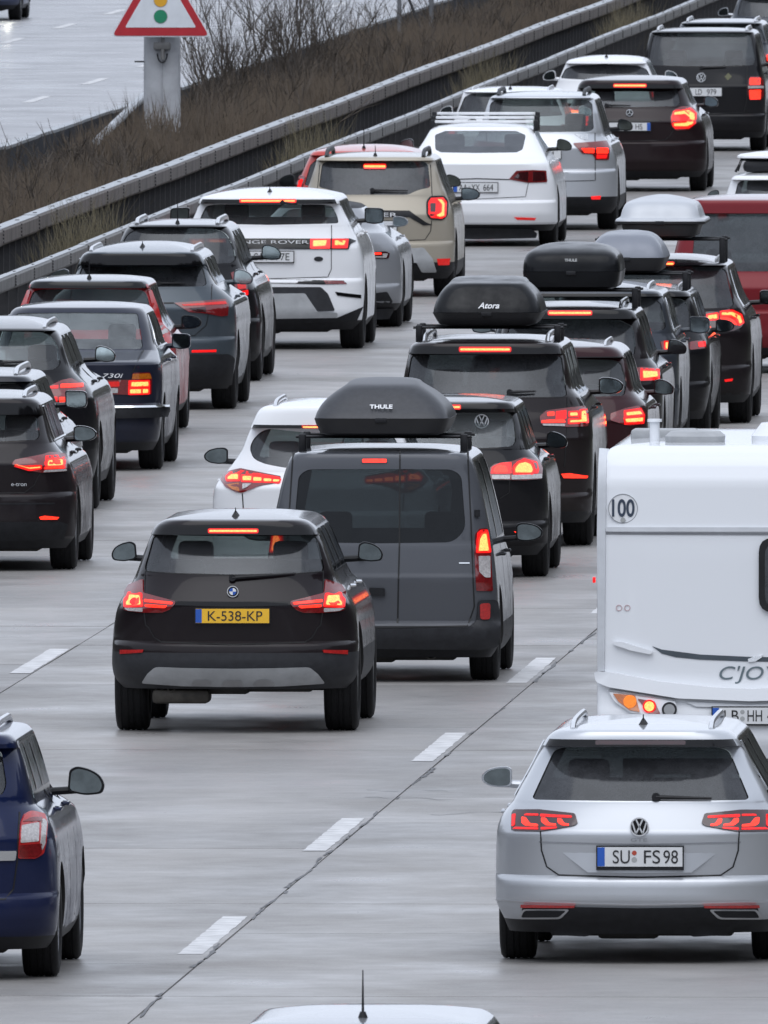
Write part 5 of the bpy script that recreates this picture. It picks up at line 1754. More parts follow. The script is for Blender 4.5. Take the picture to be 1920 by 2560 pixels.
CARS.append(dict(
    name='large_estate_car',
    label='black estate car carrying the silver roof box, curved lit tail lamp',
    cat='car',
    pos=(-12.4507, 368.5154),
    paint='black_plum',
    L=4.7,
    wb=2.8,
    ya=0.92,
    side=[(0.21, 0.838), (0.29, 0.8875), (0.4967, 0.9011), (0.7457, 0.8996), (0.9362, 0.8849), (1.0534, 0.8556), (1.1413, 0.8117), (1.2438, 0.7531), (1.4196, 0.6945), (1.5785, 0.6506)],
    zt=1.6437,
    zbot=0.21,
    glass=[(0.0, 1.5485), (0.592, 1.5368), (0.6506, 1.5045), (0.7311, 1.1705), (0.6945, 1.1413), (0.0, 1.1339), (-0.6945, 1.1413), (-0.7311, 1.1705), (-0.6506, 1.5045), (-0.592, 1.5368)],
    zb=1.1339,
    rear=[(0.21, 0.15), (0.31, 0.04), (0.4, 0.0), (0.5449, 0.003), (0.5619, 0.014), (0.5759, 0.036), (0.5839, 0.048), (0.8851, 0.022), (0.9011, 0.024), (0.9171, 0.032), (1.1139, 0.124), (1.1339, 0.13), (1.5485, 0.358), (1.5565, 0.198), (1.5665, 0.208), (1.5785, 0.238)],
    rad=0.36,
    gmat='glass_priv',
    smat='glass_priv',
    trim='chrome',
    rails={'mat': 'rail_silver', 'x': 0.92, 'h': 0.05},
    mirror={'s': 'drop', 'k': 1.15, 'gap': 0.1, 'dz': 0.06},
    bandz=1.5665,
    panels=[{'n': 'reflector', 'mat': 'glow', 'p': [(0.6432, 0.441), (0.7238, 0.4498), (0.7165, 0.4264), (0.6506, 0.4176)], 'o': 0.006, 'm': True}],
    lights=[{'mat': 'lens_dark', 'p': [(0.4338, 1.068), (0.4601, 1.1046), (0.592, 1.112), (0.6945, 1.1383), (0.7971, 1.0973), (0.8293, 1.0094), (0.7971, 0.9508), (0.7238, 0.9142), (0.592, 0.9069), (0.4601, 0.9508)], 'els': [{'mat': 'lit', 'p': [(0.4675, 1.0753), (0.57, 1.09), (0.5773, 1.0314), (0.4675, 1.0241)]}, {'mat': 'lit', 'p': [(0.5993, 1.1046), (0.7092, 1.112), (0.7897, 1.068), (0.8117, 0.9948), (0.7751, 0.9728), (0.7531, 1.0241), (0.6945, 1.0607), (0.5993, 1.0651)]}, {'mat': 'lit_soft', 'p': [(0.5993, 1.0563), (0.6799, 1.046), (0.7385, 1.0094), (0.7604, 0.9684), (0.6945, 0.9948), (0.5993, 1.0241)]}]}],
    brake=[{'c': (0.0, 1.5727), 'hw': 0.1392, 'hh': 0.0154, 'mat': 'lit'}],
    gaps=[],
    emblem=[],
    words=[]))
CARS.append(dict(
    name='minivan',
    label='red minivan with a wide dark rear window at the right edge',
    cat='van',
    pos=(-12.1768, 390.1413),
    paint='red',
    L=4.5,
    wb=2.75,
    ya=0.85,
    side=[(0.19, 0.8428), (0.27, 0.8926), (0.3216, 0.9062), (0.7342, 0.9103), (0.9405, 0.9062), (1.0643, 0.8897), (1.2294, 0.8567), (1.4357, 0.8072), (1.642, 0.7577), (1.7493, 0.7329), (1.803, 0.7164)],
    zt=1.838,
    zbot=0.19,
    glass=[(0.0, 1.6544), (0.5513, 1.6519), (0.6256, 1.6173), (0.6669, 1.0973), (0.6174, 1.0643), (0.0, 1.0602), (-0.6174, 1.0643), (-0.6669, 1.0973), (-0.6256, 1.6173), (-0.5513, 1.6519)],
    zb=1.0602,
    rear=[(0.19, 0.15), (0.29, 0.04), (0.4, 0.0), (0.6267, 0.003), (0.6437, 0.014), (0.6577, 0.036), (0.6657, 0.048), (0.8766, 0.022), (0.8926, 0.024), (0.9086, 0.032), (1.0402, 0.094), (1.0602, 0.1), (1.6544, 0.2664), (1.6624, 0.2064), (1.793, 0.2184), (1.803, 0.2464)],
    rad=0.33,
    gmat='glass_priv',
    smat='glass_priv',
    cap=(0.35, 3.6, 0.28, 4.2),
    mirror={'s': 'box', 'k': 1.1, 'gap': 0.1, 'dz': 0.04},
    panels=[],
    lights=[{'mat': 'lens_red', 'p': [(-0.8814, 0.9818), (-0.7659, 1.0148), (-0.7659, 0.7755), (-0.8649, 0.7755)], 'els': [{'mat': 'glow', 'p': [(-0.8649, 0.9653), (-0.7783, 0.9901), (-0.7783, 0.9075), (-0.8608, 0.8993)]}]}],
    brake=[],
    gaps=[],
    emblem=[],
    words=[]))
CARS.append(dict(
    name='hatchback',
    label='white car with a white board and black straps on its roof at the right edge',
    cat='car',
    pos=(-12.9591, 425.2016),
    paint='white',
    L=4.2,
    wb=2.6,
    ya=0.85,
    side=[(0.19, 0.7486), (0.27, 0.7727), (0.7113, 0.8139), (0.8912, 0.8049), (0.9812, 0.778), (1.0891, 0.715), (1.179, 0.679), (1.269, 0.643), (1.3679, 0.6071), (1.4308, 0.5801)],
    zt=1.4658,
    zbot=0.19,
    glass=[(0.0, 1.3751), (0.4812, 1.3715), (0.5216, 1.3409), (0.5621, 1.17), (0.5351, 1.161), (0.0, 1.1565), (-0.5351, 1.161), (-0.5621, 1.17), (-0.5216, 1.3409), (-0.4812, 1.3715)],
    zb=1.1565,
    rear=[(0.19, 0.15), (0.29, 0.04), (0.4, 0.0), (0.5065, 0.003), (0.5235, 0.014), (0.5375, 0.036), (0.5455, 0.048), (0.882, 0.022), (0.898, 0.024), (0.914, 0.032), (1.1365, 0.144), (1.1565, 0.15), (1.3751, 0.2811), (1.3831, 0.1411), (1.4208, 0.1531), (1.4308, 0.1811)],
    rad=0.33,
    gmat='glass_mid',
    mirror={'s': 'wedge', 'k': 0.8, 'gap': 0.1, 'dz': 0.02, 'mat': 'plastic'},
    panels=[],
    lights=[{'mat': 'lens_red', 'p': [(-0.751, 0.9991), (-0.6251, 1.0261), (-0.6071, 0.9362), (-0.742, 0.9092)], 'els': [{'mat': 'glow', 'p': [(-0.733, 0.9901), (-0.643, 1.0081), (-0.6341, 0.9542), (-0.7285, 0.9362)]}]}],
    brake=[],
    gaps=[],
    emblem=[],
    words=[]))
CARS.append(dict(
    name='estate_car',
    label='dark blue estate car with unlit tall tail light at the left edge',
    cat='car',
    pos=(-12.2811, 229.1089),
    paint='blue',
    L=4.5,
    wb=2.7,
    ya=0.92,
    side=[(0.19, 0.7889), (0.27, 0.8356), (0.336, 0.8483), (0.5224, 0.8591), (0.7016, 0.8533), (0.8449, 0.8376), (0.9525, 0.8053), (1.0242, 0.7587), (1.0707, 0.71), (1.1675, 0.6835), (1.2965, 0.6512), (1.4184, 0.6154), (1.5044, 0.5903)],
    zt=1.5394,
    zbot=0.19,
    glass=[(0.0, 1.4112), (0.4792, 1.4098), (0.515, 1.3897), (0.5508, 1.1962), (0.5293, 1.1388), (0.4935, 1.1281), (0.0, 1.1209), (-0.4935, 1.1281), (-0.5293, 1.1388), (-0.5508, 1.1962), (-0.515, 1.3897), (-0.4792, 1.4098)],
    zb=1.1209,
    rear=[(0.19, 0.15), (0.29, 0.04), (0.4, 0.0), (0.4974, 0.003), (0.5144, 0.014), (0.5284, 0.036), (0.5364, 0.048), (0.8575, 0.022), (0.8735, 0.024), (0.8895, 0.032), (1.1009, 0.124), (1.1209, 0.13), (1.4112, 0.31), (1.4192, 0.15), (1.4944, 0.162), (1.5044, 0.19)],
    rad=0.32,
    gmat='glass',
    rails={'mat': 'rail_silver', 'x': 0.86, 'h': 0.06, 'r': 0.026, 'dy': -0.1},
    mirror={'s': 'wedge', 'k': 1.3, 'gap': 0.12, 'dz': 0.02, 'mat': 'plastic'},
    ground=0.06,
    panels=[{'n': 'chrome_strip', 'mat': 'chrome', 'p': [(0.0, 0.7962), (0.6139, 0.7962), (0.6068, 0.7374), (0.0, 0.7374), (-0.6068, 0.7374), (-0.6139, 0.7962)], 'o': 0.012, 'r': 0.01}],
    lights=[{'mat': 'reflector', 'p': [(0.6369, 0.9668), (0.6548, 1.017), (0.6942, 1.0371), (0.7659, 1.0134), (0.786, 0.9525), (0.7845, 0.8378), (0.7695, 0.7733), (0.7229, 0.746), (0.624, 0.7489)], 'els': [{'mat': 'lens_red', 'p': [(0.6405, 0.974), (0.6942, 0.9991), (0.7516, 0.9955), (0.7501, 0.974)]}, {'mat': 'lens_clear', 'o': 0.003, 'p': [(0.6405, 0.9525), (0.7372, 0.9668), (0.7408, 0.8521), (0.6369, 0.8449)]}, {'mat': 'lens_red', 'p': [(0.6311, 0.832), (0.7587, 0.8378), (0.7551, 0.7804), (0.7301, 0.7553), (0.6283, 0.7575)]}, {'mat': 'lens_clear', 'p': [(0.7587, 0.9883), (0.7774, 0.9668), (0.7766, 0.8378), (0.7587, 0.7948), (0.7501, 0.8378), (0.753, 0.9525)]}]}],
    brake=[],
    gaps=[{'p': [(0.6297, 1.0313), (0.6225, 0.7446), (0.5974, 0.5654), (0.5508, 0.5045), (0.0003, 0.4973)], 'w': 0.008}],
    emblem=[],
    words=[]))
CARS.append(dict(
    name='hatchback',
    label='black hatchback with lit angular tail light at the left edge',
    cat='car',
    pos=(-16.5175, 317.4445),
    paint='black_plum',
    L=4.32,
    wb=2.63,
    ya=0.83,
    side=[(0.19, 0.7903), (0.27, 0.837), (0.2901, 0.8498), (0.4924, 0.8538), (0.6948, 0.8457), (0.8567, 0.8174), (0.9539, 0.7688), (1.0105, 0.7121), (1.0834, 0.6555), (1.1724, 0.6231), (1.2858, 0.5907), (1.3991, 0.5583), (1.4638, 0.5179)],
    zt=1.4988,
    zbot=0.19,
    glass=[(0.0, 1.3141), (0.4936, 1.31), (0.53, 1.2696), (0.5462, 1.14), (0.526, 1.1077), (0.0, 1.0915), (-0.526, 1.1077), (-0.5462, 1.14), (-0.53, 1.2696), (-0.4936, 1.31)],
    zb=1.0915,
    rear=[(0.19, 0.15), (0.29, 0.04), (0.4, 0.0), (0.6293, 0.003), (0.6463, 0.014), (0.6603, 0.036), (0.6683, 0.048), (0.8959, 0.022), (0.9119, 0.024), (0.9279, 0.032), (1.0715, 0.164), (1.0915, 0.17), (1.3141, 0.3258), (1.3221, 0.1258), (1.4193, 0.1347), (1.4538, 0.1378), (1.4638, 0.1658)],
    rad=0.325,
    gmat='glass',
    trim='chrome',
    rails={'mat': 'rail_silver', 'x': 0.9, 'h': 0.06, 'r': 0.028, 'dy': -0.05},
    mirror={'s': 'drop', 'k': 1.1, 'gap': 0.09, 'dz': 0.02},
    ground=0.05,
    bandz=1.4193,
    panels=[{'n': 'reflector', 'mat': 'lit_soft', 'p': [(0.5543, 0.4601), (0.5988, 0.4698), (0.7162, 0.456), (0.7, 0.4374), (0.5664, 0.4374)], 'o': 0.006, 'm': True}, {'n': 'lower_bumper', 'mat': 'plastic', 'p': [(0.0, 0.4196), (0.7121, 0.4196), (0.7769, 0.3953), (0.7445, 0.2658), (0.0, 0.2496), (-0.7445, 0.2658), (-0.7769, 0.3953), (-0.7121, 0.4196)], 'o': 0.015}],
    lights=[{'mat': 'lens_red', 'p': [(0.322, 0.9093), (0.3479, 0.9458), (0.5826, 0.9903), (0.6312, 1.0065), (0.7445, 0.9903), (0.7672, 0.9458), (0.7704, 0.8405), (0.5745, 0.8324), (0.4288, 0.8567)], 'els': [{'mat': 'lit', 'p': [(0.6134, 0.9458), (0.7364, 0.9539), (0.7445, 0.8891), (0.6069, 0.8851)]}, {'mat': 'lit', 'p': [(0.3398, 0.9012), (0.4612, 0.8851), (0.5624, 0.8907), (0.5624, 0.8713), (0.4693, 0.8608)]}, {'mat': 'lit_soft', 'p': [(0.5988, 0.8826), (0.7429, 0.8875), (0.7429, 0.8689), (0.5948, 0.8664)]}, {'mat': 'glow', 'o': 0.002, 'p': [(0.5948, 0.9781), (0.7364, 0.9822), (0.7567, 0.9296), (0.7567, 0.8648), (0.5867, 0.8608)]}, {'mat': 'lens_clear', 'p': [(0.5948, 0.8567), (0.7648, 0.8608), (0.7672, 0.8438), (0.5826, 0.8373)]}]}],
    brake=[],
    gaps=[{'p': [(0.5705, 0.9903), (0.5624, 0.8324), (0.5098, 0.7272), (0.4288, 0.6665), (-0.0002, 0.6584)], 'w': 0.007}, {'p': [(-0.0002, 0.5734), (0.6798, 0.5734)], 'w': 0.012, 'mat': 'plastic'}],
    emblem=[],
    words=[{'t': 'e-tron', 'c': (0.3843, 0.7353), 'h': 0.0484, 'w': 0.1295}]))
CARS.append(dict(
    name='estate_car',
    label='black estate car with bright roof rail, half hidden behind the hatchback with angular tail light',
    cat='car',
    pos=(-17.0836, 326.9849),
    paint='slate_dark',
    L=4.6,
    wb=2.75,
    ya=0.92,
    side=[(0.19, 0.778), (0.27, 0.803), (0.4869, 0.8448), (0.7704, 0.8365), (0.8788, 0.8032), (0.9539, 0.7531), (1.0372, 0.6948), (1.1373, 0.6531), (1.254, 0.6114), (1.3541, 0.578), (1.4291, 0.553)],
    zt=1.4641,
    zbot=0.19,
    glass=[(0.0, 1.3708), (0.4279, 1.3624), (0.503, 1.3041), (0.5363, 1.1873), (0.5113, 1.1373), (0.0, 1.1206), (-0.5113, 1.1373), (-0.5363, 1.1873), (-0.503, 1.3041), (-0.4279, 1.3624)],
    zb=1.1206,
    rear=[(0.19, 0.15), (0.29, 0.04), (0.4, 0.0), (0.5453, 0.003), (0.5623, 0.014), (0.5763, 0.036), (0.5843, 0.048), (0.8775, 0.022), (0.8935, 0.024), (0.9095, 0.032), (1.1006, 0.144), (1.1206, 0.15), (1.3708, 0.3251), (1.3788, 0.1451), (1.4191, 0.1571), (1.4291, 0.1851)],
    rad=0.335,
    gmat='glass_mid',
    trim='chrome',
    rails={'mat': 'rail_silver', 'x': 0.85, 'h': 0.07, 'r': 0.03, 'dy': -0.05},
    mirror={'s': 'box', 'k': 1.15, 'gap': 0.09, 'dz': 0.05},
    panels=[],
    lights=[{'mat': 'lens_red', 'p': [(0.5947, 0.9705), (0.7198, 0.9956), (0.7698, 0.9372), (0.7615, 0.8788), (0.603, 0.8788)], 'els': [{'mat': 'lit', 'p': [(0.6531, 0.9539), (0.7448, 0.958), (0.749, 0.9038), (0.6572, 0.8997)]}]}],
    brake=[],
    gaps=[],
    emblem=[],
    words=[]))
CARS.append(dict(
    name='midsize_suv',
    label='dark SUV with two stacked lit tail light bars at the left edge',
    cat='car',
    pos=(-17.3072, 336.5551),
    paint='black',
    L=4.6,
    wb=2.8,
    ya=0.92,
    side=[(0.21, 0.8275), (0.29, 0.8542), (0.5559, 0.8975), (0.7867, 0.8913), (0.9713, 0.8667), (1.1098, 0.8051), (1.179, 0.7282), (1.2483, 0.6667), (1.356, 0.6205), (1.5099, 0.5667), (1.6322, 0.5051)],
    zt=1.7103,
    zbot=0.21,
    glass=[(0.0, 1.6022), (0.4205, 1.5945), (0.5251, 1.5099), (0.5667, 1.3098), (0.5128, 1.2637), (0.0, 1.2483), (-0.5128, 1.2637), (-0.5667, 1.3098), (-0.5251, 1.5099), (-0.4205, 1.5945)],
    zb=1.2483,
    rear=[(0.21, 0.15), (0.31, 0.04), (0.4, 0.0), (0.6386, 0.003), (0.6556, 0.014), (0.6696, 0.036), (0.6776, 0.048), (0.9907, 0.022), (1.0067, 0.024), (1.0227, 0.032), (1.2283, 0.144), (1.2483, 0.15), (1.6022, 0.3694), (1.6102, 0.2194), (1.6145, 0.2237), (1.6222, 0.2314), (1.6322, 0.2594)],
    rad=0.365,
    tw=0.25,
    gmat='glass',
    rails={'mat': 'rail_silver', 'x': 0.92, 'h': 0.05, 'r': 0.024, 'dy': -0.1},
    mirror={'s': 'wedge', 'k': 1.1, 'gap': 0.1, 'dz': 0.1},
    ground=0.06,
    bandz=1.6145,
    panels=[],
    lights=[{'mat': 'lens_red', 'p': [(0.4205, 1.0944), (0.5744, 1.1714), (0.6513, 1.1867), (0.7744, 1.1175), (0.7775, 0.9559), (0.559, 0.9529), (0.4974, 1.0175)], 'els': [{'mat': 'lit_soft', 'p': [(0.5667, 1.1375), (0.7513, 1.1406), (0.7559, 1.1098), (0.5667, 1.1021)]}, {'mat': 'lit_soft', 'p': [(0.5559, 1.0206), (0.7559, 1.0206), (0.7513, 0.9713), (0.562, 0.9683)]}, {'mat': 'glow', 'p': [(0.4666, 1.1175), (0.5467, 1.1283), (0.5467, 1.0975), (0.459, 1.0944)]}, {'mat': 'glow', 'p': [(0.5051, 1.0252), (0.5436, 1.0252), (0.5436, 0.9744), (0.5251, 0.9867)]}]}],
    brake=[],
    gaps=[{'p': [(0.5482, 1.1714), (0.5436, 0.9559), (0.5128, 0.7867)], 'w': 0.008}],
    emblem=[],
    words=[],
    wiper=((0.0358, 1.3252), (0.2666, 1.3375))))
CARS.append(dict(
    name='saloon_car',
    label='old dark blue saloon with amber and red lamps and a chrome bumper strip',
    cat='car',
    pos=(-17.3205, 350.3941),
    paint='navy',
    L=4.9,
    wb=2.83,
    ya=1.0,
    side=[(0.19, 0.7413), (0.27, 0.7851), (0.3014, 0.7971), (0.5239, 0.8193), (0.7465, 0.8304), (0.8949, 0.8267), (0.984, 0.8193), (1.0433, 0.7971), (1.1027, 0.7637), (1.162, 0.7303), (1.2807, 0.6969), (1.4143, 0.6487), (1.5033, 0.6116)],
    zt=1.5383,
    zbot=0.19,
    glass=[(0.0, 1.4588), (0.5522, 1.4514), (0.5708, 1.4328), (0.6353, 1.1249), (0.0, 1.1249), (-0.6353, 1.1249), (-0.5708, 1.4328), (-0.5522, 1.4514)],
    zb=1.1249,
    rear=[(0.19, 0.15), (0.29, 0.04), (0.4, 0.0), (0.5954, 0.003), (0.6124, 0.014), (0.6264, 0.036), (0.6344, 0.048), (0.9911, 0.03), (1.0091, 0.045), (1.0211, 0.08), (1.1149, 0.7), (1.4588, 1.134), (1.5033, 1.184)],
    rad=0.33,
    gmat='glass_clear',
    trim='chrome',
    nwin=2,
    mirror={'s': 'box', 'k': 1.05, 'gap': 0.07, 'dz': 0.03},
    ground=0.04,
    panels=[{'n': 'bumper', 'mat': 'plastic', 'p': [(0.0, 0.6167), (0.8564, 0.6167), (0.8638, 0.561), (0.8416, 0.5017), (0.0, 0.4906), (-0.8416, 0.5017), (-0.8638, 0.561), (-0.8564, 0.6167)], 'o': 0.05, 'dep': 0.08}, {'n': 'bumper_strip', 'mat': 'chrome', 'p': [(0.0, 0.6145), (0.849, 0.6159), (0.849, 0.5967), (0.0, 0.5952), (-0.849, 0.5967), (-0.849, 0.6159)], 'o': 0.06}],
    lights=[{'mat': 'lens_red', 'p': [(0.2703, 0.8519), (0.5596, 0.8541), (0.5708, 0.9187), (0.7229, 0.9209), (0.7414, 0.8541), (0.7377, 0.7169), (0.53, 0.7131), (0.3111, 0.7243), (0.2814, 0.8059)], 'els': [{'mat': 'lens_amber', 'p': [(0.5708, 0.9098), (0.7192, 0.9112), (0.7362, 0.8615), (0.5611, 0.8593)]}, {'mat': 'lit', 'p': [(0.5522, 0.8393), (0.7117, 0.8415), (0.714, 0.7873), (0.5463, 0.7851)]}, {'mat': 'lit', 'p': [(0.5374, 0.7703), (0.7095, 0.7725), (0.7095, 0.7228), (0.5374, 0.7206)]}, {'mat': 'dim', 'p': [(0.3445, 0.8371), (0.4483, 0.8393), (0.4483, 0.791), (0.3445, 0.7873)]}, {'mat': 'lens_clear', 'p': [(0.337, 0.7762), (0.4335, 0.7762), (0.4335, 0.7317), (0.3445, 0.7302)]}, {'mat': 'glow', 'o': 0.002, 'p': [(0.53, 0.8489), (0.7214, 0.8519), (0.7229, 0.7169), (0.527, 0.7154)]}], 'o': 0.008}],
    brake=[],
    gaps=[{'p': [(0.6412, 1.1175), (0.6116, 1.0211), (0.5708, 0.9209)], 'w': 0.008}, {'p': [(0.0002, 0.8578), (0.5596, 0.8563)], 'w': 0.01}],
    emblem=[],
    words=[{'t': '730i', 'c': (0.389, 0.8934), 'h': 0.0559, 'w': 0.1929, 'mat': 'white_print', 'sh': 0.25}]))
CARS.append(dict(
    name='hatchback',
    label='red hatchback with tall upright tail lamps behind the old blue saloon',
    cat='car',
    pos=(-17.8274, 363.8669),
    paint='red_bright',
    L=4.0,
    wb=2.5,
    ya=0.72,
    side=[(0.19, 0.7819), (0.27, 0.8281), (0.3149, 0.8407), (0.5671, 0.847), (0.7562, 0.8407), (0.8948, 0.8218), (0.9957, 0.7714), (1.084, 0.7083), (1.1974, 0.6579), (1.3487, 0.61), (1.5, 0.5722)],
    zt=1.535,
    zbot=0.19,
    glass=[(0.0, 1.4181), (0.4814, 1.4092), (0.5469, 1.3865), (0.5822, 1.2983), (0.6138, 1.0714), (0.5822, 1.0335), (0.0, 1.0209), (-0.5822, 1.0335), (-0.6138, 1.0714), (-0.5822, 1.2983), (-0.5469, 1.3865), (-0.4814, 1.4092)],
    zb=1.0209,
    rear=[(0.19, 0.15), (0.29, 0.04), (0.4, 0.0), (0.5042, 0.003), (0.5212, 0.014), (0.5352, 0.036), (0.5432, 0.048), (0.8024, 0.022), (0.8184, 0.024), (0.8344, 0.032), (1.0009, 0.124), (1.0209, 0.13), (1.4181, 0.2968), (1.4261, 0.0968), (1.488, 0.1084), (1.5, 0.1368)],
    rad=0.31,
    gmat='glass_mid',
    antenna={'t': 'rod', 'dy': 0.25, 'h': 0.2},
    mirror={'s': 'drop', 'k': 1.1, 'gap': 0.08, 'dz': 0.04, 'mat': 'plastic'},
    roofmat='slate',  # grey roof colour stands in for sky reflected on the red paint
    bandz=1.488,
    panels=[],
    lights=[{'mat': 'reflector', 'p': [(0.5633, 1.3992), (0.5949, 1.4055), (0.6579, 1.2479), (0.702, 1.084), (0.7714, 0.9957), (0.784, 0.8948), (0.6831, 0.8696), (0.6453, 0.9705), (0.6453, 1.0714), (0.6075, 1.2479)], 'els': [{'mat': 'lens_clear', 'p': [(0.6579, 1.0587), (0.7083, 1.0651), (0.7651, 0.9957), (0.702, 0.9768)]}, {'mat': 'lit_soft', 'p': [(0.6579, 0.9579), (0.7146, 0.9642), (0.7146, 0.9075), (0.668, 0.9012)]}]}],
    brake=[],
    gaps=[],
    emblem=[],
    words=[]))
CARS.append(dict(
    name='coupe_suv',
    label='steel grey coupe SUV with unlit wedge tail lights',
    cat='car',
    pos=(-17.8005, 374.0583),
    paint='steel',
    L=4.5,
    wb=2.68,
    ya=0.9,
    side=[(0.21, 0.8694), (0.29, 0.8974), (0.5906, 0.9413), (0.8498, 0.9387), (1.0312, 0.9218), (1.122, 0.8765), (1.1868, 0.7987), (1.2516, 0.721), (1.3423, 0.6756), (1.4719, 0.6303), (1.5781, 0.5758)],
    zt=1.6555,
    zbot=0.21,
    glass=[(0.0, 1.4265), (0.4747, 1.42), (0.5914, 1.4395), (0.6173, 1.3812), (0.6497, 1.2516), (0.6173, 1.2321), (0.0, 1.2282), (-0.6173, 1.2321), (-0.6497, 1.2516), (-0.6173, 1.3812), (-0.5914, 1.4395), (-0.4747, 1.42)],
    zb=1.2282,
    rear=[(0.21, 0.15), (0.31, 0.04), (0.4, 0.0), (0.6952, 0.003), (0.7122, 0.014), (0.7262, 0.036), (0.7342, 0.048), (1.0029, 0.022), (1.0189, 0.024), (1.0349, 0.032), (1.2082, 0.144), (1.2282, 0.15), (1.4395, 0.3718), (1.4475, 0.0718), (1.56, 0.083), (1.5681, 0.0838), (1.5781, 0.1118)],
    rad=0.365,
    tw=0.25,
    gmat='glass_priv',
    rim='rim_dark',
    trim='chrome',
    rails={'mat': 'rail_silver', 'x': 0.97, 'h': 0.05, 'r': 0.028, 'dy': -0.05},
    antenna={'t': 'fin', 'dy': 0.35},
    mirror={'s': 'wedge', 'k': 1.15, 'gap': 0.09, 'dz': 0.05},
    bandz=1.56,
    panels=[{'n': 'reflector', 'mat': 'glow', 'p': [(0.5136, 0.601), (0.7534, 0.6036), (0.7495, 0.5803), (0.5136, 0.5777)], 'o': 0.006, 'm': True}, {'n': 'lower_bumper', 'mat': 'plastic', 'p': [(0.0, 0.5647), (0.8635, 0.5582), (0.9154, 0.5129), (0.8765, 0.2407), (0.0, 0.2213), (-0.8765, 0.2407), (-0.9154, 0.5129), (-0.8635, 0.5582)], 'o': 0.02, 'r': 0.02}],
    lights=[{'mat': 'lens_red', 'p': [(0.3348, 1.0727), (0.8311, 1.1064), (0.8635, 1.0572), (0.857, 0.9405), (0.7987, 0.9341), (0.6562, 0.9639), (0.4877, 0.9794)], 'els': [{'mat': 'lens_dark', 'p': [(0.4877, 1.0183), (0.6432, 1.0312), (0.6497, 0.9794), (0.5395, 0.9859)]}, {'mat': 'dim', 'p': [(0.4099, 1.0572), (0.8247, 1.0857), (0.8441, 1.0572), (0.4359, 1.0416)]}]}],
    brake=[],
    gaps=[{'p': [(0.6976, 1.2516), (0.7015, 1.096)], 'w': 0.007}, {'p': [(0.6756, 0.96), (0.6562, 0.8498), (0.5395, 0.7461), (0.0004, 0.7332)], 'w': 0.007}, {'p': [(0.0004, 1.0701), (0.3348, 1.0701)], 'w': 0.014}],
    emblem=[],
    words=[],
    wiper=((0.1767, 1.2645), (0.4423, 1.2619))))
CARS.append(dict(
    name='midsize_suv',
    label='black SUV with tall rod antenna and silver rails, behind the steel grey coupe SUV',
    cat='car',
    pos=(-18.0109, 386.0877),
    paint='black',
    L=4.6,
    wb=2.7,
    ya=0.9,
    side=[(0.21, 0.8098), (0.29, 0.8577), (0.5881, 0.8707), (0.7486, 0.8574), (0.9359, 0.8239), (1.0429, 0.7704), (1.1231, 0.7169), (1.2301, 0.6634), (1.3639, 0.6233), (1.5244, 0.5564), (1.6146, 0.5029)],
    zt=1.6446,
    zbot=0.21,
    glass=[(0.0, 1.5846), (0.3959, 1.5712), (0.5096, 1.5244), (0.5832, 1.3906), (0.6126, 1.2569), (0.5698, 1.2234), (0.0, 1.2034), (-0.5698, 1.2234), (-0.6126, 1.2569), (-0.5832, 1.3906), (-0.5096, 1.5244), (-0.3959, 1.5712)],
    zb=1.2034,
    rear=[(0.21, 0.15), (0.31, 0.04), (0.4, 0.0), (0.6166, 0.003), (0.6336, 0.014), (0.6476, 0.036), (0.6556, 0.048), (0.9554, 0.022), (0.9714, 0.024), (0.9874, 0.032), (1.1834, 0.124), (1.2034, 0.13), (1.5846, 0.3397), (1.5926, 0.2597), (1.6046, 0.2717), (1.6146, 0.2997)],
    rad=0.37,
    tw=0.25,
    gmat='glass_priv',
    smat='glass_priv',
    rails={'mat': 'rail_silver', 'x': 0.93, 'h': 0.07, 'r': 0.032, 'dy': -0.1},
    antenna={'t': 'rod', 'dy': 0.2, 'h': 0.26},
    mirror={'s': 'wedge', 'k': 1.2, 'gap': 0.1, 'dz': 0.08, 'mat': 'plastic'},
    ground=0.06,
    panels=[],
    lights=[{'mat': 'lens_red', 'p': [(0.5564, 1.1231), (0.6567, 1.1633), (0.7035, 1.0964), (0.7303, 0.9359), (0.6634, 0.8824), (0.6099, 0.9626)], 'els': [{'mat': 'glow', 'p': [(0.5965, 1.1164), (0.6567, 1.1365), (0.6835, 1.083), (0.6099, 1.0629)]}, {'mat': 'glow', 'p': [(0.6634, 0.9359), (0.7303, 0.9492), (0.733, 0.8957), (0.6701, 0.8824)]}, {'mat': 'dim', 'p': [(0.6099, 1.0562), (0.6902, 1.0696), (0.7102, 0.9626), (0.6367, 0.9559)]}]}],
    brake=[],
    gaps=[],
    emblem=[],
    words=[]))
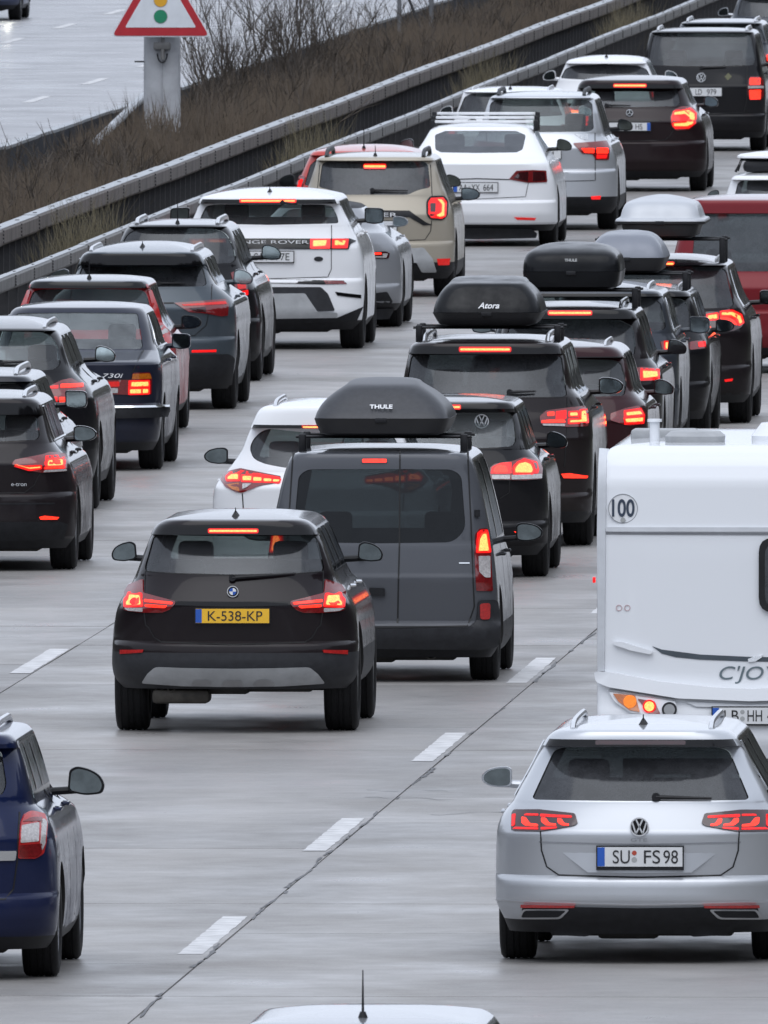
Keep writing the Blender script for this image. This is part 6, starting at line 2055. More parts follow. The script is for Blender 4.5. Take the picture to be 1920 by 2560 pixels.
CARS.append(dict(
    name='luxury_suv',
    label='white SUV with black rear lamp band and long brake bar in its spoiler',
    cat='car',
    pos=(-17.7241, 401.0988),
    paint='white',
    L=4.37,
    wb=2.68,
    ya=0.83,
    side=[(0.21, 0.9382), (0.29, 0.9937), (0.3211, 1.0088), (0.5989, 1.018), (0.8768, 1.0088), (1.0436, 0.981), (1.1732, 0.9347), (1.3029, 0.8698), (1.4141, 0.8143), (1.5252, 0.768), (1.6364, 0.7309)],
    zt=1.706,
    zbot=0.21,
    glass=[(0.0, 1.5474), (0.5642, 1.5437), (0.6753, 1.5252), (0.7309, 1.4141), (0.7457, 1.3437), (0.0, 1.3288), (-0.7457, 1.3437), (-0.7309, 1.4141), (-0.6753, 1.5252), (-0.5642, 1.5437)],
    zb=1.3288,
    rear=[(0.21, 0.15), (0.31, 0.04), (0.4, 0.0), (0.7221, 0.003), (0.7391, 0.014), (0.7531, 0.036), (0.7611, 0.048), (1.0725, 0.022), (1.0885, 0.024), (1.1045, 0.032), (1.3088, 0.144), (1.3288, 0.15), (1.5474, 0.3139), (1.5554, 0.0739), (1.603, 0.082), (1.6264, 0.0859), (1.6364, 0.1139)],
    rad=0.37,
    tw=0.26,
    gmat='glass',
    rim='rim_dark',
    antenna={'t': 'fin', 'dy': 0.35},
    mirror={'s': 'box', 'k': 1.25, 'gap': 0.09, 'dz': 0.06, 'mat': 'black_gloss'},
    ground=0.03,
    bandz=1.603,
    panels=[{'n': 'bumper_strip', 'mat': 'black_gloss', 'p': [(0.0, 0.7564), (0.805, 0.7379), (0.8384, 0.7008), (0.6012, 0.6953), (0.0, 0.7101), (-0.6012, 0.6953), (-0.8384, 0.7008), (-0.805, 0.7379)]}, {'n': 'reflector', 'mat': 'lens_red', 'p': [(0.5864, 0.7434), (0.7957, 0.736), (0.8328, 0.7008), (0.6198, 0.7008)], 'o': 0.008, 'm': True}, {'n': 'lower_bumper', 'mat': 'plastic_grey', 'p': [(0.0, 0.6693), (0.5642, 0.6693), (0.6383, 0.5989), (0.7124, 0.4137), (0.0, 0.3952), (-0.7124, 0.4137), (-0.6383, 0.5989), (-0.5642, 0.6693)], 'o': 0.015, 'r': 0.02}, {'n': 'skid_plate', 'mat': 'skid_silver', 'p': [(0.0, 0.5989), (0.3974, 0.6026), (0.4716, 0.4878), (0.5271, 0.4044), (0.7309, 0.3952), (0.7309, 0.3396), (0.0, 0.3303), (-0.7309, 0.3396), (-0.7309, 0.3952), (-0.5271, 0.4044), (-0.4716, 0.4878), (-0.3974, 0.6026)], 'o': 0.03, 'r': 0.02}, {'n': 'bumper_insert', 'mat': 'black_gloss', 'p': [(0.7161, 0.6175), (0.981, 0.5804), (0.981, 0.5434), (0.7402, 0.5767)], 'o': 0.008, 'm': True}, {'n': 'valance', 'mat': 'plastic', 'p': [(0.0, 0.3248), (0.7309, 0.3359), (0.9995, 0.4507), (0.9347, 0.3025), (0.0, 0.2655), (-0.9347, 0.3025), (-0.9995, 0.4507), (-0.7309, 0.3359)], 'o': 0.01}],
    lights=[{'mat': 'black_gloss', 'p': [(0.001, 1.188), (0.8606, 1.1843), (0.9254, 1.1547), (0.8698, 1.1269), (0.8513, 1.0695), (0.001, 1.0769), (-0.8493, 1.0695), (-0.8678, 1.1269), (-0.9234, 1.1547), (-0.8586, 1.1843)], 'els': [{'mat': 'lit', 'p': [(0.4716, 1.1732), (0.629, 1.1769), (0.6198, 1.1028), (0.4716, 1.0954)]}, {'mat': 'lit', 'p': [(0.6976, 1.1732), (0.8235, 1.1695), (0.8087, 1.1065), (0.6976, 1.1065)]}, {'mat': 'glow', 'o': 0.002, 'p': [(0.4493, 1.1843), (0.6605, 1.1843), (0.6605, 1.0769), (0.4493, 1.0769)]}, {'mat': 'glow', 'o': 0.002, 'p': [(0.679, 1.1843), (0.8458, 1.1806), (0.8384, 1.0806), (0.679, 1.0806)]}, {'mat': 'lit', 'p': [(-0.4695, 1.1732), (-0.627, 1.1769), (-0.6177, 1.1028), (-0.4695, 1.0954)]}, {'mat': 'lit', 'p': [(-0.6955, 1.1732), (-0.8215, 1.1695), (-0.8067, 1.1065), (-0.6955, 1.1065)]}, {'mat': 'glow', 'o': 0.002, 'p': [(-0.4473, 1.1843), (-0.6585, 1.1843), (-0.6585, 1.0769), (-0.4473, 1.0769)]}, {'mat': 'glow', 'o': 0.002, 'p': [(-0.677, 1.1843), (-0.8437, 1.1806), (-0.8363, 1.0806), (-0.677, 1.0806)]}], 'n': 'lamp_band', 'm': False, 'r': 0.01}],
    brake=[{'c': (0.0, 1.5882), 'hw': 0.2871, 'hh': 0.0148, 'mat': 'lit'}],
    gaps=[{'p': [(0.6716, 1.3251), (0.6753, 1.1843)], 'w': 0.007}, {'p': [(0.6753, 1.0695), (0.6753, 0.8583), (0.6383, 0.7749), (0.001, 0.7564)], 'w': 0.007}],
    plate={'c': (0.0029, 0.9917), 'w': 0.5446, 'h': 0.1112, 'foot': 0.01, 'text': [('C', -0.13, 0.045), ('IA', -0.045, 0.07), ('777E', 0.13, 0.2)], 'seals': [(-0.095, 0.0, 0.016, 'seal_grey')]},
    emblem=[],
    words=[{'t': 'RANGE ROVER', 'c': (0.001, 1.1491), 'h': 0.053, 'w': 0.8707, 'mat': 'white_print'}],
    wiper=((0.1566, 1.5715), (0.3048, 1.5511)),
    oval=(0.5401, 0.9676, 0.0482, 0.0259)))
CARS.append(dict(
    name='sports_car',
    label='low silver sports car with dark soft top, half hidden behind the white SUV',
    cat='car',
    pos=(-17.6682, 411.5386),
    paint='silver_dark',
    L=4.5,
    wb=2.45,
    ya=1.0,
    side=[(0.19, 0.8708), (0.27, 0.9223), (0.3808, 0.9364), (0.6088, 0.9364), (0.7989, 0.9174), (0.932, 0.8604), (1.027, 0.7653), (1.103, 0.6513), (1.217, 0.5277), (1.3311, 0.4232)],
    zt=1.3661,
    zbot=0.19,
    glass=[(0.0, 1.2931), (0.3282, 1.2836), (0.4802, 1.141), (0.4612, 1.103), (0.0, 1.084), (-0.4612, 1.103), (-0.4802, 1.141), (-0.3282, 1.2836)],
    zb=1.084,
    rear=[(0.19, 0.15), (0.29, 0.04), (0.4, 0.0), (0.4508, 0.003), (0.4678, 0.014), (0.4818, 0.036), (0.4898, 0.048), (1.016, 0.03), (1.034, 0.045), (1.046, 0.08), (1.074, 0.83), (1.2931, 1.1227), (1.3311, 1.1727)],
    rad=0.345,
    tw=0.29,
    gmat='glass_mid',
    nwin=1,
    mirror={'s': 'drop', 'k': 0.95, 'gap': 0.1, 'dz': 0.04},
    roofmat='soft_top',
    ground=0.05,
    seats=False,
    panels=[{'n': 'bumper_vent', 'mat': 'plastic', 'p': [(0.6323, 0.3808), (0.7843, 0.3998), (0.8414, 0.2857), (0.7843, 0.2287), (0.6323, 0.2667)], 'o': 0.006, 'r': 0.02, 'm': True}, {'n': 'diffuser', 'mat': 'plastic', 'p': [(0.0, 0.2097), (0.8414, 0.2097), (0.7843, 0.0957), (0.0, 0.0767), (-0.7843, 0.0957), (-0.8414, 0.2097)], 'o': 0.02}],
    lights=[{'mat': 'lens_dark', 'p': [(0.5753, 0.8331), (0.7653, 0.8407), (0.8071, 0.8179), (0.7938, 0.7609), (0.6323, 0.7647)], 'els': [{'mat': 'lit_soft', 'p': [(0.5943, 0.8255), (0.7178, 0.8293), (0.7178, 0.8065), (0.6038, 0.8046)]}, {'mat': 'lens_clear', 'p': [(0.7273, 0.8179), (0.7843, 0.8179), (0.7691, 0.7704), (0.6513, 0.7761), (0.6513, 0.7875), (0.7368, 0.7875)]}]}],
    brake=[],
    gaps=[],
    emblem=[],
    words=[]))
CARS.append(dict(
    name='compact_suv',
    label='beige SUV with round-cornered lit tail light and grey bumper',
    cat='car',
    pos=(-17.6875, 427.5803),
    paint='beige',
    L=4.34,
    wb=2.67,
    ya=0.87,
    side=[(0.21, 0.8447), (0.29, 0.8946), (0.4403, 0.9083), (0.6378, 0.9083), (0.8353, 0.8964), (1.013, 0.8668), (1.1512, 0.8174), (1.2894, 0.7582), (1.4671, 0.699), (1.5955, 0.6693)],
    zt=1.6305,
    zbot=0.21,
    glass=[(0.0, 1.5461), (0.5607, 1.5421), (0.6042, 1.5066), (0.6358, 1.2499), (0.5015, 1.2203), (0.383, 1.167), (0.0, 1.167), (-0.383, 1.167), (-0.5015, 1.2203), (-0.6358, 1.2499), (-0.6042, 1.5066), (-0.5607, 1.5421)],
    zb=1.167,
    rear=[(0.21, 0.15), (0.31, 0.04), (0.4, 0.0), (0.6029, 0.003), (0.6199, 0.014), (0.6339, 0.036), (0.6419, 0.048), (0.9286, 0.022), (0.9446, 0.024), (0.9606, 0.032), (1.147, 0.144), (1.167, 0.15), (1.5461, 0.3471), (1.5541, 0.2471), (1.5855, 0.2591), (1.5955, 0.2871)],
    rad=0.36,
    tw=0.24,
    gmat='glass_priv',
    smat='glass_priv',
    rails={'mat': 'plastic_grey', 'x': 0.9, 'h': 0.1, 'r': 0.03, 'dy': -0.15},
    antenna={'t': 'rod', 'dy': 0.15, 'h': 0.13},
    mirror={'s': 'drop', 'k': 1.2, 'gap': 0.1, 'dz': -0.03, 'mat': 'plastic'},
    ground=0.03,
    clad=0.4009,
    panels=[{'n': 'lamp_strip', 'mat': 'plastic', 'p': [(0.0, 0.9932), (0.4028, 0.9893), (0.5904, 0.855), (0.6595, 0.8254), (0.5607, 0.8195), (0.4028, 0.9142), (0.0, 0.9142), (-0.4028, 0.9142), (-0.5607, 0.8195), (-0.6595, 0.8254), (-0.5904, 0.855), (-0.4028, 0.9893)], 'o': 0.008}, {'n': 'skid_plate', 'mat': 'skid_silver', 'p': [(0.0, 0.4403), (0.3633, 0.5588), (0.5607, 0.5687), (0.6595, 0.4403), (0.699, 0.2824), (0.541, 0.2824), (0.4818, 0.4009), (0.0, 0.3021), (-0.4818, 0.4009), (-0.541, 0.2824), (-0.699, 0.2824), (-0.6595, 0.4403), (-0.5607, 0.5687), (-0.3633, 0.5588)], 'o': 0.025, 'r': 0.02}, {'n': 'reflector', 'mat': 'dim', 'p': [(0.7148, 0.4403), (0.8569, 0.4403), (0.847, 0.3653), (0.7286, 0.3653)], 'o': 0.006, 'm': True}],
    lights=[{'mat': 'plastic', 'p': [(0.5904, 1.0919), (0.6298, 1.1512), (0.7779, 1.1551), (0.8273, 1.0919), (0.8273, 0.934), (0.7779, 0.8747), (0.6397, 0.8846), (0.5963, 0.9439)], 'els': [{'mat': 'glow', 'o': 0.003, 'p': [(0.6101, 1.0821), (0.6397, 1.1314), (0.7681, 1.1354), (0.8076, 1.0821), (0.8076, 0.934), (0.7681, 0.8945), (0.6496, 0.9044), (0.6141, 0.9537)]}, {'mat': 'lit', 'p': [(0.699, 1.1216), (0.7582, 1.1216), (0.7937, 1.0722), (0.7937, 0.9241), (0.7384, 0.9044), (0.6891, 0.934), (0.7483, 0.9735), (0.7483, 1.0525)]}, {'mat': 'lens_dark', 'o': 0.005, 'p': [(0.6298, 1.0722), (0.6891, 1.0722), (0.6891, 0.9735), (0.6358, 0.9735)]}], 'r': 0.03}],
    brake=[{'c': (0.0, 1.4888), 'hw': 0.1224, 'hh': 0.0217, 'mat': 'lit'}],
    gaps=[{'p': [(0.6298, 1.5066), (0.6555, 1.1512)], 'w': 0.007}, {'p': [(0.6555, 0.8747), (0.6437, 0.7563), (0.5805, 0.6575), (-0.0, 0.6378)], 'w': 0.007}],
    plate={'c': (0.0108, 0.8047), 'w': 0.4996, 'h': 0.1283, 'foot': 0.01, 'text': [('KT', -0.16, 0.08), ('N', -0.03, 0.045), ('5662', 0.13, 0.18)]},
    emblem=[],
    words=[{'t': 'DUSTER', 'c': (-0.0, 0.9419), 'h': 0.0667, 'w': 0.5331, 'mat': 'white_print'}],
    wiper=((-0.0218, 1.2203), (0.383, 1.2144))))
CARS.append(dict(
    name='minivan',
    label='pale red car with two antennas seen just over the beige SUV',
    cat='car',
    pos=(-18.4572, 442.8809),
    paint='red_pale',
    L=4.3,
    wb=2.6,
    ya=0.85,
    side=[(0.19, 0.8765), (0.27, 0.9283), (0.3385, 0.9424), (0.543, 0.922), (0.7475, 0.8811), (0.9112, 0.8197), (1.0748, 0.7584), (1.2588, 0.6765), (1.402, 0.6152)],
    zt=1.4606,
    zbot=0.19,
    glass=[(0.0, 1.3407), (0.5129, 1.3304), (0.6254, 1.2384), (0.697, 0.993), (0.0, 0.9623), (-0.697, 0.993), (-0.6254, 1.2384), (-0.5129, 1.3304)],
    zb=0.9623,
    rear=[(0.19, 0.15), (0.29, 0.04), (0.4, 0.0), (0.435, 0.003), (0.452, 0.014), (0.466, 0.036), (0.474, 0.048), (0.7393, 0.022), (0.7553, 0.024), (0.7713, 0.032), (0.9423, 0.144), (0.9623, 0.15), (1.3407, 0.3392), (1.3487, 0.2192), (1.392, 0.2312), (1.402, 0.2592)],
    rad=0.33,
    gmat='glass_mid',
    antenna={'t': 'rod', 'dy': 0.25, 'h': 0.28},
    mirror={'s': 'wedge', 'k': 1.1, 'gap': 0.09, 'dz': 0.05, 'mat': 'plastic'},
    panels=[],
    lights=[{'mat': 'lens_red', 'p': [(0.6765, 1.0952), (0.7481, 1.1157), (0.8197, 0.9112), (0.7379, 0.8907)], 'els': [{'mat': 'glow', 'p': [(0.7011, 1.0646), (0.742, 1.0748), (0.7829, 0.9623), (0.7338, 0.9521)]}]}],
    brake=[],
    gaps=[],
    emblem=[],
    words=[]))
CARS.append(dict(
    name='fastback_saloon',
    label='white saloon car with a white slatted rack on its roof',
    cat='car',
    pos=(-17.6477, 456.9627),
    paint='white',
    L=4.7,
    wb=2.87,
    ya=1.0,
    side=[(0.19, 0.8924), (0.27, 0.9452), (0.2989, 0.9596), (0.524, 0.9596), (0.749, 0.9399), (0.8897, 0.9033), (1.0303, 0.8414), (1.1429, 0.7711), (1.2554, 0.7008), (1.4354, 0.6051)],
    zt=1.4704,
    zbot=0.19,
    glass=[(0.0, 1.3904), (0.4335, 1.3876), (0.5545, 1.3398), (0.532, 1.171), (0.4617, 1.1372), (0.0, 1.1316), (-0.4617, 1.1372), (-0.532, 1.171), (-0.5545, 1.3398), (-0.4335, 1.3876)],
    zb=1.1316,
    rear=[(0.19, 0.15), (0.29, 0.04), (0.4, 0.0), (0.5271, 0.003), (0.5441, 0.014), (0.5581, 0.036), (0.5661, 0.048), (1.0003, 0.03), (1.0183, 0.045), (1.0303, 0.08), (1.1216, 0.5), (1.3904, 1.1988), (1.4354, 1.2488)],
    rad=0.34,
    gmat='glass_mid',
    rim='rim_dark',
    nwin=2,
    mirror={'s': 'wedge', 'k': 1.1, 'gap': 0.1, 'dz': 0.06, 'mat': 'black_gloss'},
    ground=0.02,
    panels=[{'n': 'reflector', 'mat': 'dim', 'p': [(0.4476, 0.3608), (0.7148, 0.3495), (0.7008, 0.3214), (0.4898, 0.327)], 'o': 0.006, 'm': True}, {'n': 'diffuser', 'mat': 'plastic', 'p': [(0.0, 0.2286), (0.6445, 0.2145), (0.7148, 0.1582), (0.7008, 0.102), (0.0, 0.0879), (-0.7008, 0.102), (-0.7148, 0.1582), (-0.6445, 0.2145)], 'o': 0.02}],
    lights=[{'mat': 'lens_red', 'p': [(0.3857, 0.8193), (0.4757, 0.9234), (0.6727, 0.9319), (0.8274, 0.9234), (0.8414, 0.7828), (0.6164, 0.7771)], 'els': [{'mat': 'lens_dark', 'p': [(0.4476, 0.8334), (0.5039, 0.9037), (0.6164, 0.9122), (0.6164, 0.7912)]}, {'mat': 'lens_dark', 'p': [(0.6727, 0.9122), (0.8077, 0.9066), (0.8189, 0.8053), (0.6727, 0.794)]}]}],
    brake=[],
    gaps=[{'p': [(0.0003, 0.8278), (0.3913, 0.8165)], 'w': 0.012}, {'p': [(0.622, 0.7771), (0.5883, 0.6084), (0.0003, 0.5802)], 'w': 0.006}],
    plate={'c': (-0.0166, 0.7209), 'w': 0.5345, 'h': 0.1125, 'foot': 0.008, 'text': [('AA', -0.15, 0.1), ('XX', 0.0, 0.1), ('664', 0.155, 0.12)], 'seals': [(-0.075, 0.0, 0.014, 'seal_grey')]},
    emblem=[],
    words=[]))
CARS.append(dict(
    name='midsize_suv',
    label='silver SUV with narrow lit tail light ahead of the white saloon',
    cat='car',
    pos=(-17.2577, 467.2123),
    paint='silver',
    L=4.6,
    wb=2.8,
    ya=0.92,
    side=[(0.21, 0.8829), (0.29, 0.9351), (0.4208, 0.9493), (0.6796, 0.9436), (0.8809, 0.9235), (1.0535, 0.8659), (1.1685, 0.794), (1.3123, 0.7509), (1.5137, 0.6934), (1.6718, 0.6358)],
    zt=1.7068,
    zbot=0.21,
    glass=[(0.0, 1.6287), (0.5639, 1.623), (0.6358, 1.5712), (0.6589, 1.2548), (0.5927, 1.2261), (0.0, 1.2203), (-0.5927, 1.2261), (-0.6589, 1.2548), (-0.6358, 1.5712), (-0.5639, 1.623)],
    zb=1.2203,
    rear=[(0.21, 0.15), (0.31, 0.04), (0.4, 0.0), (0.7265, 0.003), (0.7435, 0.014), (0.7575, 0.036), (0.7655, 0.048), (1.0114, 0.022), (1.0274, 0.024), (1.0434, 0.032), (1.2003, 0.124), (1.2203, 0.13), (1.6287, 0.3342), (1.6367, 0.2142), (1.6431, 0.2172), (1.6618, 0.2262), (1.6718, 0.2542)],
    rad=0.37,
    tw=0.25,
    gmat='glass',
    rails={'mat': 'plastic_grey', 'x': 0.92, 'h': 0.09, 'r': 0.03, 'dy': -0.1},
    mirror={'s': 'wedge', 'k': 1.1, 'gap': 0.1, 'dz': 0.05, 'mat': 'plastic'},
    ground=0.03,
    clad=0.4351,
    bandz=1.6431,
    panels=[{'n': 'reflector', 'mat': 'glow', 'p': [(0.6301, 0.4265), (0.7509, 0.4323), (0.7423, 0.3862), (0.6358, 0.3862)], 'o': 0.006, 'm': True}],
    lights=[{'mat': 'lens_red', 'p': [(0.4058, 1.088), (0.679, 1.1053), (0.8084, 1.1168), (0.8516, 1.0247), (0.84, 0.8752), (0.6847, 0.8752), (0.6502, 0.9442), (0.5208, 0.9528)], 'els': [{'mat': 'lit_soft', 'p': [(0.6934, 1.0305), (0.8285, 1.0247), (0.8285, 0.9557), (0.6934, 0.9557)]}, {'mat': 'lit_soft', 'p': [(0.5064, 1.0247), (0.6646, 1.0247), (0.6646, 0.9615), (0.5496, 0.9672)]}, {'mat': 'glow', 'p': [(0.6934, 0.9442), (0.8228, 0.9442), (0.8084, 0.8953), (0.6934, 0.8924)]}]}],
    brake=[],
    gaps=[{'p': [(0.6732, 1.2117), (0.6847, 0.6221), (0.0002, 0.6077)], 'w': 0.008}],
    plate={'c': (-0.0199, 0.9485), 'w': 0.558, 'h': 0.1064, 'foot': 0.008, 'text': [('M', -0.17, 0.06), ('CK', -0.03, 0.09), ('7 M', 0.13, 0.12)]},
    emblem=[],
    words=[{'t': 'X3', 'c': (0.5064, 1.1685), 'h': 0.0897, 'w': 0.1726}]))
CARS.append(dict(
    name='minivan',
    label='white minivan tucked behind the silver SUV beside the guardrail',
    cat='car',
    pos=(-18.0992, 479.221),
    paint='white',
    L=4.4,
    wb=2.68,
    ya=0.85,
    side=[(0.19, 0.8035), (0.27, 0.851), (0.495, 0.864), (0.7605, 0.8581), (0.9375, 0.8286), (1.0555, 0.7696), (1.1735, 0.7253), (1.38, 0.6516), (1.5516, 0.5926)],
    zt=1.5816,
    zbot=0.19,
    glass=[(0.0, 1.5216), (0.4746, 1.5128), (0.5778, 1.4685), (0.6752, 1.2325), (0.0, 1.203), (-0.6752, 1.2325), (-0.5778, 1.4685), (-0.4746, 1.5128)],
    zb=1.203,
    rear=[(0.19, 0.15), (0.29, 0.04), (0.4, 0.0), (0.647, 0.003), (0.664, 0.014), (0.678, 0.036), (0.686, 0.048), (0.968, 0.022), (0.984, 0.024), (1.0, 0.032), (1.183, 0.124), (1.203, 0.13), (1.5216, 0.2574), (1.5296, 0.1774), (1.5416, 0.1894), (1.5516, 0.2174)],
    rad=0.33,
    gmat='glass_mid',
    rails={'mat': 'rail_silver', 'x': 0.9, 'h': 0.04},
    antenna={'t': 'rod', 'dy': 0.25, 'h': 0.08},
    mirror={'s': 'wedge', 'k': 1.0, 'gap': 0.09, 'dz': 0.05},
    panels=[],
    lights=[{'mat': 'lens_red', 'p': [(0.6516, 1.1145), (0.7696, 1.1292), (0.8138, 0.9375), (0.6811, 0.9227)], 'els': [{'mat': 'glow', 'p': [(0.6811, 1.085), (0.7548, 1.0909), (0.7696, 0.9965), (0.6958, 0.9906)]}]}],
    brake=[],
    gaps=[],
    emblem=[],
    words=[]))
CARS.append(dict(
    name='compact_mpv',
    label='dark maroon compact car with brightly lit curved tail lamp',
    cat='car',
    pos=(-17.0555, 493.5945),
    paint='maroon_black',
    L=4.36,
    wb=2.7,
    ya=0.85,
    side=[(0.19, 0.9304), (0.27, 0.9854), (0.3931, 1.0004), (0.5925, 0.9964), (0.7653, 0.9805), (0.9248, 0.9406), (1.0311, 0.8874), (1.1108, 0.8077), (1.2172, 0.7545), (1.3501, 0.7014), (1.4697, 0.6548)],
    zt=1.508,
    zbot=0.19,
    glass=[(0.0, 1.3168), (0.4621, 1.3128), (0.6083, 1.3501), (0.6415, 1.2437), (0.6615, 1.164), (0.6216, 1.1241), (0.0, 1.1108), (-0.6216, 1.1241), (-0.6615, 1.164), (-0.6415, 1.2437), (-0.6083, 1.3501), (-0.4621, 1.3128)],
    zb=1.1108,
    rear=[(0.19, 0.15), (0.29, 0.04), (0.4, 0.0), (0.6339, 0.003), (0.6509, 0.014), (0.6649, 0.036), (0.6729, 0.048), (0.909, 0.022), (0.925, 0.024), (0.941, 0.032), (1.0908, 0.144), (1.1108, 0.15), (1.3501, 0.2983), (1.3581, 0.1183), (1.4059, 0.124), (1.4597, 0.1303), (1.4697, 0.1583)],
    rad=0.33,
    gmat='glass_mid',
    mirror={'s': 'wedge', 'k': 1.1, 'gap': 0.1, 'dz': 0.04},
    bandz=1.4059,
    panels=[{'n': 'handle_strip', 'mat': 'black_gloss', 'p': [(0.0, 0.9513), (0.409, 0.9407), (0.3824, 0.9248), (0.0, 0.9181), (-0.3824, 0.9248), (-0.409, 0.9407)]}],
    lights=[{'mat': 'lens_red', 'p': [(0.5286, 0.9912), (0.5684, 1.0776), (0.6748, 1.1241), (0.8077, 1.1108), (0.8741, 1.0311), (0.8675, 0.8982), (0.7811, 0.8184), (0.595, 0.8051), (0.5419, 0.8716)], 'els': [{'mat': 'lit', 'r': 0.015, 'p': [(0.5684, 1.051), (0.7545, 1.0842), (0.8343, 1.0311), (0.8476, 0.9646), (0.821, 0.8849), (0.7412, 0.8517), (0.5684, 0.8583), (0.5684, 0.9048), (0.7279, 0.9181), (0.7678, 0.9713), (0.7146, 1.0111), (0.5684, 1.0045)]}, {'mat': 'glow', 'o': 0.002, 'p': [(0.5419, 0.9912), (0.5817, 1.071), (0.7811, 1.1042), (0.8582, 1.0311), (0.8542, 0.8982), (0.7678, 0.8291), (0.5884, 0.8251), (0.5485, 0.8849)]}], 'r': 0.03}],
    brake=[{'c': (0.0, 1.3953), 'hw': 0.206, 'hh': 0.0186, 'mat': 'lit'}],
    gaps=[{'p': [(0.5684, 0.8051), (0.5286, 0.7387), (0.4621, 0.6789), (-0.0004, 0.6656)], 'w': 0.008}],
    plate={'c': (0.0023, 0.857), 'w': 0.5423, 'h': 0.1037, 'band': 'right', 'foot': 0.008, 'text': [('DO', -0.12, 0.09), ('HS', 0.12, 0.09)], 'seals': [(-0.02, 0.0, 0.014, 'seal_grey')]},
    emblem=[(-0.0031, 1.0377, 0.0452, 'star')],
    words=[],
    wiper=((-0.3087, 1.1374), (0.0102, 1.1308))))
CARS.append(dict(
    name='hatchback',
    label='white hatchback with thin roof antenna beside the black minivan',
    cat='car',
    pos=(-18.1466, 515.3284),
    paint='white',
    L=4.2,
    wb=2.6,
    ya=0.82,
    side=[(0.19, 0.7674), (0.27, 0.8128), (0.4579, 0.8252), (0.7116, 0.8125), (0.8702, 0.7807), (0.9971, 0.7173), (1.1398, 0.6539), (1.2826, 0.5904), (1.4158, 0.527)],
    zt=1.4573,
    zbot=0.19,
    glass=[(0.0, 1.3523), (0.4318, 1.3333), (0.5587, 1.2826), (0.6221, 1.1557), (0.0, 1.124), (-0.6221, 1.1557), (-0.5587, 1.2826), (-0.4318, 1.3333)],
    zb=1.124,
    rear=[(0.19, 0.15), (0.29, 0.04), (0.4, 0.0), (0.4963, 0.003), (0.5133, 0.014), (0.5273, 0.036), (0.5353, 0.048), (0.8588, 0.022), (0.8748, 0.024), (0.8908, 0.032), (1.104, 0.144), (1.124, 0.15), (1.3523, 0.3099), (1.3603, 0.1699), (1.4058, 0.1819), (1.4158, 0.2099)],
    rad=0.32,
    gmat='glass_priv',
    antenna={'t': 'rod', 'dy': 0.4, 'h': 0.18},
    mirror={'s': 'wedge', 'k': 1.05, 'gap': 0.09, 'dz': 0.04},
    panels=[],
    lights=[{'mat': 'lens_red', 'p': [(0.5904, 0.9971), (0.7173, 1.0129), (0.7649, 0.8702), (0.6221, 0.8543)], 'els': [{'mat': 'glow', 'p': [(0.6221, 0.9717), (0.711, 0.9812), (0.7173, 0.9083), (0.638, 0.9019)]}]}],
    brake=[],
    gaps=[],
    emblem=[],
    words=[]))
CARS.append(dict(
    name='minivan',
    label='black minivan with two stacked lit lamps and round front-facing badge on its tailgate',
    cat='car',
    pos=(-17.1284, 524.6194),
    paint='black',
    L=4.55,
    wb=2.8,
    ya=0.88,
    side=[(0.19, 0.831), (0.27, 0.8802), (0.4885, 0.8936), (0.771, 0.8908), (0.9405, 0.8766), (1.0676, 0.8484), (1.2089, 0.8201), (1.3784, 0.7919), (1.5479, 0.7566), (1.6767, 0.7213)],
    zt=1.7067,
    zbot=0.19,
    glass=[(0.0, 1.6467), (0.6083, 1.6397), (0.6789, 1.6185), (0.7495, 1.2654), (0.7213, 1.2018), (0.0, 1.1877), (-0.7213, 1.2018), (-0.7495, 1.2654), (-0.6789, 1.6185), (-0.6083, 1.6397)],
    zb=1.1877,
    rear=[(0.19, 0.15), (0.29, 0.04), (0.4, 0.0), (0.4918, 0.003), (0.5088, 0.014), (0.5228, 0.036), (0.5308, 0.048), (0.8939, 0.022), (0.9099, 0.024), (0.9259, 0.032), (1.1677, 0.104), (1.1877, 0.11), (1.6467, 0.3028), (1.6547, 0.2228), (1.6667, 0.2348), (1.6767, 0.2628)],
    rad=0.335,
    gmat='glass_mid',
    cap=(0.4, 3.4, 0.3, 4.0),
    rails={'mat': 'rail_silver', 'x': 0.93, 'h': 0.06, 'r': 0.026, 'dy': -0.1},
    mirror={'s': 'wedge', 'k': 1.05, 'gap': 0.1, 'dz': 0.04},
    ground=0.05,
    panels=[{'n': 'sticker', 'mat': 'sticker_olive', 'p': [(0.3752, 1.0959), (0.4247, 1.0465), (0.371, 0.99), (0.323, 1.0436)], 'o': 0.004}],
    lights=[{'mat': 'lens_red', 'p': [(0.6507, 0.997), (0.6789, 1.0465), (0.8201, 1.0422), (0.8555, 0.9829), (0.8597, 0.7851), (0.8272, 0.7145), (0.6718, 0.7145), (0.6436, 0.7993)], 'els': [{'mat': 'lit_soft', 'p': [(0.6718, 1.0253), (0.8131, 1.0224), (0.8088, 0.9335), (0.6718, 0.9292)]}, {'mat': 'lit_soft', 'p': [(0.6648, 0.8558), (0.8201, 0.8586), (0.8131, 0.7286), (0.6761, 0.7258)]}, {'mat': 'lens_clear', 'p': [(0.6478, 0.9123), (0.8569, 0.9123), (0.8569, 0.8812), (0.6478, 0.8784)]}]}],
    brake=[],
    gaps=[{'p': [(0.6365, 1.1806), (0.6295, 0.7004), (0.5942, 0.545), (-0.0005, 0.5238)], 'w': 0.008}],
    plate={'c': (0.0044, 0.8303), 'w': 0.56, 'h': 0.113, 'foot': 0.008, 'text': [('M', -0.19, 0.05), ('LD', -0.04, 0.09), ('979', 0.14, 0.13)]},
    emblem=[(-0.0019, 1.0323, 0.065, 'vw')],
    words=[],
    wiper=((0.0009, 1.1693), (0.3399, 1.1778))))
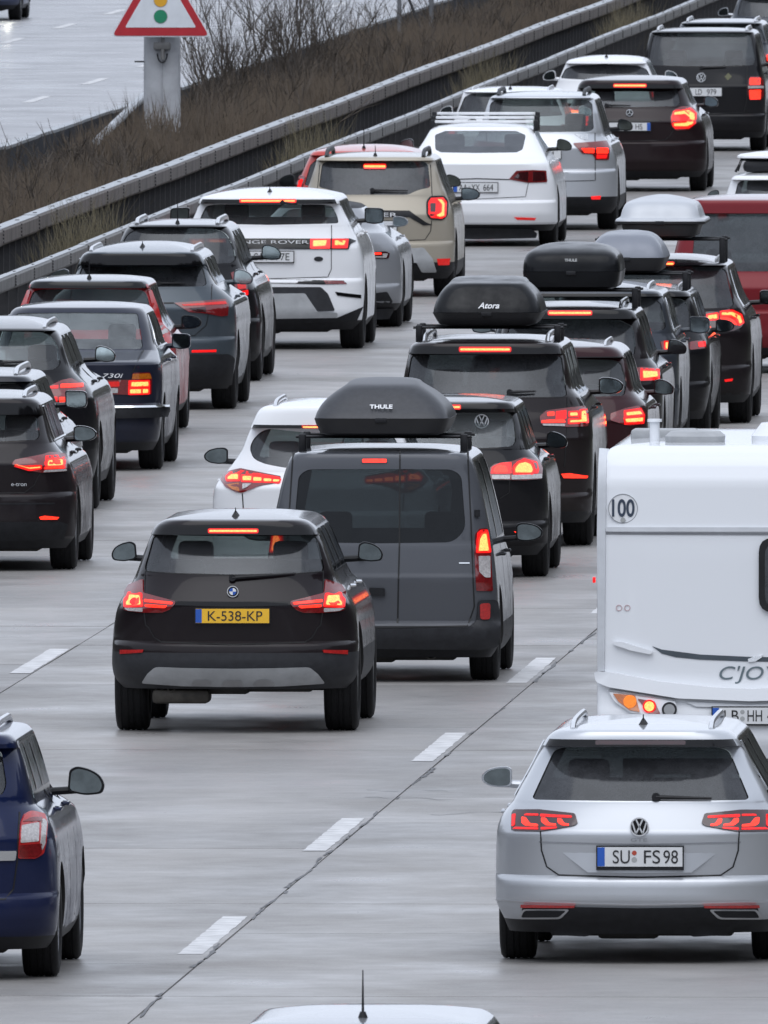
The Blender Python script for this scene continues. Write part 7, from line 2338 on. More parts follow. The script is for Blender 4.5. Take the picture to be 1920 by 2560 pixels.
CARS.append(dict(
    name='estate_car',
    label='grey estate car with roof rails seen just above the black minivan',
    cat='car',
    pos=(-17.6968, 550.641),
    paint='slate',
    L=4.6,
    wb=2.75,
    ya=0.9,
    side=[(0.19, 0.7528), (0.27, 0.7974), (0.5113, 0.8095), (0.7633, 0.8021), (0.9116, 0.7724), (1.0302, 0.728), (1.1488, 0.6835), (1.297, 0.639), (1.4456, 0.5945)],
    zt=1.4756,
    zbot=0.19,
    glass=[(0.0, 1.4156), (0.4908, 1.4008), (0.5945, 1.3267), (0.6538, 1.1488), (0.0, 1.1339), (-0.6538, 1.1488), (-0.5945, 1.3267), (-0.4908, 1.4008)],
    zb=1.1339,
    rear=[(0.19, 0.15), (0.29, 0.04), (0.4, 0.0), (0.6197, 0.003), (0.6367, 0.014), (0.6507, 0.036), (0.6587, 0.048), (0.9165, 0.022), (0.9325, 0.024), (0.9485, 0.032), (1.1139, 0.144), (1.1339, 0.15), (1.4156, 0.3331), (1.4236, 0.1831), (1.4356, 0.1951), (1.4456, 0.2231)],
    rad=0.34,
    gmat='glass_priv',
    rails={'mat': 'rail_silver', 'x': 0.92, 'h': 0.06, 'r': 0.026, 'dy': -0.1},
    mirror={'s': 'wedge', 'k': 1.0, 'gap': 0.1, 'dz': 0.05},
    panels=[],
    lights=[{'mat': 'lens_red', 'p': [(0.639, 0.9857), (0.7428, 1.0005), (0.7576, 0.793), (0.6538, 0.793)], 'els': [{'mat': 'lit_soft', 'p': [(0.6613, 0.9635), (0.728, 0.9709), (0.7354, 0.8819), (0.6687, 0.8819)]}]}],
    brake=[],
    gaps=[],
    emblem=[],
    words=[]))
CARS.append(dict(
    name='hatchback',
    label='farthest grey car, cut off by the top right corner',
    cat='car',
    pos=(-17.989, 587.9486),
    paint='slate',
    L=4.4,
    wb=2.65,
    ya=0.85,
    side=[(0.19, 0.8592), (0.27, 0.91), (0.4907, 0.9239), (0.7282, 0.9207), (0.8548, 0.889), (0.9339, 0.8099), (1.0289, 0.7466), (1.1555, 0.6991), (1.2821, 0.6516), (1.3771, 0.6121)],
    zt=1.4121,
    zbot=0.19,
    glass=[(0.0, 1.3296), (0.5408, 1.3217), (0.6041, 1.2505), (0.6516, 1.0447), (0.6041, 1.021), (0.0, 1.0131), (-0.6041, 1.021), (-0.6516, 1.0447), (-0.6041, 1.2505), (-0.5408, 1.3217)],
    zb=1.0131,
    rear=[(0.19, 0.15), (0.29, 0.04), (0.4, 0.0), (0.5449, 0.003), (0.5619, 0.014), (0.5759, 0.036), (0.5839, 0.048), (0.8149, 0.022), (0.8309, 0.024), (0.8469, 0.032), (0.9931, 0.144), (1.0131, 0.15), (1.3296, 0.3241), (1.3376, 0.2041), (1.3671, 0.2161), (1.3771, 0.2441)],
    rad=0.33,
    gmat='glass_mid',
    mirror={'s': 'wedge', 'k': 1.0, 'gap': 0.1, 'dz': 0.05, 'mat': 'silver'},
    panels=[],
    lights=[{'mat': 'lens_red', 'p': [(-0.8574, 0.8231), (-0.6833, 0.8548), (-0.6674, 0.744), (-0.8416, 0.7282)], 'els': [{'mat': 'glow', 'p': [(-0.8257, 0.8073), (-0.6991, 0.831), (-0.6912, 0.7677), (-0.8178, 0.7598)]}]}],
    brake=[],
    gaps=[],
    emblem=[],
    words=[]))
CARS.append(dict(
    name='hatchback',
    label='silver car roof with a thin aerial at the bottom edge',
    cat='car',
    pos=(-7.8901, 188.7412),
    paint='silver_dark',
    L=4.3,
    wb=2.6,
    ya=0.85,
    side=[(0.19, 0.8615), (0.27, 0.9124), (0.4835, 0.9263), (0.7076, 0.9173), (0.8331, 0.8904), (0.9228, 0.8367), (1.0124, 0.765), (1.1468, 0.6933), (1.2813, 0.6305), (1.3638, 0.5857)],
    zt=1.3988,
    zbot=0.19,
    glass=[(0.0, 1.3261), (0.4871, 1.3172), (0.5409, 1.2903), (0.6664, 1.0303), (0.0, 1.0079), (-0.6664, 1.0303), (-0.5409, 1.2903), (-0.4871, 1.3172)],
    zb=1.0079,
    rear=[(0.19, 0.15), (0.29, 0.04), (0.4, 0.0), (0.593, 0.003), (0.61, 0.014), (0.624, 0.036), (0.632, 0.048), (0.8322, 0.022), (0.8482, 0.024), (0.8642, 0.032), (0.9879, 0.144), (1.0079, 0.15), (1.3261, 0.3727), (1.3341, 0.2727), (1.3538, 0.2847), (1.3638, 0.3127)],
    rad=0.32,
    gmat='glass',
    antenna={'t': 'rod', 'dy': 0.35, 'h': 0.25},
    mirror={'s': 'wedge', 'k': 1.0, 'gap': 0.1, 'dz': 0.05},
    panels=[],
    lights=[{'mat': 'lens_red', 'p': [(0.6933, 0.9676), (0.8456, 0.9855), (0.8636, 0.8421), (0.7112, 0.8331)], 'els': [{'mat': 'dim', 'p': [(0.7112, 0.9497), (0.8277, 0.9586), (0.8367, 0.8869), (0.7291, 0.8779)]}]}],
    brake=[],
    gaps=[],
    emblem=[],
    words=[]))
CARS.append(dict(
    name='oncoming_car',
    label='oncoming dark blue car with headlights lit on the far carriageway',
    cat='car',
    pos=(-34.2789, 661.9682),
    paint='blue_grey',
    L=4.4,
    wb=2.65,
    ya=0.85,
    side=[(0.19, 0.819), (0.27, 0.8674), (0.3029, 0.8806), (0.479, 0.8736), (0.6552, 0.8454), (0.8313, 0.789), (0.937, 0.7186), (1.1483, 0.627), (1.3949, 0.5213)],
    zt=1.4299,
    zbot=0.19,
    glass=[(0.0, 1.3244), (0.3804, 1.3174), (0.4861, 1.2187), (0.5918, 0.9722), (0.0, 0.951), (-0.5918, 0.9722), (-0.4861, 1.2187), (-0.3804, 1.3174)],
    zb=0.951,
    rear=[(0.19, 0.15), (0.29, 0.04), (0.4, 0.0), (0.5245, 0.003), (0.5415, 0.014), (0.5555, 0.036), (0.5635, 0.048), (0.7704, 0.022), (0.7864, 0.024), (0.8024, 0.032), (0.931, 0.144), (0.951, 0.15), (1.3244, 0.374), (1.3324, 0.274), (1.3849, 0.286), (1.3949, 0.314)],
    rad=0.34,
    gmat='glass_mid',
    mirror={'s': 'wedge', 'k': 1.0, 'gap': 0.1, 'dz': 0.05},
    head=0.66,
    rz=3.1416,
    panels=[],
    lights=[],
    brake=[],
    gaps=[],
    emblem=[],
    words=[]))

# ------------------------------------------------------------------ build the vehicles
BUILT = {}
for S in CARS:
    root, sh = build_car(S)
    BUILT[S['label']] = (root, sh, S)
    if 'sticker' in S:
        for x, z, r in S['sticker']:
            b = MB()
            y = sh.yr(x, z) - 0.003
            b.add(*ring_mesh((x, y, z), r * 0.84, r, 0.002, 32))
            for sg in (-1, 1):
                stroke(b, (x + sg * r * 0.36, z + r * 0.8), (x, z), r * 0.15, y, 0.002)
                stroke(b, (x + sg * r * 0.74, z + r * 0.45), (x + sg * r * 0.36, z - r * 0.7), r * 0.15, y, 0.002)
                stroke(b, (x + sg * r * 0.36, z - r * 0.7), (x, z), r * 0.15, y, 0.002)
            b.build('window_sticker', 'white_print', root, smooth=False)
    if 'oval' in S:
        x, z, a, c = S['oval']
        n = 24
        patch('oval_badge', [(x + a * math.cos(6.2832 * k / n), z + c * math.sin(6.2832 * k / n)) for k in range(n)], sh.rear, 0.006, 'plastic_grey', root)

def find(txt):
    for k, v in BUILT.items():
        if txt in k:
            return v
    raise KeyError(txt)

# ------------------------------------------------------------------ roof boxes
simple('box_matt', (0.034, 0.036, 0.042), 0.38, var=0.15, scale=25, spec=0.4)
simple('box_tray', (0.018, 0.018, 0.020), 0.5)
paint('box_gloss', (0.005, 0.006, 0.008), 0.0, 0.25, 0.05)
paint('box_grey', (0.22, 0.235, 0.27), 0.3, 0.35, 0.05)
paint('box_silver', (0.50, 0.52, 0.55), 0.3, 0.35, 0.08)

def ring_loft(rings):
    n = len(rings[0])
    V = [p for r in rings for p in r]
    F = [(i * n + j, i * n + (j + 1) % n, (i + 1) * n + (j + 1) % n, (i + 1) * n + j) for i in range(len(rings) - 1) for j in range(n)]
    F += [tuple(range(n))[::-1], tuple(range((len(rings) - 1) * n, len(rings) * n))]
    return V, F

def plan(hw, y0, y1, z, p0=5.0, kf=0.5, crown=0.0):
    """plan outline of a box: blunt rear, tapering nose"""
    k0 = min(0.30, (y1 - y0) * 0.3)
    kf = min(kf, (y1 - y0) * 0.4)
    pts = []
    N = 12
    for i in range(-N, N + 1):
        t = math.sin(math.pi / 2 * i / N)
        pts.append((hw * t, y0 + k0 * (1 - (1 - abs(t) ** p0) ** (1 / p0)), z + crown * (1 - t * t)))
    for i in range(1, 6):
        pts.append((hw, y0 + k0 + (y1 - kf - y0 - k0) * i / 6, z))
    for i in range(N, -N - 1, -1):
        t = math.sin(math.pi / 2 * i / N)
        pts.append((hw * t, y1 - kf * (1 - (1 - abs(t) ** 2.6) ** (1 / 2.6)), z + crown * (1 - t * t)))
    for i in range(5, 0, -1):
        pts.append((-hw, y0 + k0 + (y1 - kf - y0 - k0) * i / 6, z))
    return pts

def roof_box(car_txt, label, lid, tray, y0, length, lidmat, traymat, text=None, bars=True, feet=(0.62, 0.1), dx=0.0, name='roof_box', p0=5.0, rim=None, lock=True):
    car, sh, S = find(car_txt)
    px, py = S['pos']
    zb_ = tray[0][0]
    root = empty(name, (px + dx, py + y0, zb_))
    tag(root, label, 'roof box')
    def L(lst):
        return [[(x, y, z - zb_) for x, y, z in plan(hw, a, length - b_, z, p0)] for z, hw, a, b_ in lst]
    def dense(lst):
        n_ = len(lst)
        fs = [pchip(range(n_), [q[c_] for q in lst]) for c_ in range(4)]
        return [tuple(f_(u / 4.0) for f_ in fs) for u in range(4 * (n_ - 1) + 1)]
    lid = dense(lid)
    V, F = ring_loft(L(tray)); MB().add(V, F).build('tray', traymat, root, sharp=40)
    V, F = ring_loft(L(lid)); MB().add(V, F).build('lid', lidmat, root, sharp=60)
    if lock:
        MB().rbox(-0.045, 0.045, -0.012, 0.03, lid[0][0] - zb_ - 0.035, lid[0][0] - zb_ + 0.004, 0.006).build('lock', 'plastic', root)
    if rim:
        V, F = ring_loft(L(rim)); MB().add(V, F).build('rim', traymat, root, sharp=40)
    if text:
        t, z, h, w, lean, yy, mat, shear, tx = text
        lettering(t, h, (tx, yy, z - zb_), mat, root, width=w, rx=-lean, shear=shear, bold=0.0015)
    if bars:
        for yy in (0.45, 1.25):
            zr = sh.roof_z(0.0, y0 + yy)
            zf = sh.roof_z(feet[0], y0 + yy)
            br = MB().tube([(-feet[0] - 0.05 - dx, yy, zb_ - 0.02 - zb_), (feet[0] + 0.05 - dx, yy, -0.02)], 0.020, 8, flat=0.6).build('crossbar', 'brushed' if feet[1] < 0 else 'plastic', root)
            for sg in (-1, 1):
                MB().rbox(sg * feet[0] - 0.028 - dx, sg * feet[0] + 0.028 - dx, yy - 0.04, yy + 0.04, zf - 0.015 - zb_, 0.002, 0.012).build('foot', 'plastic', br)
    return root

# lists are (height, half width, set-back at the rear, set-back at the nose)
roof_box('split rear doors', 'matt black roof box with white maker lettering on the grey van',
    lid=[(2.015, 0.515, 0.0, 0.0), (2.05, 0.505, 0.03, 0.06), (2.10, 0.48, 0.08, 0.18), (2.16, 0.43, 0.14, 0.33), (2.21, 0.37, 0.195, 0.45), (2.245, 0.318, 0.24, 0.55), (2.268, 0.285, 0.30, 0.65), (2.29, 0.26, 0.50, 0.78), (2.305, 0.20, 0.72, 0.92), (2.312, 0.08, 0.92, 1.08)],
    tray=[(1.885, 0.43, 0.06, 0.4), (1.90, 0.475, 0.03, 0.3), (1.965, 0.505, 0.01, 0.05), (2.012, 0.52, -0.005, 0.0)], y0=0.30, length=2.1, lidmat='box_matt', traymat='box_tray',
    text=('THULE', 2.105, 0.055, 0.175, R(42), 0.052, 'white_print', 0.0, 0.0), feet=(0.62, 0.1), p0=5.0)
roof_box('glossy black roof box on silver rails', 'glossy black roof box with slanted white lettering on the brown SUV',
    lid=[(2.025, 0.468, 0.0, 0.0), (2.06, 0.462, 0.012, 0.05), (2.12, 0.445, 0.045, 0.18), (2.19, 0.41, 0.09, 0.32), (2.245, 0.365, 0.135, 0.45), (2.27, 0.338, 0.17, 0.53), (2.29, 0.325, 0.32, 0.62), (2.31, 0.30, 0.55, 0.72), (2.322, 0.20, 0.82, 0.85), (2.326, 0.08, 1.0, 0.95)],
    tray=[(1.905, 0.36, 0.08, 0.4), (1.925, 0.42, 0.04, 0.3), (1.985, 0.455, 0.01, 0.05), (2.022, 0.475, -0.008, 0.0)], y0=0.42, length=2.0, lidmat='box_gloss', traymat='box_tray',
    text=('Atora', 2.085, 0.075, 0.185, R(22), 0.016, 'white_print', 0.35, 0.02), feet=(0.60, 0.1))
roof_box('tall glossy black roof box', 'tall glossy black roof box with small grey lettering and a hinge line',
    lid=[(1.90, 0.452, 0.0, 0.0), (1.96, 0.448, 0.006, 0.06), (2.02, 0.435, 0.025, 0.15), (2.06, 0.415, 0.06, 0.25), (2.095, 0.375, 0.14, 0.4), (2.13, 0.30, 0.32, 0.6), (2.15, 0.20, 0.55, 0.8), (2.16, 0.06, 0.8, 1.0)],
    tray=[(1.735, 0.38, 0.08, 0.4), (1.755, 0.425, 0.03, 0.25), (1.82, 0.446, 0.008, 0.05), (1.897, 0.455, -0.002, 0.0)], y0=0.40, length=2.0, lidmat='box_gloss', traymat='box_gloss',
    text=('THULE', 2.005, 0.035, 0.115, R(18), 0.012, 'seal_grey', 0.0, 0.0), feet=(0.58, 0.1))
roof_box('beneath the smooth grey roof box', 'smooth plain grey roof box, third in the row of boxes',
    lid=[(1.745, 0.375, 0.0, 0.0), (1.78, 0.365, 0.012, 0.05), (1.85, 0.335, 0.05, 0.2), (1.91, 0.295, 0.11, 0.35), (1.955, 0.25, 0.19, 0.5), (1.98, 0.20, 0.34, 0.7), (1.995, 0.10, 0.6, 0.9)],
    tray=[(1.60, 0.30, 0.08, 0.4), (1.62, 0.335, 0.04, 0.25), (1.69, 0.36, 0.01, 0.05), (1.742, 0.378, -0.004, 0.0)], y0=0.40, length=2.0, lidmat='box_grey', traymat='box_tray', feet=(0.56, 0.1))
roof_box('carrying the silver roof box', 'silver roof box with a ridged lid and black underside, farthest of the boxes',
    lid=[(1.985, 0.445, 0.0, 0.0), (2.005, 0.435, 0.01, 0.03), (2.01, 0.405, 0.03, 0.06), (2.10, 0.375, 0.08, 0.2), (2.16, 0.34, 0.14, 0.35), (2.175, 0.31, 0.18, 0.45), (2.21, 0.20, 0.42, 0.7), (2.235, 0.06, 0.7, 0.95)],
    tray=[(1.82, 0.30, 0.12, 0.4), (1.84, 0.35, 0.06, 0.3), (1.92, 0.375, 0.03, 0.1), (1.955, 0.385, 0.03, 0.05)], rim=[(1.955, 0.43, 0.006, 0.01), (1.962, 0.448, -0.006, 0.0), (1.984, 0.45, -0.008, 0.0)], y0=0.35, length=2.0, lidmat='box_silver', traymat='box_tray', feet=(0.60, 0.1))

# white slatted rack on the white saloon
car_, sh_, S_ = find('white slatted rack')
rk = empty('roof_rack', (S_['pos'][0] + 0.03, S_['pos'][1] + 1.5, 1.42))
tag(rk, 'white slatted rack on the roof of the white saloon', 'roof rack')
for i, (yy, zz) in enumerate(((0.0, 0.06), (0.30, 0.105), (0.60, 0.15))):
    b = MB().rbox(-0.60, 0.60, yy, yy + 0.10, zz, zz + 0.032, 0.008)
    s = b.build('slat', 'white_print', rk)
    for sg in (-1, 1):
        MB().rbox(sg * 0.63 - 0.028, sg * 0.63 + 0.028, yy + 0.01, yy + 0.09, -0.04, zz + 0.036, 0.010).build('end_foot', 'plastic', s)

# board and straps on the white car at the right edge
car_, sh_, S_ = find('white board and black straps')
bd = empty('roof_load', (S_['pos'][0], S_['pos'][1] + 0.55, 1.46))
tag(bd, 'white board on a black padded roof load at the right edge', 'roof load')
MB().rbox(-0.47, 0.47, 0.05, 1.3, 0.0, 0.13, 0.05).build('padded_bag', 'plastic', bd)
V, F = ring_loft([plan(hw, a, 1.9 - b_, z, 3.0) for z, hw, a, b_ in ((0.155, 0.53, 0.03, 0.05), (0.165, 0.545, 0.0, 0.0), (0.185, 0.54, 0.01, 0.02), (0.215, 0.36, 0.35, 0.4), (0.235, 0.12, 0.7, 0.8))])
MB().add(V, F).build('board', 'white_print', bd)
for yy in (0.25, 1.0):
    MB().tube([(-0.56, yy, 0.0), (-0.50, yy, 0.14), (0.50, yy, 0.14), (0.56, yy, 0.0)], 0.018, 6).build('strap', 'plastic', bd)

# ------------------------------------------------------------------ white caravan
paint('caravan_white', (0.74, 0.76, 0.79), 0.0, 0.4, 0.08)
simple('caravan_trim', (0.55, 0.57, 0.60), 0.4, var=0.08)
simple('stripe_grey', (0.055, 0.07, 0.085), 0.35)
simple('print_navy', (0.030, 0.045, 0.075), 0.45)
simple('print_teal', (0.12, 0.16, 0.18), 0.4)
simple('print_pink', (0.55, 0.42, 0.44), 0.5)
simple('vent_grey', (0.33, 0.34, 0.35), 0.5, var=0.15)
CX, CY = -8.09, 258.2
cv = empty('caravan', (CX, CY, 0))
tag(cv, 'white caravan with a round 100 sticker on its rear', 'caravan')
CS = dict(side=[(0.40, 1.02), (0.48, 1.055), (0.9, 1.062), (1.6, 1.062), (2.1, 1.055), (2.40, 1.035), (2.505, 0.995), (2.54, 0.95)], zt=2.56, zb=1.2, zbot=0.40, L=6.2,
          rear=[(0.40, 0.05), (0.52, 0.0), (0.70, 0.0), (0.78, 0.03), (0.95, 0.06), (1.80, 0.07), (1.95, 0.075), (2.30, 0.095), (2.42, 0.15), (2.50, 0.23), (2.54, 0.33)], cap=(0.16, 6.0, 0.14, 6.0), nose=0.35, wsl=0.4, round=0.03)
csh = Shell(CS)
v, f = csh.solid(0.40)
me = mesh('body', v, f, True, 30)
bm = bmesh.new(); bm.from_mesh(me); bmesh.ops.recalc_face_normals(bm, faces=bm.faces); bm.to_mesh(me); bm.free()
link('body', me, cv, 'caravan_white')
def cp(X, Y):      # a point on the caravan's rear, from its centre line and the road
    return ((1480 + X / 2.911 - 1881.0) / 363.6, (2038.0 - (1060 + Y / 2.911)) / 363.6)
def cpoly(pts):
    return [cp(*p) for p in pts]
def cpan(name, mat, pts, o=0.004, rnd=0.0, parent=None, m=False, **k):
    r = patch(name, cpoly(pts), csh.rear, o, mat, parent or cv, rnd=rnd, step=0.08, **k)
    if m:
        patch(name, mirrored(cpoly(pts)), csh.rear, o, mat, parent or cv, rnd=rnd, step=0.08, **k)
    return r
cpan('corner_trim', 'caravan_trim', [(62, 175), (118, 180), (112, 780), (104, 1790), (60, 1790), (52, 780)], 0.012, m=True)
cpan('upper_rail', 'caravan_trim', [(115, 742), (1166, 742), (2220, 742), (2220, 775), (1166, 775), (115, 775)], 0.018, 0.01)
cpan('panel_seam', 'grey_print', [(112, 782), (1166, 786), (2220, 782), (2220, 797), (1166, 800), (112, 797)], 0.004)
w_ = cpan('rear_window', 'black_gloss', [(1225, 818), (1980, 818), (1980, 1360), (1225, 1360)], 0.03, 0.10)
cpan('window_pane', 'glass_priv', [(1270, 860), (1935, 860), (1935, 1318), (1270, 1318)], 0.034, 0.08, w_)
cpan('moulding', 'caravan_white', [(165, 1575), (230, 1575), (460, 1645), (440, 1668), (300, 1640), (180, 1600)], 0.03, 0.02, m=True)
st = cpan('swoosh_stripe', 'stripe_grey', [(450, 1608), (520, 1632), (800, 1668), (1150, 1684), (1500, 1690), (1500, 1722), (1150, 1718), (800, 1705), (620, 1688), (520, 1662)], 0.004)
cpan('swoosh_badge', 'chrome', [(1145, 1700), (1190, 1682), (1255, 1670), (1245, 1690), (1200, 1718), (1150, 1722)], 0.012, parent=st)
bp_ = cpan('bumper', 'caravan_white', [(62, 1790), (180, 1800), (500, 1862), (900, 1905), (1166, 1915), (1432, 1905), (1832, 1862), (2152, 1800), (2270, 1790), (2262, 1870), (2200, 1905), (1700, 1985), (1166, 2005), (640, 1985), (140, 1905), (70, 1870)], 0.05, 0.02, dep=None) if False else patch('bumper', cpoly([(62, 1790), (180, 1800), (500, 1862), (900, 1905), (1166, 1915), (1432, 1905), (1832, 1862), (2152, 1800), (2270, 1790), (2262, 1870), (2200, 1905), (1700, 1985), (1166, 2005), (640, 1985), (140, 1905), (70, 1870)]), csh.rear, 0.05, 'caravan_white', cv, step=0.07, rnd=0.02)
cpan('lamp_panel', 'caravan_white', [(135, 1925), (620, 1998), (640, 2120), (300, 2090), (180, 2010)], 0.03, 0.02, m=True)
cpan('lamp_seam', 'grey_print', [(140, 1922), (620, 1996), (620, 2004), (140, 1934)], 0.036, m=True)
for m_ in (1, -1):
    def q_(pts):
        a = cpoly(pts)
        return a if m_ > 0 else mirrored(a)
    l = patch('tail_light', q_([(170, 1950), (330, 1965), (365, 2085), (290, 2070), (210, 2010)]), csh.rear, 0.040, 'lens_amber', cv, step=0.05, rnd=0.01)
    c = cp(290, 2008)
    MB().disc((m_ * c[0], csh.yr(c[0], c[1]) - 0.056, c[1]), 0.045, 0.02, 24).build('indicator_lamp', 'lit_amber', l)
    r = patch('tail_light', q_([(345, 1988), (470, 2005), (520, 2112), (430, 2095), (380, 2030)]), csh.rear, 0.040, 'lens_red', cv, step=0.05, rnd=0.01)
    c = cp(432, 2042)
    MB().disc((m_ * c[0], csh.yr(c[0], c[1]) - 0.056, c[1]), 0.046, 0.02, 24).build('brake_lamp', 'glow', r)
    MB().disc((m_ * c[0], csh.yr(c[0], c[1]) - 0.060, c[1]), 0.034, 0.02, 24).build('brake_lamp', 'lit', r)
    c = cp(578, 2066)
    g_ = MB().disc((m_ * c[0], csh.yr(c[0], c[1]) - 0.052, c[1]), 0.052, 0.03, 28).build('fog_lamp', 'plastic_grey', cv)
    MB().disc((m_ * c[0], csh.yr(c[0], c[1]) - 0.056, c[1]), 0.038, 0.01, 24).build('lamp_glass', 'lens_clear' if False else 'vent_grey', g_)
    mk = MB().rbox(*sorted((m_ * 1.075, m_ * 1.095)), 0.25, 0.32, 1.60, 1.64, 0.005).build('side_marker', 'glow', cv)
add_plate(cv, csh, dict(c=(0.0, cp(0, 2110)[1]), w=0.52, h=0.112, text=[('LB', -0.13, 0.10), ('HH', 0.03, 0.10), ('412', 0.175, 0.12)], seals=[(-0.055, 0.026, 0.015, 'seal_grey'), (-0.055, -0.02, 0.016, 'seal_grey')], off=0.03))
cpan('plate_recess', 'caravan_trim', [(690, 2010), (1166, 2030), (1642, 2010), (1560, 2045), (1166, 2052), (772, 2045)], 0.02)
c = cp(236, 608)
sk = MB().disc((c[0], csh.yr(c[0], c[1]) - 0.006, c[1]), 0.100, 0.006, 40).build('speed_sticker', 'white_print', cv)
MB().add(*ring_mesh((c[0], csh.yr(c[0], c[1]) - 0.009, c[1]), 0.097, 0.1015, 0.004, 48)).build('sticker_ring', 'grey_print', sk, smooth=False)
lettering('100', 0.165, (c[0] + 0.002, csh.yr(c[0], c[1]) - 0.010, c[1] + 0.004), 'print_navy', sk, width=0.155, bold=0.003)
MB().disc((c[0], csh.yr(c[0], c[1]) - 0.013, c[1] - 0.078), 0.017, 0.004, 16).build('seal', 'seal_grey', sk)
for X_ in (208, 268):
    c = cp(X_, 1330)
    MB().add(*ring_mesh((c[0], csh.yr(c[0], c[1]) - 0.004, c[1]), 0.016, 0.022, 0.004, 24)).build('small_mark', 'print_pink', cv, smooth=False)
c = cp(1166, 1815)
lettering("C'JOY", 0.13, (c[0] - 0.005, csh.yr(c[0], c[1]) - 0.006, c[1] - 0.0), 'print_teal', cv, width=0.42, shear=0.25)
zr = 2.545
MB().disc((-0.70, 1.2, zr - 0.02), 0.035, 0.17, 16, 'z').disc((-0.70, 1.2, zr + 0.14), 0.052, 0.02, 16, 'z', 0.05).build('flue', 'caravan_white', cv)
V, F = ring_loft([[(x, y + 0.9, z) for x, y, z in plan(hw, a, 0.6 - a, z, 3.0, 0.2)] for z, hw, a in ((zr - 0.02, 0.20, 0.0), (zr + 0.045, 0.205, 0.0), (zr + 0.075, 0.17, 0.05), (zr + 0.082, 0.05, 0.2))])
o = MB().add(V, F).build('roof_vent', 'vent_grey', cv); o.location = (-0.42, 0, 0)
V, F = ring_loft([[(x, y + 1.2, z) for x, y, z in plan(hw, a, 1.0 - a, z, 3.0, 0.3)] for z, hw, a in ((zr - 0.02, 0.42, 0.0), (zr + 0.04, 0.42, 0.0), (zr + 0.12, 0.36, 0.06), (zr + 0.145, 0.15, 0.25))])
o = MB().add(V, F).build('air_conditioner', 'caravan_white', cv); o.location = (0.38, 0, 0)
o = MB().rbox(-0.9, -0.45, 2.2, 2.7, zr - 0.02, zr + 0.06, 0.02).build('roof_hatch', 'vent_grey', cv)
add_wheels(cv, 0.98, (3.2,), 0.33, 0.2)
MB().rbox(-0.85, 0.85, 0.3, 5.8, 0.28, 0.42, 0.03).tube([(0, 5.8, 0.4), (0, 7.2, 0.42)], 0.05, 8).build('chassis', 'underbody', cv)

# ------------------------------------------------------------------ warning sign on its column, posts, rail ramp
simple('sign_red', (0.42, 0.015, 0.025), 0.4, var=0.1)
simple('sign_white', (0.66, 0.69, 0.73), 0.4, var=0.06)
simple('sign_amber', (0.70, 0.36, 0.02), 0.4, var=0.06)
simple('sign_green', (0.01, 0.22, 0.11), 0.4, var=0.06)
simple('column_paint', (0.34, 0.35, 0.37), 0.5, var=0.22, scale=2.5)
SX, SY = -23.32, 496.2
col_ = empty('sign_column', (SX, SY, 0))
tag(col_, 'grey steel column carrying the triangular warning sign', 'column')
b = MB()
n = 20
prof = [(0.0, 0.47), (0.55, 0.30), (0.75, 0.245), (3.6, 0.235)]
rings = [[(r * 1.0 * (abs(math.cos(2 * math.pi * k / n)) ** 0.55) * (1 if math.cos(2 * math.pi * k / n) >= 0 else -1), r * 0.8 * (abs(math.sin(2 * math.pi * k / n)) ** 0.55) * (1 if math.sin(2 * math.pi * k / n) >= 0 else -1), z) for k in range(n)] for z, r in prof]
V, F = ring_loft(rings)
b.add(V, F)
b.build('shaft', 'column_paint', col_, sharp=50)
MB().rbox(-0.55, 0.55, -0.45, 0.45, -0.2, 0.62, 0.04).build('foundation', 'column_paint', col_)
MB().rbox(-1.55, -0.62, -0.5, 0.3, -0.2, 0.42, 0.05).build('foundation_block', 'column_paint', col_)
MB().tube([(0.005, -0.2, 0.75), (0.005, -0.2, 3.4)], 0.012, 6).build('weld_seam', 'column_paint', col_)
MB().rbox(-0.10, 0.12, -0.30, -0.18, 1.83, 1.93, 0.015).tube([(0.02, -0.27, 1.70), (0.02, -0.27, 2.2)], 0.03, 10).build('bracket', 'galvanised', col_)
MB().tube([(-0.05 + 0.065 * (1 - math.cos(a)), -0.27, 1.78 - 0.12 * math.sin(a)) for a in [math.pi * k / 10 for k in range(11)]], 0.011, 6).build('cable_loop', 'plastic', col_)
for k in range(3):
    MB().rbox(-0.30 + 0.3 * k, -0.18 + 0.3 * k, -0.55, -0.40, 0.5, 0.78, 0.02).build('anchor_box', 'post_dark', col_)
MB().tube([(-0.36, -0.1, 1.67), (-0.22, -0.1, 1.67)], 0.012, 6).build('stub', 'post_dark', col_)
sg_ = empty('warning_sign', (SX + 0.0, SY - 0.42, 2.0))
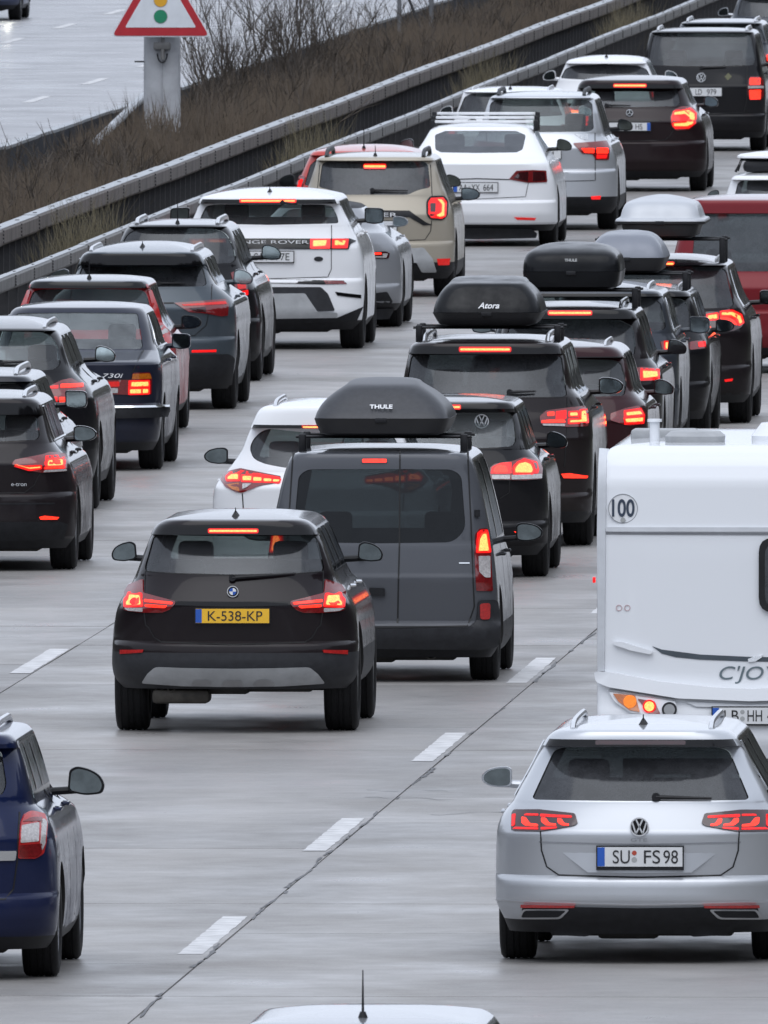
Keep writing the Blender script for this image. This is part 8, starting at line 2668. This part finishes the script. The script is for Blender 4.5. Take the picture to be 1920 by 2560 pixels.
tag(sg_, 'triangular warning sign with red border, amber and green lights', 'sign')
def tri(wd, r):
    h = wd * 0.866
    return round_poly([(-wd / 2, 0), (wd / 2, 0), (0, h)], r, 6)
def plate_of(poly, y0, y1, name, mat, parent, dz=0.0):
    v, f = prism_xz([(x, z + dz) for x, z in poly], y0, y1)
    return MB().add(v, f).build(name, mat, parent, smooth=False)
plate_of(tri(1.33, 0.075), 0.0, 0.02, 'sign_back', 'sign_white', sg_)
fr_ = plate_of(tri(1.275, 0.07), -0.006, 0.0, 'red_border', 'sign_red', sg_, 0.016)
plate_of(tri(0.94, 0.03), -0.010, -0.0055, 'white_field', 'sign_white', sg_, 0.125)
for zz, m_ in ((0.27, 'sign_green'), (0.485, 'sign_amber'), (0.70, 'sign_red')):
    MB().disc((0.0, -0.0145, zz), 0.092, 0.005, 32).build('dark_ring', 'grey_print', sg_, smooth=False)
    MB().disc((0.0, -0.0175, zz), 0.086, 0.005, 32).build('signal_disc', m_, sg_, smooth=False)

rp_ = empty('rail_ramp', (-23.85, 486, 0))
tag(rp_, 'pale sloping guard pipe running down left of the sign column', 'guardrail')
MB().tube([(0.15, 0, 0.78), (0.05, 8, 0.92), (-0.15, 20.5, 1.10)], 0.055, 10).build('pipe', 'rail_top', rp_)
for yy in (0.3, 6.0, 12.0, 18.0):
    MB().rbox(-0.05, 0.07, yy - 0.05, yy + 0.05, -0.1, 0.80 + yy * 0.0155, 0.01).build('post', 'post_dark', rp_)

simple('pole_grey', (0.16, 0.165, 0.175), 0.5, 0.3, var=0.2)
p_ = empty('sign_frame', (-23.4, 588, 0))
tag(p_, 'two thin dark posts with a diagonal brace at the top edge', 'sign post')
for xx, r_ in ((-0.62, 0.035), (-0.12, 0.04)):
    MB().tube([(xx + 0.10, 0, -0.1), (xx + 0.10, 0, 3.6)], r_, 10).build('post', 'pole_grey', p_)
MB().tube([(-0.18, 0.05, 0.82), (-0.48, 0.05, 1.55)], 0.022, 8).build('brace', 'post_dark', p_)
